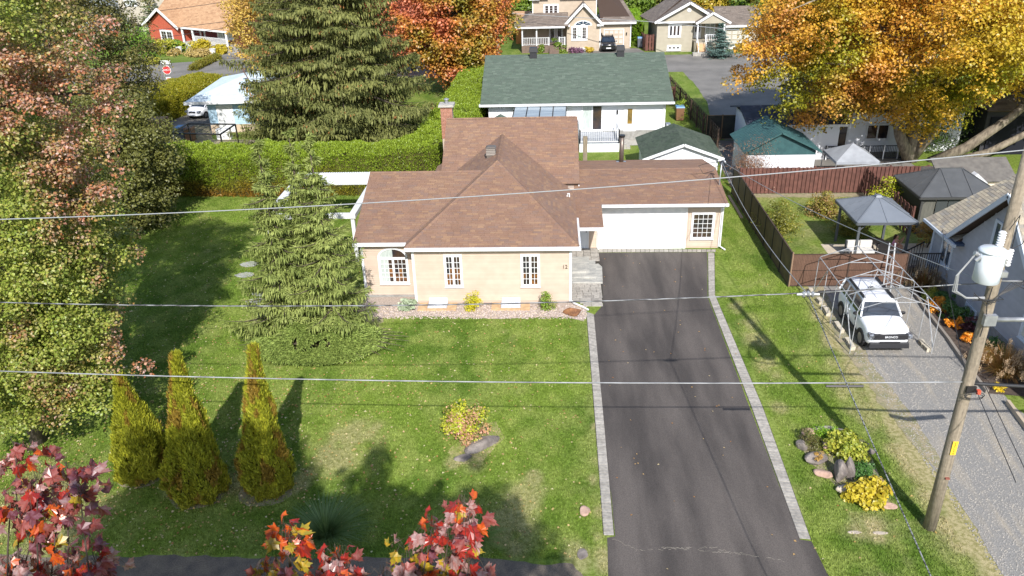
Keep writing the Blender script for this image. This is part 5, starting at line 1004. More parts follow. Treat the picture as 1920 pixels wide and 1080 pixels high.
# grey buildings top left
t = thing('beige_sided_house', 'grey beige tall house with outside stairs at the top left', 'house', (-66, 133, 0)); GB = mat('grey_beige', srgb(182, 174, 158), srgb(172, 164, 150), scale=2, rough=.8)
a, b = atY(236, 70, 131).x, atY(312, 70, 131).x; MB().box(a, 131, 0, b+2, 140, 6.5).build('wall', GB, t); siding(t, (a, 131), (b+2, 131), .2, 6.5, GB, .2); pw(t, 131, 236, 0, 254, 10, sashes=2, nx=1, nz=1, each=False, fw=.15, glass=CURT)
mb = MB(); q0 = atY(247, 33, 129.5); q1 = atY(262, 52, 129.5)
for k in range(6): mb.box(q0.x, 128.6, q1.z+(q0.z-q1.z)*k/5, q1.x, 129.4, q1.z+(q0.z-q1.z)*k/5+.08)
mb.build('stairs', FD, t); door(t, FY(131), atY(238, 46, 131).x, 0, atY(243, 46, 131).x, 2, None)
t = thing('grey_gabled_house', 'pale grey house corner with white gutter at the far top left', 'house', (-75, 131, 0)); a, b = atY(150, 40, 130).x, atY(213, 36, 130).x; MB().slab([(a, 130, 0), (b, 130, 0), (b, 130, 3.2), (b-2.2, 130, 6), (a, 130, 8)], (0, 8, 0)).build('wall', mat('pale_grey', srgb(160, 166, 166), srgb(148, 154, 156), scale=1.5, rough=.8), t); MB().bar((b, 129.9, 0), (b, 129.9, 3.2), .15).bar((b+.2, 129.9, 3.2), (b-2.4, 129.9, 6.3), .15).build('gutter', WHITE, t)
# light blue house
t = thing('light_blue_house', 'light blue clapboard house with very pale low roof behind the lime hedge', 'house', (-27, 72, 0))
PA = at(398, 250); PB = Vector((PA.x+9.5, PA.y+.6, 0)); hb = (PB-PA).normalized(); hn = Vector((hb.y, -hb.x, 0)); Q = lambda s, off, z: PA+hb*s-hn*off+Vector((0, 0, z))
zb = 2.95; MB().slab([Q(0, 0, 0), Q(12, 0, 0), Q(12, 9, 0), Q(0, 9, 0)], (0, 0, .75)).build('foundation', mat('tan_found', srgb(196, 176, 152), rough=.9), t); MB().slab([Q(.03, .03, .75), Q(12, .03, .75), Q(12, 9, .75), Q(.03, 9, .75)], (0, 0, zb-.75)).build('wall', BLUE, t)
siding(t, Q(0, 0, 0).xy, Q(12, 0, 0).xy, .75, zb, BLUE, .14, nrm=hn)
PR2 = mat('pale_roof', srgb(206, 220, 226), srgb(192, 206, 214), scale=2, rough=.8); roof(t, [Q(-1.6, -.7, zb), Q(12.6, -.7, zb), Q(12.6, 5, zb+1.35), Q(2.8, 5, zb+1.35)], PR2, shingle=False, deck=PR2); roof(t, [Q(-1.6, 10, zb), Q(-1.6, -.7, zb), Q(2.8, 5, zb+1.35)], PR2, shingle=False, deck=PR2)
MB().bar(Q(-1.65, -.78, zb-.1), Q(12.6, -.78, zb-.1), .1, .26).build('fascia', WHITE, t)
MB().slab([Q(-1.6, -.68, zb-.13), Q(12.5, -.68, zb-.13), Q(12.5, .02, zb-.13), Q(-1.6, .02, zb-.13)], (0, 0, -.02)).build('soffit', WHITE, t)
door(t, (PA, hb, hn), .9, .1, 2.05, 2.3, None, fw=.14, label='plain white side door')
e = Q(3.9, 1.5, zb+.35); MB().tube([e, e+Vector((-1.0, .1, 2.3))], .05, 6).tube([e+Vector((-1.0, .1, 2.3)), e+Vector((-1.25, .1, 2.2))], .07, 6).build('mast', mat('brown_mast', srgb(110, 80, 70), rough=.7), t); MB().tube([e+Vector((.4, -.2, 0)), e+Vector((.55, -.3, .35))], .06, 6).build('vent_pipe', DARKM, t)
# metal frame over the pad
t = thing('metal_pergola', 'open dark metal frame shelter without cover beside the light blue house', 'pergola', (-28, 62, 0)); z = 2.1; cs = [at(322, 262, z), at(352, 232, z), at(441, 233, z), at(413, 252, z)]; cs[0] = at(320, 250, z)
mb = MB()
for i in range(4): mb.bar(cs[i], cs[(i+1) % 4], .1, .1)
mb.build('top_rail', DARKM, t)
for c in cs: MB().bar((c.x, c.y, 0), c, .1).build('post', DARKM, t)
mb = MB()
for k in range(1, 6): mb.bar(cs[1].lerp(cs[2], k/6), cs[0].lerp(cs[3], k/6), .03)
mb.build('wires', DARKM, t)
q = at(420, 262); tag(MB().box(q.x-.6, q.y, 0, q.x+.6, q.y+.5, .9).build('white_chest', WHITE, bevel=.03), 'low white storage chest beneath the dark metal frame', 'chest')
tag(MB().box(-.9, 0, 0, .9, 1.6, 1.5, .1, .1).build('brown_shed_roof', mat('tan_cover', srgb(160, 128, 100), rough=.9), bevel=.05), 'tan covered pile at the edge of the yellow green hedge', 'cover').location = at(292, 258)
# ---------------------------------------------------------------- vehicles
TY = mat('tyre', srgb(34, 34, 36), rough=.85); RIM = mat('rim', srgb(128, 130, 134), rough=.35, metal=.7); CG = mat('car_glass', srgb(30, 38, 48), srgb(44, 54, 66), scale=1.5, rough=.05, spec=.9); CLAD = mat('cladding', srgb(40, 40, 44), rough=.6); CP = mat('car_white', srgb(232, 234, 238), rough=.22, spec=.6); CBK = mat('car_black', srgb(32, 32, 36), rough=.2, spec=.7); LAMP = mat('lamp_glass', srgb(140, 146, 156), srgb(60, 62, 70), scale=14, rough=.1, spec=.8)
def car(name, label, loc, rz, L, W_, Hh, P, hoodz, belt, cl=None, hood_l=1.15, rear_in=.25, rails=False, wr=.36, tailup=False, cat='car', nose=.0, ws=.55):
    t = thing(name, label, cat, loc, rz=rz, local=True); h = W_/2; yF, yR = -L/2, L/2; zb = .3
    st = [(yF, .82, .42, hoodz-.30-nose), (yF+.04, .92, .36, hoodz-.13-nose), (yF+.2, .985, .32, hoodz-.05-nose*.7), (yF+.5, 1, .3, hoodz-nose*.3), (yF+hood_l, 1, .3, hoodz+.08), (yF+hood_l+.3, 1, .3, belt), (0, 1, .3, belt), (yR-.6, 1, .3, belt+.03), (yR-.15, .99, .32, belt+.03), (yR-.02, .93, .38, belt-.02), (yR, .88, .45, belt-.12)]
    mb = MB(); rows = []
    for (y, wf, z0, zt) in st:
        w_ = h*wf; pr = [(0, z0), (w_*.85, z0), (w_*.97, z0+.12), (w_, z0+.35*(zt-z0)), (w_, z0+.62*(zt-z0)), (w_*.975, zt-.1), (w_*.9, zt-.015), (w_*.5, zt+.012), (0, zt+.018)]
        rows.append([(x, y+(abs(x)/h)**3*(.22 if y < yF+.3 else (-.1 if y > yR-.2 else 0)), z) for x, z in pr]+[(-x, y+(abs(x)/h)**3*(.22 if y < yF+.3 else (-.1 if y > yR-.2 else 0)), z) for x, z in pr[-2:0:-1]])
    n = len(rows[0]); vs = [p for r in rows for p in r]; fs = [(i*n+j, (i+1)*n+j, (i+1)*n+(j+1) % n, i*n+(j+1) % n) for i in range(len(rows)-1) for j in range(n)]+[tuple(range(n)), tuple(range(len(rows)*n-1, (len(rows)-1)*n-1, -1))]
    mb.add(vs, fs); mb.build('body', P, t, smooth=True, subdiv=1)
    # glasshouse
    gy0, gy1 = yF+hood_l+.05, yR-.1; ry0, ry1 = gy0+ws, yR-rear_in; wb, wt = h*.93, h*.74; zr = Hh-.07
    def gp(u, s, z_):   # point on the tapered box; u 0..1 front-rear
        f = (z_-belt)/(zr-belt); ya = gy0+(ry0-gy0)*f; yb_ = gy1+(ry1-gy1)*f; w2 = wb+(wt-wb)*f; return Vector((s*w2, ya+(yb_-ya)*u, z_))
    zb2 = belt-.05
    q = [gp(0, -1, zb2), gp(0, 1, zb2), gp(1, 1, zb2), gp(1, -1, zb2), gp(0, -1, zr), gp(0, 1, zr), gp(1, 1, zr), gp(1, -1, zr)]
    MB().add([q[0], q[1], q[5], q[4]], [(0, 1, 2, 3)]).build('windshield', CG, t); MB().add([q[2], q[3], q[7], q[6]], [(0, 1, 2, 3)]).build('rear_window', CG, t)
    for s_ in (-1, 1):
        for u0, u1 in ((.03, .38), (.41, .70), (.73, .95)): MB().add([gp(u0+.02, s_, zb2+.03)+Vector((s_*.004, 0, 0)), gp(u1, s_, zb2+.03)+Vector((s_*.004, 0, 0)), gp(u1, s_, zr-.03)+Vector((s_*.004, 0, 0)), gp(u0+.03, s_, zr-.03)+Vector((s_*.004, 0, 0))], [(0, 1, 2, 3) if s_ > 0 else (3, 2, 1, 0)]).build('side_window', CG, t)
        MB().add([gp(0, s_, zb2), gp(1, s_, zb2), gp(1, s_, zr), gp(0, s_, zr)], [(0, 1, 2, 3)]).build('pillar', P, t)
    mb = MB()
    for s_ in (-1, 1): mb.bar(gp(0, s_, belt), gp(0, s_, zr), .07, .07); mb.bar(gp(1, s_, belt), gp(1, s_, zr), .1, .08)
    mb.build('pillar', P, t)
    r_ = MB(); nr = []
    for i, y in enumerate(np.linspace(ry0-.04, ry1+.06, 7)):
        e = .03 if i in (0, 6) else 0; nr += [(-wt-.02, y, zr-.02), (-wt*.9, y, zr+.045-e), (-wt*.4, y, zr+.07-e), (wt*.4, y, zr+.07-e), (wt*.9, y, zr+.045-e), (wt+.02, y, zr-.02)]
    r_.add(nr, [(i*6+j, i*6+j+1, (i+1)*6+j+1, (i+1)*6+j) for i in range(6) for j in range(5)]+[tuple(range(5, -1, -1)), tuple(range(36, 42))]+[(i*6, (i+1)*6, (i+1)*6+5, i*6+5) for i in range(6)]); r_.build('roof', P, t, smooth=True)
    if rails:
        for s_ in (-1, 1): MB().bar((s_*wt*.9, ry0+.15, zr+.1), (s_*wt*.9, ry1-.1, zr+.1), .1, .06).build('roof_rail', CLAD, t)
    for s_ in (-1, 1):
        for y in (yF+.85, yR-.85):
            w0 = MB().tube([(s_*(h-.2), y, wr), (s_*(h+.01), y, wr)], wr, 20).build('wheel', TY, t, label=None); MB().tube([(s_*(h+.0), y, wr), (s_*(h+.025), y, wr)], wr*.64, 16).build('rim', RIM, w0)
            mb = MB()
            for k in range(9): a, b = math.pi*k/9, math.pi*(k+1)/9; rr_ = wr+.07; mb.slab([(s_*(h-.05), y+rr_*math.cos(a), wr+rr_*math.sin(a)), (s_*(h-.05), y+rr_*math.cos(b), wr+rr_*math.sin(b)), (s_*(h-.05), y+(wr+.0)*math.cos(b), wr+(wr+.0)*math.sin(b)), (s_*(h-.05), y+(wr+.0)*math.cos(a), wr+wr*math.sin(a))], (s_*.075, 0, 0))
            mb.build('wheel_arch', CLAD, t)
            w1 = MB().tube([(s_*(h-.3), y, wr), (s_*(h-.02), y, wr)], wr+.03, 16)
        MB().box(s_*(h-.06), yF+1.25, .28, s_*(h+.015), yR-1.25, .42).build('sill', cl or P, t)
        for yy_ in (-.45, .5): MB().box(s_*(h-.03), yy_, .45, s_*(h+.004), yy_+.015, belt-.05).build('door_seam', CLAD, t)
        MB().box(s_*(h-.02), .3, .9, s_*(h+.03), .44, .93).build('door_handle', P, t)
        m_ = MB().ball((s_*(h+.1), gy0+.25, belt+.05), (.11, .07, .08), 10, 6).build('mirror', CLAD if cl else P, t, smooth=True)
    return t, yF, yR, h
t, yF, yR, h = car('parked_suv', 'white compact SUV with black cladding and roof rails parked under the bare shelter frame', (14.43, 32.45, 0), 0, 4.25, 1.86, 1.78, CP, 1.13, 1.16, CLAD, 1.25, .2, True, .37, ws=.42, cat='car')
MB().box(-.72, yF-.015, .74, .72, yF+.1, .98).build('grille', CLAD, t, bevel=.02)
text('BRONCO', .125, (0, yF-.03, .87), (math.pi/2, 0, 0), CP, 'grille_lettering', t, .008)
for s_ in (-1, 1):
    hl = MB().box(s_*.62, yF+.0, .76, s_*.9, yF+.28, .97).build('headlight', LAMP, t, bevel=.03); MB().tube([(s_*.74, yF-.02, .87), (s_*.74, yF+.02, .87)], .045, 12).build('bulb', RIM, hl)
MB().box(-.86, yF-.02, .3, .86, yF+.16, .56, .04, .03).build('bumper', CLAD, t, bevel=.04); MB().box(-.42, yF-.03, .56, .42, yF+.02, .63).build('skid_strip', CLAD, t)
MB().box(-.1, -.35+.9, 1.82, .1, .75, 1.87).build('antenna_fin', CLAD, t)
for s_ in (-1, 1): MB().bar((s_*.93, -.55, .9), (s_*.945, -.5, .9), .1, .1).build('side_vent', CLAD, t)
MB().add([(-.22, yF+1.68, 1.42), (.2, yF+1.68, 1.42), (.2, yF+1.76, 1.58), (-.22, yF+1.76, 1.58)], [(0, 1, 2, 3)]).build('sunshade', mat('paper', srgb(210, 206, 190), rough=.8), t)
q = at(368, 226); ca = thing; t, yF, yR, h = car('parked_hatchback', 'small white hatchback parked between the yellow green hedge and the light blue house', (q.x+.15, q.y+2.0, 0), math.radians(-14), 3.9, 1.72, 1.55, CP, 1.0, 1.02, None, .85, .2, False, .31, nose=.1, ws=.8)
MB().box(-.35, yF-.03, .68, .35, yF+.1, .8).build('grille', CLAD, t, bevel=.03); MB().tube([(0, yF-.04, .78), (0, yF-.02, .78)], .07, 12).build('badge', RIM, t)
for s_ in (-1, 1): MB().box(s_*.5, yF+.0, .7, s_*.78, yF+.35, .86).build('headlight', LAMP, t, bevel=.03)
MB().box(-.3, yF-.03, .42, .3, yF, .54).build('licence_plate', WHITE, t)
q = at(1141, 99); t, yF, yR, h = car('parked_suv', 'black SUV seen from behind in front of the white garage door far away', (q.x, q.y+2.3, 0), math.pi, 4.6, 1.9, 1.72, CBK, 1.1, 1.12, CLAD, 1.2, .25, True, .37); t.rotation_euler.z = 0
MB().box(-.3, yF-.03, .5, .3, yF, .64).build('licence_plate', WHITE, t)
for s_ in (-1, 1): MB().box(s_*.72, yF, .85, s_*.9, yF+.2, 1.05).build('headlight', LAMP, t, bevel=.02)
# ---------------------------------------------------------------- car shelter frame and its concrete blocks
t = thing('car_shelter_frame', 'bare white tube frame of a winter car shelter standing over the white SUV', 'shelter frame', (14.5, 33.4, 0)); TB = mat('white_tube', srgb(182, 184, 186), srgb(146, 148, 150), scale=6, rough=.4)
cxl, cxr = 12.85, 16.3; zs, zp = 2.05, 2.75; ys_ = [30.4, 31.75, 33.1, 34.45, 35.8]
for i, y in enumerate(ys_):
    mb = MB(); apx = (cxl+cxr)/2
    mb.tube([(cxl, y, 0), (cxl+.02, y, zs), (cxl+.1, y, zs+.15), (apx, y, zp)], .019, 6, cap=False); mb.tube([(apx, y, zp), (cxr-.1, y, zs+.15), (cxr-.02, y, zs), (cxr, y, 0)], .019, 6, cap=False)
    mb.tube([(apx-.8, y, zp-.27), (apx+.8, y, zp-.27)], .02, 5); mb.build('arch', TB, t, smooth=True)
mb = MB()
for (x, z) in ((cxl+.05, zs+.1), (cxr-.05, zs+.1), (apx, zp)): mb.tube([(x, ys_[0], z), (x, ys_[-1], z)], .022, 5)
for s_, x in ((-1, cxl), (1, cxr)): mb.tube([(x, ys_[0], .3), (x, ys_[1], zs)], .02, 5); mb.tube([(x, ys_[-1], .3), (x, ys_[-2], zs)], .02, 5); mb.tube([(x, ys_[0], zs), (apx, ys_[2], zp-.02)], .016, 5)
mb.build('brace', TB, t)
CB = mat('cinder', srgb(206, 196, 176), srgb(184, 174, 156), scale=8, rough=.95, bump=.5)
def block(x, y, rz, lab):
    t = MB(); L_, w_, hh = .39, .19, .19
    for a in ((-L_/2, -w_/2, L_/2, -w_/2+.035), (-L_/2, w_/2-.035, L_/2, w_/2), (-L_/2, -w_/2+.035, -L_/2+.035, w_/2-.035), (-.018, -w_/2+.035, .018, w_/2-.035), (L_/2-.035, -w_/2+.035, L_/2, w_/2-.035)): t.box(a[0], a[1], 0, a[2], a[3], hh)
    o = t.build('concrete_block', CB); o.location = (x, y, .1); o.rotation_euler = (math.radians(90), 0, rz); o['label'] = lab; o['category'] = 'concrete block'; o['group'] = 'concrete blocks weighing down the shelter frame'; return o
bl = [(12.98, 30.85, 'left row, nearest block'), (12.98, 31.3, 'left row, second block from the front'), (12.98, 32.35, 'left row, third block'), (12.98, 32.8, 'left row, fourth block'), (12.9, 34.0, 'left row, fifth block'), (12.9, 34.4, 'left row, sixth block'), (12.9, 35.2, 'left row, seventh block'), (12.8, 36.3, 'left row, rearmost block'),
      (16.12, 30.7, 'right row, nearest block'), (16.1, 31.15, 'right row, second block'), (15.95, 32.6, 'right row, third block beside the bumper'), (15.95, 33.9, 'right row, block beside the mirror')]
for x, y, l in bl: block(x, y, math.radians(90+random.uniform(-8, 8)), 'hollow concrete block at the shelter foot, '+l)
# step ladder leaning on the fence
t = thing('ladder', 'aluminium step ladder leaning on the brown slatted fence behind the SUV', 'ladder', (16.6, 36.6, 0)); a, b = Vector((16.35, 36.2, 0)), Vector((16.55, 36.9, 2.4)); mb = MB()
for s_ in (0, .38): mb.bar(a+Vector((s_, 0, 0)), b+Vector((s_*.7, 0, 0)), .06, .03)
mb.build('side_rail', GALV, t)
for k in range(1, 7): MB().bar(a.lerp(b, k/7), a.lerp(b, k/7)+Vector((.38-.1*k/7, 0, 0)), .06, .02).build('rung', GALV, t)
# ---------------------------------------------------------------- utility pole, wires
PB_ = Vector((11.82, 19.8, 0)); t = thing('utility_pole', 'weathered wooden utility pole carrying a white transformer beside the gravel drive', 'utility pole', tuple(PB_)); PW = mat('pole_wood', srgb(168, 154, 134), srgb(122, 112, 98), scale=3, rough=.9, bump=.7, bscale=14, stretch=(6, 6, .35), fine=(9, .2), ramp=(.3, .75))
MB().tube([PB_+Vector((0, 0, z)) for z in (-.1, 3, 6, 9, 13)], [.19, .175, .165, .15, .13], 16).build('pole', PW, t, smooth=True)
TW = mat('transformer_white', srgb(224, 230, 236), srgb(206, 214, 222), scale=2, rough=.35)
tc = Vector((11.35, 19.42, 9.28)); c_ = MB().tube([tc+Vector((0, 0, z)) for z in (-.5, -.48, .36)], [.29, .32, .32], 24).build('transformer', TW, t, smooth=False, label='white cylindrical transformer can')
for pl in (c_,): pl.data.polygons.foreach_set('use_smooth', [len(p.vertices) == 4 for p in pl.data.polygons])
MB().tube([tc+Vector((0, 0, z)) for z in (.36, .39, .43, .47)], [.345, .345, .29, .04], 24).build('lid', TW, c_, smooth=True)
for (dx, dy, hh) in ((.2, .12, .4), (.3, -.1, .2)):
    b = MB(); p = tc+Vector((dx, dy, .45 if dx < .3 else .2)); pts = []; rr = []
    for k in range(13): pts.append(p+Vector((0, 0, k*hh/12))); rr.append(.1 if k % 2 else .065)
    b.tube(pts, rr, 10).build('insulator', WHITE, c_)
MB().box(tc.x+.33, tc.y+.02, tc.z-.1, tc.x+.42, tc.y+.3, tc.z+.3).box(tc.x+.2, tc.y+.1, tc.z-.45, tc.x+.6, tc.y+.35, tc.z-.3).build('bracket', GALV, c_)
a = tc+Vector((-.33, 0, .26)); b = MB(); b.tube([a, a+Vector((-.12, 0, .05))], .06, 8).tube([a+Vector((0, -.1, -.02)), a+Vector((-.1, -.1, -.12))], .05, 8); b.build('terminal', GALV, c_)
b = MB()
for k in range(3): b.tube([a+Vector((-.1, 0, 0)), a+Vector((-.4-.05*k, -.05*k, -.55)), a+Vector((-.35-.05*k, 0, -1.05)), a+Vector((0, .1, -1.3)), a+Vector((.6, .3, -1.42+.02*k))], .028-.007*k, 6)
b.build('cable', mat('grey_cable', srgb(150, 152, 154), rough=.5), c_)
MB().tube([Vector((11.95, 19.66, 9.1))+Vector((0, 0, k*.04)) for k in range(13)], [.075 if k % 2 else .05 for k in range(13)], 10).build('insulator', WHITE, t)
WB_ = mat('black_wire', srgb(44, 44, 46), rough=.6)
MB().tube([tc+Vector((.33, .1, .9)), tc+Vector((.5, .1, 1.3)), (11.95, 19.66, 9.6)], .012, 5).build('jumper_wire', WB_, t); MB().tube([(11.95, 19.66, 9.58), (12.2, 19.7, 9.7), (12.5, 19.8, 10.4)], .012, 5).build('jumper_wire', WB_, t)
for k in range(5): MB().tube([(11.3, 19.7, 8.3-k*.06), (11.6+.1*k, 19.5, 8.0+.05*k), (11.9, 19.6, 8.25), (12.2+.1*k, 19.7, 8.6), (12.6, 19.7, 8.4+.1*k)], .012, 5).build('drop_wire', WB_, t)
MB().tube([(11.7, 19.62, 8.5), (11.66, 19.6, 8.0), (11.74, 19.6, 7.6), (11.7, 19.6, 7.0)], .014, 5).build('ground_wire', WB_, t)
ar = atY(1862, 596, 19.7); al = MB().tube([(11.85, 19.6, ar.z), (14.5, 19.4, ar.z+.12)], [.07, .05], 10).build('lamp_arm', GALV, t, smooth=True, label='grey steel street lamp arm'); MB().box(11.66, 19.5, ar.z-.15, 11.98, 19.64, ar.z+.16).build('arm_plate', GALV, al)
tg = MB().box(11.745, 19.605, 2.98, 11.9, 19.625, 3.46).build('pole_tag', mat('tag_yellow', srgb(250, 204, 60), rough=.5), t, label='yellow tag plate with a vertical pole number')
for k, ch in enumerate('EZL4A'): o_ = text(ch, .11, (11.82, 19.6, 3.39-k*.09), (math.pi/2, 0, 0), mat('tag_dark', srgb(140, 108, 20), rough=.6), 'tag_character', tg, .002)
MB().box(11.72, 19.58, 5.18, 11.98, 19.64, 5.38).build('strand_clamp', DARKM, t); MB().box(11.98, 19.5, 5.18, 12.08, 19.6, 5.3).build('red_tag', mat('red', srgb(206, 84, 58), rough=.6), t)
b = MB(); 
for k in range(2): b.tube([(11.95+.28*math.cos(q)*(1-.1*k), 19.55, 5.12+.1*math.sin(q)-.05*k) for q in np.linspace(0, 6.28, 14)], .012, 5)
b.build('cable_coil', mat('black_wire', (0, 0, 0)), t)
MB().box(11.78, 19.55, 2.1, 11.9, 19.63, 2.14).build('staple', mat('rust', srgb(140, 84, 70), rough=.9), t)
def wire(name, label, pts, r, m, sag=0., n=28, group=None, bumps=None):
    out = []
    for i in range(len(pts)-1):
        a, b = Vector(pts[i]), Vector(pts[i+1])
        for k in range(n if i == len(pts)-2 else n): u = k/n; out.append(a.lerp(b, u)-Vector((0, 0, 4*sag*u*(1-u))))
    out.append(Vector(pts[-1])); o = MB().tube(out, r, 6).build(name, m, None, smooth=True); tag(o, label, 'wire', group); return o
AL = mat('alu_wire', srgb(150, 153, 156), rough=.5); LW = mat('lashed', srgb(140, 142, 144), srgb(58, 58, 60), scale=3, rough=.5, stretch=(.8, 8, 8), ramp=(.44, .56))
def poly3(P, xs_): 
    c = np.polyfit([p.x for p in P], [p.z for p in P], 2); return [Vector((x, 19.8, float(np.polyval(c, x)))) for x in xs_]
w1 = poly3([atY(x, y, 19.8) for x, y in ((0, 410), (600, 390), (1200, 342), (1600, 312), (1920, 283))], np.linspace(-40, 24, 50)); wire('primary_wire', 'thin bright topmost power wire crossing the whole view', w1, .015, AL, n=1)
w2 = poly3([atY(x, y, 19.8) for x, y in ((0, 568), (350, 572), (700, 572), (1100, 565), (1500, 553), (1870, 527))], np.linspace(-40, 11.95, 50)); wire('secondary_cable', 'twisted secondary cable crossing in front of the house wall', w2, .018, LW, n=1)
wire('secondary_cable', 'twisted cable continuing right from the pole at transformer foot height', [(11.95, 19.8, 8.6), (20, 19.8, 8.4)], .03, LW, n=8)
w3 = poly3([atY(x, y, 19.8) for x, y in ((130, 700), (1000, 717), (1815, 716))], np.linspace(-40, 11.85, 50)); wire('telecom_cable', 'lowest pale lashed telecom cable crossing above the lawn and drive', w3, .019, mat('lashed2', srgb(170, 172, 174), srgb(110, 112, 114), scale=3, rough=.5, stretch=(.6, 8, 8)), n=1)
wire('telecom_cable', 'dark telecom cable continuing right from the pole', [(11.85, 19.75, 5.4), (14.5, 19.7, 5.25), (24, 19.7, 5.3)], .05, mat('black_wire', (0, 0, 0)), n=6)
b = MB(); x = 8.2; b.tube([(7.85, 19.75, 5.3), (8.9, 19.75, 5.3)], .045, 8); tag(b.build('splice_case', DARKM), 'black splice case hanging under the lowest cable', 'splice case')
b = MB(); b.tube([(14.0, 19.6, 5.1), (14.5, 19.6, 4.9), (16, 19.6, 5.05)], .09, 8); tag(b.build('splice_case', DARKM), 'black splice enclosure on the telecom cable right of the pole', 'splice case')
J = atY(1515, 552, 19.8); J2 = Vector((11.82, 19.7, 8.5))
BW = mat('black_wire', (0, 0, 0))
wire('service_drop', 'thin service wire from the garage mast to the pole', [MASTTOP, J2], .014, mat('grey_cable', (0, 0, 0)), .35); wire('service_drop', 'thin service wire from the garage mast to the cable junction', [MASTTOP, J], .014, mat('grey_cable', (0, 0, 0)), .5)
wire('service_drop', 'service cable descending from the junction over the rockery lawn to below the view', [J, atY(1745, 1080, 12), (7.9, 8, 5.2)], .015, LW, .02)
for i, ((x0, y0), (x1, y1)) in enumerate((((1840, 745), (1905, 905)), ((1870, 740), (1960, 960)))): wire('guy_wire', 'thin dark wire running down right of the pole over the gravel, '+('left one' if i == 0 else 'right one'), [Vector((12.0+i*.3, 19.75, 5.3)), atY(x1, y1, 15)], .011, BW, 0)
wire('service_drop', 'dark wire from the pole over the gravel drive to the grey house', [(11.8, 19.8, 5.4), (16.3, 30.5, 3.4), (19.2, 37.5, 3.0)], .012, BW, .05)
b = MB()
for k in range(3): b.ball((J.x+.0+.12*k-.12, 19.8, J.z+.02*(k % 2)), (.05, .08, .09), 8, 6)
b.tube([(J.x-.3, 19.8, J.z), (J.x+.3, 19.8, J.z)], .035, 6); tag(b.build('cable_clamp', GALV), 'metal clamps where the service drops leave the middle cable', 'clamp')
# distant poles
for (px_, py_, top, lab) in ((933, 89, -30, 'pale wooden pole with crossarm near the orange maple'),):
    p = at(px_, py_); p.y = 104; p.x = atY(px_, py_, 104).x; t = thing('utility_pole', lab, 'utility pole', (p.x, p.y, 0)); MB().tube([(p.x, p.y, 0), (p.x-.0, p.y, 9.5)], [.2, .15], 10).build('pole', PW, t); MB().box(p.x-1.1, p.y-.15, 3.9+0, p.x+1.1, p.y+.05, 4.0).build('crossarm', mat('grey_wood', (0, 0, 0)), t)
wire('primary_wire', 'distant pale wire across the tan house roof', [atY(905, 20, 104), atY(1000, 28, 104), atY(1210, 40, 100), atY(1420, 60, 96)], .035, AL, 0)
for i, (x0, y0, x1, y1) in enumerate(((262, 60, 640, 10), (270, 75, 460, 45), (300, 20, 500, -10))): wire('distant_wire', 'thin dark wire crossing the red brick house, number from bottom '.replace(', number from bottom ', '')+(' low over its porch' if i == 1 else (' at roof height' if i == 0 else ' near the ridge')), [atY(x0, y0, 100), atY(x1, y1, 100)], .03, BW, .1)
# stop sign
p = at(314, 167); t = thing('stop_sign', 'red stop sign with street name blades on a thin post at the far corner', 'sign', tuple(p)); q = atY(313, 131, p.y); MB().bar(p, (p.x, p.y, q.z+1.0), .07).build('post', GALV, t)
MB().slab([(q.x+.5*math.cos(a), p.y-.06, q.z+.5*math.sin(a)) for a in np.arange(8)*math.pi/4+math.pi/8], (0, .03, 0)).build('sign_rim', WHITE, t); MB().slab([(q.x+.44*math.cos(a), p.y-.08, q.z+.44*math.sin(a)) for a in np.arange(8)*math.pi/4+math.pi/8], (0, .02, 0)).build('sign_plate', mat('sign_red', srgb(200, 48, 52), rough=.4), t)
text('ARRÊT', .27, (q.x, p.y-.09, q.z), (math.pi/2, 0, 0), WHITE, 'sign_lettering', t, .004)
for k in (0, 1): MB().box(q.x-.55, p.y-.05+.04*k, q.z+.62+k*.2, q.x+.55, p.y-.02+.04*k, q.z+.8+k*.2).build('street_name_blade', WHITE, t)
zz = atY(314, 151, p.y).z; MB().box(q.x-.28, p.y-.06, zz-.38, q.x+.28, p.y-.04, zz+.38).build('small_plate', WHITE, t); MB().slab([(q.x+.2*math.cos(a), p.y-.075, zz+.1+.2*math.sin(a)) for a in np.arange(14)*math.pi/7], (0, .01, 0)).build('ring', mat('sign_red', (0, 0, 0)), t); MB().slab([(q.x+.13*math.cos(a), p.y-.08, zz+.1+.13*math.sin(a)) for a in np.arange(14)*math.pi/7], (0, .005, 0)).build('ring_centre', WHITE, t)
# ---------------------------------------------------------------- rocks
def rock(name, label, c, size, m, cat='rock', rz=0, group=None, seed=0, flat=.0, parent=None, sub=3):
    import bmesh
    bm = bmesh.new(); bmesh.ops.create_icosphere(bm, subdivisions=sub, radius=1); rg = random.Random(seed); pl = [(Vector((rg.gauss(0, 1), rg.gauss(0, 1), rg.gauss(0, 1))).normalized(), rg.uniform(.6, .92)) for _ in range(12)]
    for v in bm.verts:
        p = v.co.copy()
        for n_, d in pl:
            k = p.dot(n_)
            if k > d: p -= n_*(k-d)*.85
        q = 1+.1*(float(fbm(np.array(p.x*2.1+seed), np.array(p.y*2.1+p.z*1.7), seed, 3))-.5)
        p = p*q; v.co = Vector((p.x*size[0]/2, p.y*size[1]/2, p.z*size[2]/2))
    me = bpy.data.meshes.new(name); bm.to_mesh(me); bm.free(); me.materials.append(m); o = link(name, me, parent); o.location = Vector(c)-worg(parent); o.rotation_euler = (0, 0, rz)
    me.polygons.foreach_set('use_smooth', [False]*len(me.polygons))
    if not parent: tag(o, label, cat, group)
    elif label: o['label'] = label
    return o
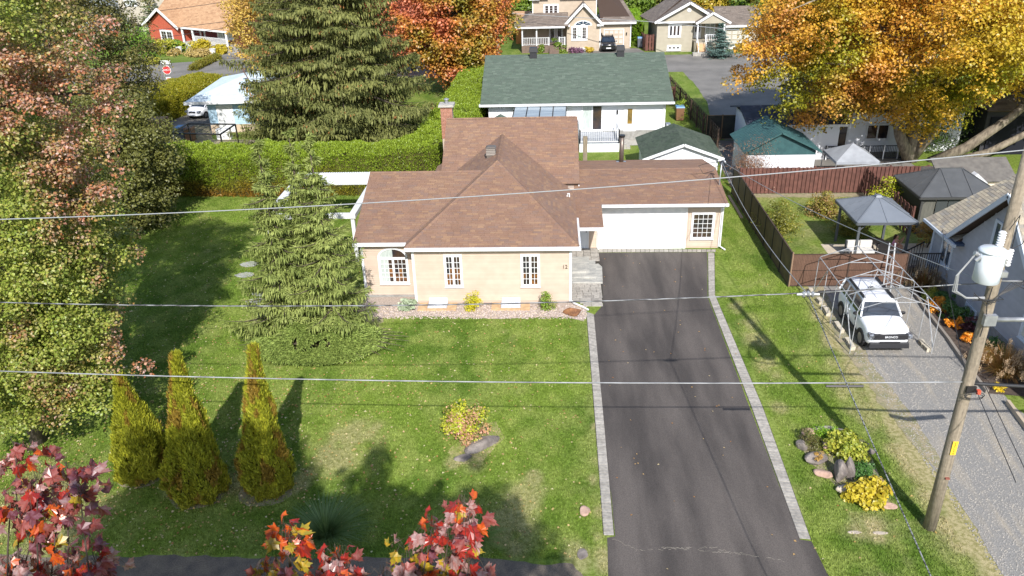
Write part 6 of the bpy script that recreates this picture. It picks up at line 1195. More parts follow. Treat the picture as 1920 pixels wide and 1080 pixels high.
RK = mat('grey_rock', srgb(150, 140, 132), srgb(104, 96, 92), scale=2.5, rough=.95, bump=.9, bscale=12, fine=(9, .25)); RKP = mat('pink_rock', srgb(196, 164, 146), srgb(170, 140, 124), scale=4, rough=.95, bump=.7, bscale=14); RKB = mat('brown_rock', srgb(160, 112, 74), srgb(104, 70, 48), scale=3, rough=.9, bump=1., bscale=9, fine=(10, .3)); RKL = mat('pale_rock', srgb(196, 182, 164), srgb(160, 150, 140), scale=4, rough=.95, bump=.6)
rock('boulder', 'long low grey lichened boulder beside the golden shrub on the lawn', at(905, 832, .05), (1.6, .75, .42), RK, rz=math.radians(42), seed=3)
rock('boulder', 'flat sunken grey rock at the lower end of the lawn boulder', at(868, 858, .0), (.75, .5, .2), RK, rz=.6, seed=8)
rock('boulder', 'single pinkish stone on the lawn near the drive edge', at(1097, 958, .05), (.42, .5, .22), RKP, seed=5)
rock('boulder', 'brown layered rock at the house corner in the gravel bed', at(1073, 585, .12), (1.0, .55, .5), RKB, rz=-.2, seed=11)
p = at(1092, 1040); rock('boulder', 'dark cleft flat stone in the dry grass left of the drive', (p.x, p.y, .02), (.35, .5, .1), RK, seed=4)
for i, (x, y) in enumerate(((1604, 998), (1650, 999))): rock('flat_stone', 'pale flat stone set flush in the lawn, '+('left' if i == 0 else 'right')+' of the pair below the rockery', at(x, y, 0), (.5, .16, .06), RKL, seed=20+i)
# rockery
RKS = [(1515, 812, .4, .35, .4, RKP, 'pinkish stone at the top left corner'), (1540, 806, .9, .25, .25, RKL, 'flat pale slab along the upper edge'), (1549, 836, .35, .4, .4, RKP, 'upright pinkish stone in the middle top'), (1620, 840, .4, .45, .4, RK, 'grey stone at the right edge'), (1529, 860, .75, .55, .35, RK, 'grey lichened stone on the left flank'), (1575, 884, .42, .75, .75, RK, 'tall brown lichened stone in the centre'), (1592, 880, .32, .62, .85, RK, 'tall narrow grey stone in the centre'), (1583, 918, .5, .3, .28, RKL, 'pale stone before the golden hosta'), (1639, 902, .65, .35, .2, RKP, 'flat pinkish stone on the right flank'), (1545, 888, .6, .4, .2, RKP, 'low stone on the lower left flank'), (1665, 948, .5, .3, .12, RKP, 'low stone behind the golden hosta'), (1504, 836, .3, .5, .35, RK, 'dark stone on the left edge'), (1632, 846, .25, .3, .2, RK, 'small stone just outside the right edge'), (1575, 812, .55, .3, .3, RK, 'stone behind the lime grass')]
for i, (x, y, sx, sy, sz, m_, l_) in enumerate(RKS): rock('rockery_stone', 'rockery: '+l_, at(x, y, sz*.3), (sx*1.2, sy*1.15, sz*1.2), m_, 'stone', rz=random.uniform(-.5, .5), group='stones of the rockery', seed=30+i)
struct(sheet('dirt', R_([(1500, 815), (1530, 800), (1585, 806), (1625, 830), (1650, 900), (1668, 945), (1640, 960), (1590, 935), (1560, 905), (1520, 870), (1502, 840)]), .012, GDIRT, .04, .3))
# ---------------------------------------------------------------- shrubs and herbs
def bush(name, label, c, rad, n, ls, cols, cat='shrub', group=None, seed=1, stems=True, m=LEAF, clump=.35, up=.5, nc=None, droop=0.):
    c = Vector(c); t = thing(name, label, cat, (c.x, c.y, 0), group=group); nc = nc or max(8, n//60)
    broadleaf(t, (c.x, c.y, c.z+rad[2]*.5), rad, nc, max(rad)*clump, max(4, n//nc), ls, cols, seed=seed, inner=.1, name='foliage', up=up, mat_=m, clip=lambda q: q[:, 2] > .01, droop=droop)
    if stems:
        mb = MB()
        for k in range(7): a = random.random()*6.28; mb.tube([(c.x, c.y, 0), (c.x+rad[0]*.6*math.cos(a), c.y+rad[1]*.6*math.sin(a), c.z+rad[2]*.7)], [.018, .008], 4)
        mb.build('stems', BARK, t)
    return t
Y1 = [srgb(190, 190, 40), srgb(214, 202, 56), srgb(150, 164, 40), srgb(206, 168, 90)]
LM = [srgb(128, 160, 46), srgb(160, 180, 60), srgb(104, 138, 38)]
bush('golden_shrub', 'yellow green shrub with pink brown tips standing above the lawn boulder', (*at(873, 818).xy, .1), (.85, .75, .95), 3800, .085, [srgb(180, 190, 40), srgb(206, 204, 60), srgb(160, 170, 50), srgb(196, 146, 116), srgb(184, 124, 100)], seed=2)
bush('small_bush', 'small yellow green bush in the gravel bed between the basement windows', (*at(888, 580).xy, .05), (.36, .33, .6), 1100, .07, Y1[:3], seed=3); bush('small_bush', 'small bush with pinkish dried heads near the house corner', (*at(1025, 580).xy, .05), (.42, .35, .62), 1200, .07, [srgb(150, 176, 56), srgb(120, 150, 50), srgb(190, 150, 110)], seed=4)
bush('tiny_plant', 'pale spiky grey green plant in the gravel bed left of the window well', (*at(763, 580).xy, .0), (.4, .3, .3), 500, .16, [srgb(186, 196, 170), srgb(160, 176, 140)], seed=5, stems=False)
HV = [srgb(170, 180, 66), srgb(194, 190, 76), srgb(140, 156, 54), srgb(184, 174, 84)]
def tuft(name, label, c, r, hgt, n, cols, cat='ornamental grass', w_=.012, lean=.6, group=None, plume=None, seed=0):
    rg = np.random.default_rng(seed+9); c = Vector(c); t = thing(name, label, cat, (c.x, c.y, 0), group=group); a = rg.random(n)*6.283; q = rg.random(n)**.7; b0 = np.stack([c.x+.25*r*q*np.cos(a), c.y+.25*r*q*np.sin(a), np.zeros(n)], 1); L_ = hgt*(.55+.45*rg.random(n)); out = np.stack([np.cos(a), np.sin(a), 0*a], 1)
    segs = 4; V = np.empty((n, segs+1, 2, 3)); s_ = np.stack([-np.sin(a), np.cos(a), 0*a], 1)*w_
    for k in range(segs+1):
        f = k/segs; p = b0+out*(r*lean*q*f**1.6)[:, None]*1.4; p[:, 2] = L_*(f-.45*q*f**2.6*lean*1.3); w2 = (1-f*.85); V[:, k, 0] = p-s_*w2; V[:, k, 1] = p+s_*w2
    Fc = []; base = np.arange(n)[:, None]*(segs+1)*2
    for k in range(segs): Fc.append(base+np.array([2*k, 2*k+1, 2*k+3, 2*k+2]))
    npmesh('blades', V.reshape(-1, 3), np.concatenate(Fc), LEAF, np.repeat(pal(cols, rg.random(n)), (segs+1)*2, 0), t)
    if plume:
        P = V[:plume[0], -1, 0]; P = np.repeat(P, 40, 0)+rg.normal(size=(plume[0]*40, 3))*[.03, .03, .09]+[0, 0, .08]; leaves('plumes', P, rg.normal(size=(len(P), 3))*.4+[0, 0, 1], rg.normal(size=(len(P), 3)), .06, .02, pal(plume[1], rg.random(len(P))), LEAF, t)
    return t
bush('lime_plant', 'large lime green mounded plant in the middle of the rockery', (*at(1582, 848).xy, .05), (.7, .68, .45), 3600, .11, HV, 'plant', seed=6, stems=False, droop=.3, up=.2)
bush('hosta', 'golden yellow hosta at the lower end of the rockery', (*at(1623, 935).xy, .02), (.62, .5, .4), 1500, .15, [srgb(196, 176, 44), srgb(212, 190, 62), srgb(176, 164, 44), srgb(186, 144, 48)], 'plant', seed=7, stems=False, nc=30, droop=.6)
bush('heather', 'brownish heather mound on the upper left of the rockery', (*at(1520, 836).xy, 0), (.45, .5, .35), 2600, .04, [srgb(126, 112, 62), srgb(104, 112, 50), srgb(146, 120, 90)], 'plant', seed=8, stems=False)
bush('sedum', 'bright green sedum cushion along the upper edge of the rockery', (*at(1545, 818).xy, 0), (.55, .3, .22), 1500, .05, [srgb(128, 170, 40), srgb(150, 186, 60)], 'plant', seed=9, stems=False)
bush('low_herb', 'dark green low herb between the tall stones and the golden hosta', (*at(1612, 890).xy, 0), (.5, .6, .22), 1600, .06, [srgb(80, 126, 56), srgb(104, 144, 70)], 'plant', seed=10, stems=False)
bush('orange_sedum', 'small ochre cushion on the left flank stone of the rockery', (*at(1533, 868).xy, .22), (.2, .25, .16), 500, .03, [srgb(206, 164, 84), srgb(184, 150, 80)], 'plant', seed=12, stems=False)
tuft('grass_clump', 'dark green arching grass clump behind the middle maple leaves', (*at(612, 1010).xy, 0), 1.25, 1.3, 900, [srgb(92, 120, 66), srgb(130, 152, 96), srgb(70, 100, 50)], seed=3, lean=.85); tuft('grass_clump', 'green grass clump near the drive behind the red maple leaves', (*at(890, 1018).xy, 0), .8, .8, 600, [srgb(110, 140, 60), srgb(140, 160, 80)], seed=4, lean=.9)
# flower bed by the grey house
mb = MB(); pts = [at(1700, 530), at(1733, 582), at(1778, 640), at(1812, 690), at(1850, 738)]
for a, b in zip(pts, pts[1:]): mb.bar(a+Vector((0, 0, .08)), b+Vector((0, 0, .08)), .12, .18)
tag(mb.build('bed_edging', mat('edging_grey', srgb(140, 132, 122), rough=.9)), 'grey timber edging of the flower bed beside the grey house', 'edging')
struct(sheet('mulch', [p.xy for p in pts]+[(19.2, 27), (19.2, 37)], .02, mat('mulch', srgb(92, 78, 68), srgb(70, 60, 52), scale=6, rough=1, bump=.8)))
OR_ = [srgb(232, 140, 36), srgb(240, 170, 50)]; GRN = [srgb(64, 100, 44), srgb(92, 130, 60), srgb(50, 84, 40)]
for i, (x, y, cols, r, lab) in enumerate(((1742, 558, [srgb(226, 220, 120), srgb(150, 160, 60), srgb(200, 200, 90)], .5, 'pale yellow flowering plant at the top of the bed'), (1768, 566, GRN, .55, 'leafy green plant next to the pale yellow flowers'), (1758, 582, OR_+[srgb(120, 100, 40)], .45, 'orange brown flowers below the pale yellow plant'), (1775, 592, GRN, .6, 'green leafy clump in the middle of the bed'), (1800, 606, GRN, .6, 'green leafy clump below the basement window'), (1792, 614, OR_, .4, 'orange marigold cushion below the basement window'), (1818, 620, [srgb(104, 56, 60), srgb(84, 48, 50)], .45, 'dark red coleus clump left of the pole'), (1812, 640, OR_, .35, 'orange marigolds left of the pole'), (1853, 660, GRN, .6, 'green clump right of the pole'), (1848, 672, OR_, .35, 'orange flowers right of the pole'))):
    bush('flower_clump', lab, (*at(x, y).xy, 0), (r, r, r*.9), 1000, .08, cols, 'flowers', 'flower clumps in the bed by the grey house', seed=40+i, stems=False)
tuft('pampas_grass', 'tawny plumed ornamental grass below the wide window of the grey house', (*at(1880, 705).xy, 0), 1.1, 1.5, 900, [srgb(196, 150, 90), srgb(170, 122, 70), srgb(140, 130, 60)], seed=5, lean=.8, plume=(60, [srgb(226, 200, 164), srgb(206, 176, 140)]))
tuft('pampas_grass', 'greenish brown ornamental grass at the fence end by the grey house', (*at(1728, 545).xy, 0), .95, 1.35, 800, [srgb(136, 120, 60), srgb(150, 100, 70), srgb(100, 110, 50)], seed=6, lean=.75, plume=(40, [srgb(190, 170, 140), srgb(160, 140, 110)]))
bush('yellow_mum', 'bright yellow chrysanthemum at the near end of the flower bed', (*at(1872, 733).xy, 0), (.25, .22, .25), 500, .05, [srgb(240, 214, 40), srgb(226, 196, 50)], 'flowers', seed=52, stems=False)
mb = MB(); a, b = at(1888, 758), at(1930, 815); mb.bar(a+Vector((0, 0, .1)), b+Vector((0, 0, .1)), .12, .22); tag(mb.build('timber_border', mat('pale_timber', srgb(184, 168, 146), rough=.9)), 'short pale timber border at the right edge beyond the pole', 'edging')
# yard bushes
bush('yard_bush', 'olive green bush leaning over the dark panel fence', (*at(1455, 440).xy, .0), (1.25, 1.25, 1.25), 6500, .075, [srgb(126, 124, 44), srgb(150, 146, 60), srgb(104, 112, 40), srgb(160, 150, 80)], seed=61)
bush('yard_bush', 'brown and yellow hydrangea bush left of the grey gazebo', (*at(1545, 405).xy, .0), (1.0, .9, 1.1), 5000, .085, [srgb(140, 110, 70), srgb(166, 130, 84), srgb(140, 140, 50), srgb(190, 170, 60)], seed=62)
bush('yard_bush', 'bright yellow green bush between the grey gazebo and the charcoal one', (*at(1672, 400).xy, .0), (1.3, 1.3, 1.5), 6500, .085, [srgb(206, 196, 40), srgb(180, 186, 40), srgb(150, 164, 40)], seed=63)
bush('yard_bush', 'yellowing dark bush behind the pale bench', (*at(1590, 440).xy, .0), (1.1, .8, .9), 3500, .08, [srgb(110, 116, 40), srgb(160, 150, 60), srgb(84, 96, 40)], seed=64)
bush('potted_bush', 'golden brown potted bush at the corner of the charcoal gazebo', (*at(1738, 465).xy, .6), (.75, .7, .7), 2400, .07, [srgb(190, 156, 60), srgb(166, 124, 60), srgb(130, 130, 50)], seed=65)
bush('dry_shrub', 'bare reddish brown shrub over the fence corner behind the garage', (*at(1405, 350).xy, .4), (1.9, 1.3, 2.0), 5200, .06, [srgb(150, 116, 92), srgb(170, 130, 100), srgb(120, 90, 74), srgb(180, 150, 110)], seed=66)
bush('yard_bush', 'dark undergrowth below the forked trunk of the golden maple', (29, 60.5, .0), (2.6, 1.6, 2.4), 7000, .12, [srgb(60, 84, 30), srgb(84, 104, 40)], seed=67)
bush('small_shrub', 'small yellow green upright shrub by the brown bin', (*at(1275, 222).xy, .0), (.5, .5, 1.2), 1200, .1, LM, seed=68)
tag(thing('x', 'x', 'x'), None); bpy.data.objects.remove(bpy.data.objects['x'])
# ---------------------------------------------------------------- hedges
def hedge(name, label, path, w_, h, cols, n, low=None, ls=.11, seed=0, cat='hedge', wob=.45, jitter=.12, topround=.35, coref=srgb(50, 70, 18)):
    P = [Vector((*p, 0)) for p in path]; t = thing(name, label, cat, tuple(P[0])); rg = np.random.default_rng(seed); L_ = [(P[i+1]-P[i]).length for i in range(len(P)-1)]; tot = sum(L_); cum = np.cumsum([0]+L_)
    def pos(s):
        i = np.clip(np.searchsorted(cum, s, side='right')-1, 0, len(L_)-1); f = (s-cum[i])/np.array(L_)[i]; A_ = np.array([tuple(p) for p in P]); p = A_[i]*(1-f)[:, None]+A_[i+1]*f[:, None]
        D = unit(A_[1:]-A_[:-1]); d = D[i]; f2 = f[:, None]; nx_ = np.clip(i+1, 0, len(D)-1); pv = np.clip(i-1, 0, len(D)-1); d = unit(np.where(f2 > .5, d*(1.5-f2)+D[nx_]*(f2-.5), d*(.5+f2)+D[pv]*(.5-f2))); return p, d
    hv = h if isinstance(h, (list, tuple)) else [h, h]
    def surf(s, q):   # q -1..1 around the section: side, top, side
        p, d = pos(s); nr = np.stack([d[:, 1], -d[:, 0], 0*s], 1); hh = np.interp(s/tot, np.linspace(0, 1, len(hv)), hv)*(1+.05*(fbm(s*.5, s*0, seed, 2)-.5)*2); per = hh*2+w_; u = q*per; ww = w_*(1+.1*(fbm(s*.7, u*.5, seed+4, 2)-.5))
        side = np.abs(u) > w_/2; z = np.where(side, hh-(np.abs(u)-w_/2), hh-topround*(np.abs(u)/(w_/2))**3*.5); z = np.where(side, z-topround*.5*np.exp(-(np.abs(u)-w_/2)*1.5), z); x = np.where(side, np.sign(u)*(ww/2+.12*np.sin(np.clip((hh-z)/hh, 0, 1)*3)), u*ww/w_)
        N = np.where(side[:, None], nr*np.sign(u)[:, None]+[0, 0, .25], np.array([0, 0, 1.])+nr*(u/(w_/2))[:, None]*.5); Q = p+nr*x[:, None]; Q[:, 2] = np.maximum(z, .02); return Q, unit(N), hh
    # dark solid core
    ns = max(6, int(tot/.7)); ss = np.linspace(.15, tot-.15, ns); V = []
    qs = np.linspace(-.49, .49, 13); 
    for s in ss:
        Q, N, _ = surf(np.full(13, s), qs); V.append(Q-N*.22)
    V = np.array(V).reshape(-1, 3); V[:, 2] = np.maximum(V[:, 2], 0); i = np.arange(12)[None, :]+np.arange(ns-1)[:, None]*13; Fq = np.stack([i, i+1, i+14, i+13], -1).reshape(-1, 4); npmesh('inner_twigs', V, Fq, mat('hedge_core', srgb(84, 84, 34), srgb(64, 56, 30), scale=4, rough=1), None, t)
    s = rg.random(n)*tot; q = rg.uniform(-.5, .5, n); Q, N, hh = surf(s, q); e = int(n*.06); 
    lump = fbm(s*1.6, q*9+seed, seed+2, 3)-.5; Q = Q+N*(lump*wob*1.3+rg.uniform(-jitter, jitter*.6, n)-.03)[:, None]
    ends = rg.random(n) < .05; sE = np.where(rg.random(n) < .5, 0., tot)
    pE, dE = pos(np.clip(sE, .001, tot-.001)); sg_ = np.where(sE > 0, 1., -1.)[:, None]; hE = hv[0]; QE = pE+np.stack([dE[:, 1], -dE[:, 0], 0*s], 1)*rg.uniform(-w_/2, w_/2, n)[:, None]+dE*sg_*rg.uniform(-.15, .1, n)[:, None]; QE[:, 2] = rg.random(n)*np.where(sE > 0, hv[-1], hv[0])*.97; Q = np.where(ends[:, None], QE, Q); N = np.where(ends[:, None], dE*sg_, N)
    T = unit(np.array([0, 0, 1.])*.8+N*.8+rg.normal(size=(n, 3))*.5); NN = unit(N+rg.normal(size=(n, 3))*.6)
    tt = .55*rg.random(n)+.45*fbm(s*.9, q*6, seed+6, 3); C = pal(cols, tt)
    if low is not None: C = low(Q, C, rg)
    C = C*(.8+.4*rg.random((n, 1))); leaves('foliage', Q, T, NN, ls*(.7+.6*rg.random(n)), ls*.5, C, LEAF, t, fold=.1); return t
HC = [srgb(138, 162, 48), srgb(158, 178, 58), srgb(118, 142, 42), srgb(174, 186, 74)]
def lowf(Q, C, rg):
    f = np.clip(1.25-Q[:, 2]/1.5+(fbm(Q[:, 0]*.6, Q[:, 2], 3, 3)-.5)*1.6, 0, 1)*np.clip((-11.5-Q[:, 0])/6+.2, 0, 1)*(Q[:, 1] < 54); br = pal([srgb(150, 112, 44), srgb(172, 132, 56), srgb(128, 104, 36)], rg.random(len(Q))); return C*(1-f[:, None])+br*f[:, None]
hedge('clipped_hedge', 'long lime green clipped cedar hedge behind the bungalow, browning at its left foot', [(-27.5, 53.3), (-20, 53.0), (-12, 53.0), (-9.6, 53.6), (-8.3, 56), (-7.6, 60), (-7.3, 66), (-7.0, 74), (-6.9, 80)], 3.3, [2.95, 3.0, 3.0, 3.1, 3.2, 3.2, 3.2], HC, 190000, lowf, .13, 4, wob=.5)
HY = [srgb(150, 150, 40), srgb(170, 160, 46), srgb(128, 136, 36), srgb(196, 170, 70)]
hedge('clipped_hedge', 'broad rounded yellow green hedge behind the left trees by the old street', [(-38.5, 71.5), (-37.6, 75), (-36.2, 79), (-35.2, 83)], 5.0, [2.4, 2.6, 2.6, 2.4], HY, 60000, None, .16, 5, topround=1.2)
hedge('clipped_hedge', 'tall narrow bright green hedge between the tan house and the greige bungalow', [(11.2, 108.5), (11.3, 113), (11.6, 120)], 1.4, [3.0, 3.2, 3.2], [srgb(120, 160, 40), srgb(144, 176, 50)], 16000, None, .22, 6)
hedge('clipped_hedge', 'low green row at the driveway edge of the red brick house', [tuple(at(362, 133).xy), tuple(at(410, 110).xy)], .8, .7, [srgb(120, 134, 40), srgb(150, 130, 50)], 5000, None, .14, 7)
for i, (x, y, r, h_, l_) in enumerate(((930, 96, 1.0, 2.0, 'green bush at the foot of the pale distant pole'), (905, 60, 1.3, 3.5, 'dark green bush by the orange maple'), (1047, 95, .8, 1.8, 'green bush beside the tan house steps'), (1016, 98, .35, 1.2, 'potted plant left of the tan house steps'), (1105, 98, .6, .8, 'yellow bush at the tan house garage corner'), (1080, 98, 1.2, .5, 'purple flowers below the arched window'), (968, 72, 1.2, 3.6, 'dark green upright bush left of the orange shed'))):
    p = at(x, y); p.y = min(p.y, 104.6) if y > 90 else p.y; bush('garden_bush', l_, (p.x, p.y, 0), (r, r*.8, h_*.55), 900, .2, [srgb(120, 84, 110), srgb(150, 110, 130)] if 'purple' in l_ else ([srgb(206, 186, 60), srgb(190, 160, 60)] if 'yellow' in l_ else [srgb(88, 118, 40), srgb(120, 144, 50), srgb(150, 150, 60)]), seed=70+i)
for i, (x, y, r, h_, c_, l_) in enumerate(((255, 110, 3.2, 4.5, 0, 'large bright green shrub left of the red brick house'), (310, 98, 2.4, 1.8, 1, 'yellow green shrubs under the brick house window'), (330, 96, 1.4, 1.7, 0, 'green bush right of the brick house window'), (385, 96, 1.9, 1.7, 2, 'yellow bush in front of the brick house porch'), (415, 100, 1.2, 1.3, 2, 'small yellow bush at the right end of the porch'), (375, 104, 2.0, .6, 3, 'low tan flower row before the porch'), (328, 103, .9, .8, 3, 'small tan bush by the white planter'), (240, 60, 2.5, 3.5, 4, 'dark shrub behind the bright green one'), (283, 120, .9, .9, 1, 'tiny yellow shrub on the corner lawn'))):
    p = at(x, y); bush('garden_bush', l_, (p.x, p.y, 0), (r, r*.8, h_*.55), 2600, .22, [[srgb(110, 150, 50), srgb(140, 176, 60)], [srgb(160, 170, 50), srgb(190, 180, 60)], [srgb(206, 186, 50), srgb(184, 170, 50)], [srgb(196, 170, 110), srgb(180, 160, 90)], [srgb(60, 76, 40), srgb(84, 100, 50)]][c_], seed=90+i)
# ---------------------------------------------------------------- cedars on the front lawn
def cedar(label, x, y, h, r, seed, cols, lean=(0, 0)):
    t = thing('pyramid_cedar', label, 'tree', (x, y, 0), group='pyramid cedars on the front lawn'); rg = np.random.default_rng(seed); n = 30000
    f = rg.random(n)**1.3; z = f*h; prof = lambda f_: r*(np.where(f_ < .15, .8+.2*f_/.15, (1-(f_-.15)/.85)**1.25)*(.9)+.1)
    a = rg.random(n)*6.283; lump = fbm(a*2.2, f*7, seed, 3)-.5; lump = lump+.5*(fbm(a*6, f*18, seed+3, 2)-.5); rr = np.maximum(prof(f)*(1+.8*lump)+rg.uniform(-.1, .03, n), .02)
    cx_ = x+lean[0]*f*f; cy_ = y+lean[1]*f*f; P = np.stack([cx_+rr*np.cos(a), cy_+rr*np.sin(a), z+.03], 1); o = np.stack([np.cos(a), np.sin(a), .35+0*a], 1); T = unit(o*.35+[0, 0, 1.]+rg.normal(size=(n, 3))*.25); N = unit(o+rg.normal(size=(n, 3))*.6)
    br = (fbm(a*1.6+seed, f*5, seed+9, 3) > .64); C = pal(cols, .5*rg.random(n)+.5*fbm(a*3, f*9, seed+5, 2)); C2 = pal([srgb(170, 128, 60), srgb(140, 100, 50), srgb(186, 148, 84)], rg.random(n)); w2 = np.where(br, .75, .08+.5*np.clip(.25-f, 0, 1))[:, None]; C = (C*(1-w2)+C2*w2)*(.75+.5*rg.random((n, 1)))
    leaves('foliage', P, T, N, .17*(.7+.6*rg.random(n)), .05, C, LEAF, t, fold=.1)
    k = np.linspace(0, .96, 9); MB().tube([(x+lean[0]*q*q, y+lean[1]*q*q, q*h) for q in k], [float(prof(np.array(q)))*.66+.0 for q in k], 12).build('inner_twigs', mat('hedge_core', (0, 0, 0)), t, smooth=True); MB().tube([(x, y, 0), (x, y, h*.5)], [.09, .05], 8).build('trunk', BARK, t)
CC = [srgb(168, 172, 50), srgb(188, 190, 60), srgb(146, 156, 50), srgb(204, 200, 80)]
cedar('short shaded pyramid cedar, leftmost of the three on the lawn', -14.55, 22.3, 3.9, .92, 1, CC); cedar('golden pyramid cedar in the middle, with its tip bent left', -12.1, 21.2, 5.45, .92, 2, CC, (.3, 0)); cedar('golden pyramid cedar on the right, tallest and fullest', -9.75, 21.4, 5.6, .8, 3, CC, (.4, 0))
# ---------------------------------------------------------------- big trees
Tn = [srgb(114, 118, 64), srgb(134, 136, 76), srgb(96, 102, 54), srgb(150, 150, 90)]
t = thing('norway_spruce', 'huge olive green spruce full of brown cones behind the lime hedge', 'tree', (-16.6, 62, 0)); PP_ = spruce(t, (-16.2, 61.5, 0), 21, 7.4, 26, 13, Tn, seed=4, fr=.95, low=1.1, hang=.8, trunkr=.4, sp=.2, width=.11, power=.6, up=.2)
sel = PP_[(PP_[:, 2] > 3.5)]; sel = sel[RNG.choice(len(sel), 900)]; sel = np.repeat(sel, 4, 0)+RNG.normal(size=(3600, 3))*[.12, .12, .1]+[0, -.05, -.05]; leaves('cones', sel, np.array([0, 0, -1.])+RNG.normal(size=(3600, 3))*.25, RNG.normal(size=(3600, 3))+[0, -1, 0], .22, .11, pal([srgb(190, 136, 84), srgb(160, 108, 66), srgb(206, 158, 104)], RNG.random(3600)), LEAF, t, fold=.4)
t = thing('norway_spruce', 'second olive spruce merged behind the left flank of the huge one', 'tree', (-21, 66, 0)); spruce(t, (-21.3, 66, 0), 14, 4.5, 18, 10, Tn, seed=8, fr=.7, low=1.0, hang=.75, trunkr=.3, sp=.22, width=.12, power=.65)
Tf = [srgb(142, 154, 82), srgb(160, 170, 96), srgb(120, 134, 68), srgb(174, 182, 110)]
tw = [srgb(110, 126, 56), srgb(136, 150, 72), srgb(94, 112, 48)]
for i, (x, y, H_, R_t, lab) in enumerate(((-12.15, 32.0, 9.2, 1.8, 'light green weeping spruce, left leader of the three tops beside the house'), (-10.95, 32.5, 9.45, 1.4, 'light green weeping spruce, middle leader of the three tops'), (-9.95, 31.9, 9.4, 1.8, 'light green weeping spruce, right leader nearest the arched window'))):
    t = thing('weeping_spruce', lab, 'tree', (x, y, 0)); spruce(t, (x, y, 0), H_, R_t, 21, 8, Tf, seed=20+i, fr=.62, low=.45, hang=.75, trunkr=.16, sp=.12, width=.05, power=.8, up=.32, wob=.35)
t = thing('juniper', 'spreading feathery juniper skirt at the foot of the weeping spruces', 'shrub', (-10.3, 31.2, 0)); rg = np.random.default_rng(3)
for k in range(2):
    n = 26000; a = rg.random(n)*6.283; q = rg.random(n)**.5; X_ = -10.6+3.1*q*np.cos(a)*(1-.12*k); Y_ = 31.15+1.9*q*np.sin(a); keep = fbm(X_*1.3, Y_*1.3, 5, 3) > .28; z_ = (1.0*(1-q**2)+.22)*(.5+.9*fbm(X_*1.5, Y_*1.5, 8, 3)); P = np.stack([X_, Y_, z_], 1)[keep]; oo = np.stack([np.cos(a), np.sin(a), .2+0*a], 1)[keep]; m_ = len(P)
    leaves('foliage', P, oo*.9+rg.normal(size=(m_, 3))*.45+[0, 0, -.1], rg.normal(size=(m_, 3))*.4+[0, 0, 1], .16*(.6+.8*rg.random(m_)), .06, pal([srgb(136, 156, 78), srgb(158, 174, 92), srgb(114, 136, 66)], rg.random(m_))*(.8+.4*rg.random((m_, 1))), NEEDLE, t)
mb = MB()
for k in range(26): a = k*.24; mb.tube([(-10.3, 31.3, .1), (-10.3+2*math.cos(a), 31.2+.9*math.sin(a), .5), (-10.3+3.9*math.cos(a), 31.15+1.75*math.sin(a), .25)], [.05, .03, .01], 5)
mb.build('stems', BARK, t)
# maples
MO_ = [srgb(206, 122, 40), srgb(170, 120, 36), srgb(136, 124, 34), srgb(214, 110, 60), srgb(190, 136, 40)]
def cf_or(P, tt, rg):
    n = len(P); u = np.clip(fbm(P[:, 0]*.45+P[:, 1]*.2, P[:, 2]*.45, 17, 3)*1.7-.35+.18*(P[:, 2]-6)/6, 0, 1); return pal([srgb(140, 134, 50), srgb(176, 142, 54), srgb(202, 134, 64), srgb(208, 124, 80), srgb(212, 132, 104)], np.clip(u-.1+.25*(rg.random(n)-.5), 0, 1))
t = thing('orange_maple', 'orange and olive autumn maple right of the huge spruce', 'tree', (-9.5, 82, 0)); broadleaf(t, (-9.0, 81.5, 6.6), (5.4, 4.6, 6.2), 480, 1.25, 95, .24, None, cf_or, [(-9.2, 82, 0), (-9.2, 82, 2.2), (-9, 81.8, 5), (-9, 81.5, 8)], inner=.5, seed=31, tr=.3)
t = thing('orange_maple', 'pinkish orange maple behind, between the spruce and the brick bungalow', 'tree', (-16, 95, 0)); broadleaf(t, (-15.5, 95, 7.5), (5.5, 4.5, 6.), 260, 1.5, 80, .3, None, lambda P, tt, rg: pal([srgb(190, 130, 60), srgb(214, 130, 90), srgb(226, 130, 110), srgb(150, 124, 50)], tt), [(-16, 95, 0), (-16, 95, 5), (-15.5, 95, 9)], inner=.5, seed=32)
def cf_gold(P, tt, rg):
    n = len(P); u = fbm(P[:, 0]*.28+3, P[:, 2]*.32+P[:, 1]*.2, 23, 4); g = np.clip((fbm(P[:, 0]*.4, P[:, 2]*.4+P[:, 1]*.1, 44, 3)-.46)*4+(6-P[:, 2])*.1, 0, 1)[:, None]; c = pal([srgb(190, 168, 50), srgb(210, 170, 54), srgb(210, 157, 58), srgb(203, 142, 70), srgb(189, 133, 82)], np.clip((u-.3)*1.8+.3*(rg.random(n)-.5), 0, 1)); gr = pal([srgb(140, 148, 34), srgb(110, 128, 34), srgb(176, 176, 40)], rg.random(n)); return c*(1-g*.85)+gr*g*.85
t = thing('golden_maple', 'huge golden orange maple with forked trunk filling the upper right', 'tree', (26, 58, 0)); 
broadleaf(t, (25.6, 56.8, 10.0), (11.8, 8.2, 8.2), 1600, 1.1, 150, .17, None, cf_gold, [(26.1, 57.6, 0), (26.0, 57.7, 2.0), (25.4, 57.8, 4.4), (25.3, 58, 8), (26, 58, 12)], inner=.42, seed=41, tr=.55, limbs=50, clip=lambda q: (q[:, 2] > 2.6+.8*np.sin(q[:, 0]*.9)+np.clip((q[:, 0]-27.5)*.7, 0, 2.2)+np.clip((55-q[:, 1])*.75, 0, 9)), bark=BARKL)
mb = MB()
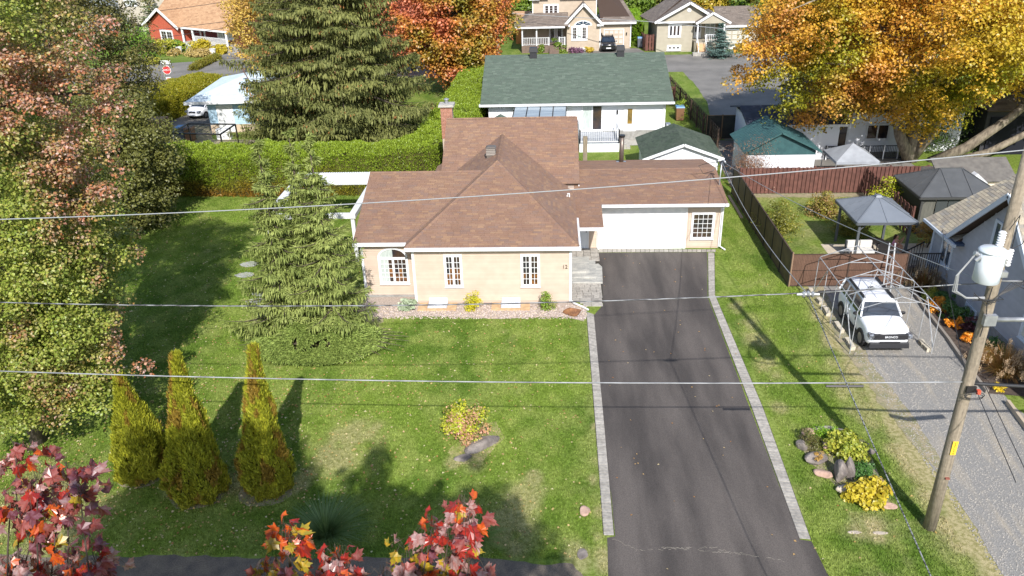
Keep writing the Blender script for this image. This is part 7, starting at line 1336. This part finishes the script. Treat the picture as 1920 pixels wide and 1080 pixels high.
for pts, r in (([(26.0, 57.6, .3), (24.9, 57.2, 2.0), (24.0, 57, 4.4)], [.5, .38, .3]), ([(26.2, 57.6, .4), (27.1, 57.2, 2.2), (27.3, 57, 5)], [.48, .36, .28]), ([(27.6, 57.6, -.2), (29.5, 56.8, 1.2), (31.6, 56.2, 3.4), (33.6, 56, 5.6)], [.5, .36, .3, .2]), ([(28.6, 57.4, -.1), (31, 56.6, .9), (33.5, 56.2, 2.6), (36, 56, 4.6)], [.3, .26, .22, .15])): mb.tube(pts, r, 10)
mb.build('trunk', BARKL, t, smooth=True)
t = thing('green_maple', 'green leafed maple at the right edge beside the golden one', 'tree', (38, 56, 0)); broadleaf(t, (38.5, 57, 8.5), (5.2, 4, 6.5), 300, 1.3, 90, .22, [srgb(96, 124, 40), srgb(130, 150, 46), srgb(160, 166, 50), srgb(80, 108, 38)], None, [(38, 57, 0), (38, 57, 4), (38.5, 57, 8)], seed=42, inner=.5)
# yellow tree left of the spruce
t = thing('yellow_tree', 'yellow and tan autumn tree between the red brick house and the spruce', 'tree', (-30, 92, 0)); broadleaf(t, (-31.0, 92, 6.2), (4.6, 3.6, 6.0), 300, 1.1, 80, .22, [srgb(206, 170, 60), srgb(190, 150, 80), srgb(214, 184, 90), srgb(160, 140, 60)], None, [(-31, 92, 0), (-31, 92, 3), (-31, 92, 8)], seed=51, inner=.4)
t = thing('pine_tree', 'small grey green pine by the beige house at the top left', 'tree', (-62, 127, 0)); p = atY(285, 45, 127); spruce(t, (p.x, 127, 0), 7.5, 2.2, 10, 7, [srgb(104, 120, 84), srgb(130, 140, 96)], seed=52, fr=.5, sp=.35, width=.2, hang=.4)
t = thing('blue_spruce', 'small blue green spruce in front of the greige bungalow', 'tree', (20.2, 99.5, 0)); spruce(t, (20.2, 99.3, 0), 3.8, 1.9, 12, 10, [srgb(92, 120, 112), srgb(120, 146, 136), srgb(76, 100, 96)], seed=53, fr=.6, sp=.2, width=.12, hang=.2, low=.3)
# dark linden at left, in front of the hedge end
DK = [srgb(108, 104, 56), srgb(128, 122, 66), srgb(88, 90, 46), srgb(146, 130, 78)]
t = thing('dark_linden', 'dark olive broadleaf tree behind the red maple at the left', 'tree', (-28, 52, 0))
broadleaf(t, (-32.6, 52, 8.5), (6.4, 5, 9.0), 900, .9, 110, .15, DK, None, [(-32, 52, 0), (-32, 52, 4), (-32.4, 52, 10), (-32.6, 52, 15)], seed=61, inner=.55, limbs=40, clip=lambda q: (q[:, 2] > .3))
t = thing('dark_linden', 'lower dark green tree bulging right in front of the hedge', 'tree', (-23.5, 45, 0))
broadleaf(t, (-26.3, 46, 4.3), (3.7, 3.4, 4.8), 460, .8, 110, .14, [srgb(102, 104, 50), srgb(122, 122, 62), srgb(84, 88, 42)], None, [(-26.3, 46, 0), (-26.3, 46, 2), (-26.2, 46, 5)], seed=62, inner=.55)
# big red-tinged maple, left foreground
def cf_red(P, tt, rg):
    n = len(P); u = fbm(P[:, 0]*.5+P[:, 1]*.3, P[:, 2]*.5, 71, 3)+.16*np.clip((P[:, 0]+16.3)/2.2, -1, 1)+.05*(P[:, 2]-9)/6; g = pal([srgb(122, 140, 54), srgb(150, 164, 68), srgb(168, 168, 84), srgb(104, 120, 48)], rg.random(n)); r_ = pal([srgb(188, 148, 134), srgb(198, 168, 154), srgb(200, 128, 74), srgb(172, 120, 98), srgb(172, 148, 112), srgb(176, 104, 82), srgb(150, 140, 80)], rg.random(n)); k = np.clip((u-.64)*6+.4+.9*(rg.random(n)-.5), 0, 1)[:, None]; return g*(1-k)+r_*k
t = thing('red_tinged_maple', 'tall maple turning pink and red that fills the left edge in front', 'tree', (-19, 24, 0))
def clipm(q): return vis(q, 200) | (np.random.default_rng(1).random(len(q)) < .35)
broadleaf(t, (-19.3, 24.5, 9.7), (5.2, 4.4, 8.2), 980, .6, 170, .1, None, cf_red, [(-19.5, 24, 0), (-19.4, 24, 3), (-19.3, 24.2, 8), (-19.3, 24.4, 12), (-19.3, 24.5, 15)], seed=71, inner=.5, limbs=60, clip=lambda q: (q[:, 2] > 1.2) & ~((q[:, 2] < 4.2) & (q[:, 0] > -15.6)) & clipm(q), tr=.3)
broadleaf(t, (-17.4, 23.2, 2.9), (2.9, 1.8, 1.3), 110, .5, 130, .1, None, cf_red, seed=75, inner=.2, name='low_bough'); broadleaf(t, (-17.2, 23, 4.9), (2.0, 1.8, 1.6), 90, .5, 130, .1, None, cf_red, seed=76, inner=.2, name='low_bough')
# ---------------------------------------------------------------- foreground maples whose tops reach into the view
def leafmesh(name, m, cv=.18, tw=.0):
    o = [(0, 0), (.12, .1), (.42, .05), (.34, .2), (.52, .42), (.36, .44), (.3, .56), (.2, .5), (.16, .72), (.07, .74), (0, 1.0)]
    pts = o+[(-x, y) for x, y in o[-2:0:-1]]; V = [(x*(1-cv*.7), y-cv*.35*y*y, -cv*2.1*abs(x)-(cv*1.9)*(y-.25)**2+tw*x*y+.05*math.sin(9*x+7*y)) for x, y in pts]+[(0, .35, .03)]; n = len(pts); k = n
    me = bpy.data.meshes.new(name); me.from_pydata(V, [], [(i, (i+1) % n, k) for i in range(n)]); me.materials.append(m); return me
def lm(nm, a, b): return mat(nm, a, b, scale=4, rough=.3, transl=.3, spec=.7, detail=2)
LMS = [[leafmesh('leaf', m, cv, tw_) for cv, tw_ in ((.12, .2), (.3, -.5), (.5, .4), (.22, .7))] for m in (lm('leaf_red', srgb(190, 56, 42), srgb(140, 46, 44)), lm('leaf_pink', srgb(172, 106, 98), srgb(148, 62, 56)), lm('leaf_mauve', srgb(134, 84, 94), srgb(104, 44, 50)), lm('leaf_orange', srgb(214, 104, 34), srgb(190, 72, 40)), lm('leaf_yellow', srgb(196, 158, 44), srgb(140, 136, 48)), lm('leaf_pale', srgb(192, 160, 156), srgb(164, 104, 98)))]
def fgtree(lab, base, cen, rad, clusters, seed, ncl, trunk):
    t = thing('foreground_maple', lab, 'tree', base); rg = random.Random(seed); rn = np.random.default_rng(seed)
    def below(q):   # crown kept out of view, shaped to shade the lawn but leave leaf clusters sunlit
        a_ = (q[:, 2] < 18.2-1.06*q[:, 1]-.5) | (q[:, 1] < -.5); return a_ & ((q[:, 2]+.82*q[:, 1] < 17.2) | ((q[:, 0] > -2.1) & (q[:, 0] < -1.3)) | (q[:, 0] > .9) | (q[:, 0] < -3.9))
    broadleaf(t, cen, rad, ncl, .8, 95, .17, [srgb(196, 90, 66), srgb(206, 140, 120), srgb(150, 140, 50), srgb(214, 120, 50)], None, trunk, seed=seed, inner=.3, clip=below, tr=.25, limbs=30)
    tw_ = MB(); cnt = 0; top = Vector(trunk[-1])
    for (px_, py_, z, nl, cw, spread) in clusters:
        c = at(px_, py_, z); root = at(px_+rg.uniform(-40, 40), 1180, z-.9); tw_.tube([top, root, root.lerp(c, .6)+Vector((0, 0, .03)), c], [.04, .012, .007, .004], 5)
        for k in range(int(nl*1.38)):
            o = bpy.data.objects.new('leaf', rg.choice(rg.choices(LMS, cw)[0])); COL.objects.link(o); o.parent = t; a = rg.random()*6.283; e = rg.uniform(.0, 1) ; q = Vector((math.cos(a), math.sin(a), 0)); ps = c+q*spread*e*.8+Vector((0, 0, rg.uniform(-.35, .3)*spread-.3*spread*e*e))
            out = (q*(.5+.6*e)+Vector((.0, -.1, rg.uniform(-1.5, -.1)))).normalized(); nr = Vector((rg.uniform(-.7, .7), rg.uniform(-1.1, .1), rg.uniform(.15, 1))).normalized(); sd = out.cross(nr).normalized(); nr = sd.cross(out)
            s = rg.uniform(.095, .16); Mx = Matrix((sd, out, nr)).transposed().to_4x4(); Mx = Mx @ Matrix.Scale(s, 4); Mx.translation = ps-worg(t); o.matrix_local = Mx; cnt += 1
            tw_.tube([ps, ps-out*.05+Vector((0, 0, .03)), c+(ps-c)*.3], .0016, 3, cap=False)
    tw_.build('twigs', BARK, t); return t
MAU = [3, 4, 3, 1.5, .5, 4]; ORG_ = [3, 3, 1, 4, 2, 3]
fgtree('maple top with mauve and red leaves rising into the lower left corner', (-6.5, -1.5, 0), (-7.6, -1.5, 15.9), (4.4, 3.2, 5.0), [(30, 850, 14.4, 22, MAU, .3), (70, 905, 14.4, 24, MAU, .3), (130, 890, 14.3, 22, MAU, .28), (110, 960, 14.2, 20, MAU, .26), (20, 940, 14.3, 16, MAU, .3), (150, 925, 14.3, 12, MAU, .2), (60, 1010, 14.0, 18, [1, 1, 2, 3, 4, 1], .28), (130, 1050, 13.9, 24, MAU, .3), (180, 1060, 13.8, 14, MAU, .26), (30, 1070, 13.8, 24, MAU, .32), (95, 1080, 13.8, 18, MAU, .3)], 5, 820, [(-6.5, -1.5, 0), (-6.5, -1.3, 6), (-6.2, -.5, 10), (-5.6, 1.2, 12)])
fgtree('maple top with red, orange and pale leaves rising over the lower middle edge', (-1.6, -2.0, 0), (-1.2, -1.5, 15.9), (4.6, 3.2, 5.0), [(535, 995, 14.1, 14, ORG_, .2), (545, 1020, 14.0, 12, ORG_, .2), (520, 1055, 13.9, 14, [1, 1, .5, 4, 4, 1], .24), (500, 1078, 13.8, 10, [0, 1, .5, 3, 5, 1], .22), (635, 1045, 13.9, 16, ORG_, .22), (650, 1075, 13.8, 12, ORG_, .22), (610, 1078, 13.8, 12, ORG_, .22), (870, 950, 14.3, 14, MAU, .2), (880, 980, 14.2, 14, [3, 3, 3, 1, 0, 5], .2), (810, 990, 14.2, 14, [4, 2, 2, 2, 0, 4], .22), (840, 1015, 14.1, 14, ORG_, .22), (765, 1030, 14.0, 14, [1, 2, 2, 1, 2, 4], .24), (830, 1050, 13.9, 18, [2, 1, 1, 5, 3, 2], .26), (880, 1065, 13.9, 14, [5, 2, 2, 1, 0, 3], .22), (780, 1070, 13.8, 16, ORG_, .26), (720, 1078, 13.8, 12, ORG_, .24)], 6, 620, [(-1.6, -2.0, 0), (-1.6, -1.9, 6), (-1.7, -.7, 10), (-1.8, .8, 12)])
# ---------------------------------------------------------------- trees and greenery at the far top
far = [(-72, 150, 6, 7, 2, 'distant yellow green tree beyond the top left houses'), (-50, 140, 5, 8, 1, 'distant tree behind the red brick house'), (-26, 150, 5, 9, 1, 'distant green tree left of the brick bungalow'), (-3, 124, 3, 7, 0, 'leafy green tree behind the orange shed'), (-5, 150, 6, 6, 1, 'distant tree behind the tan house left'), (13, 135, 4, 6, 0, 'green tree above the tall narrow hedge'), (18, 140, 5, 7, 1, 'distant green tree behind the greige bungalow left'), (26, 136, 5, 6, 2, 'distant yellow tree behind the greige bungalow'), (30, 122, 4, 5, 0, 'green tree right of the greige bungalow roof'), (8, 150, 6, 7, 1, 'distant tree behind the tan house right'), (38, 115, 6, 8, 2, 'distant golden tree behind the golden maple'), (-86, 140, 8, 10, 1, 'distant green tree at the far left'), (44, 100, 6, 9, 0, 'distant green tree at the far right')]
for i, (x, y, r, h_, c_, lab) in enumerate(far):
    t = thing('distant_tree', lab, 'tree', (x, y, 0), group='trees at the top of the view'); broadleaf(t, (x, y, h_*.55), (r, r*.8, h_*.55), 130, r*.3, 70, .4, [[srgb(96, 124, 44), srgb(124, 146, 54), srgb(80, 104, 40)], [srgb(84, 100, 44), srgb(120, 124, 56), srgb(150, 140, 60)], [srgb(200, 170, 60), srgb(170, 160, 56), srgb(206, 150, 60)]][c_], None, [(x, y, 0), (x, y, h_*.3), (x, y, h_*.6)], seed=110+i, inner=.3)
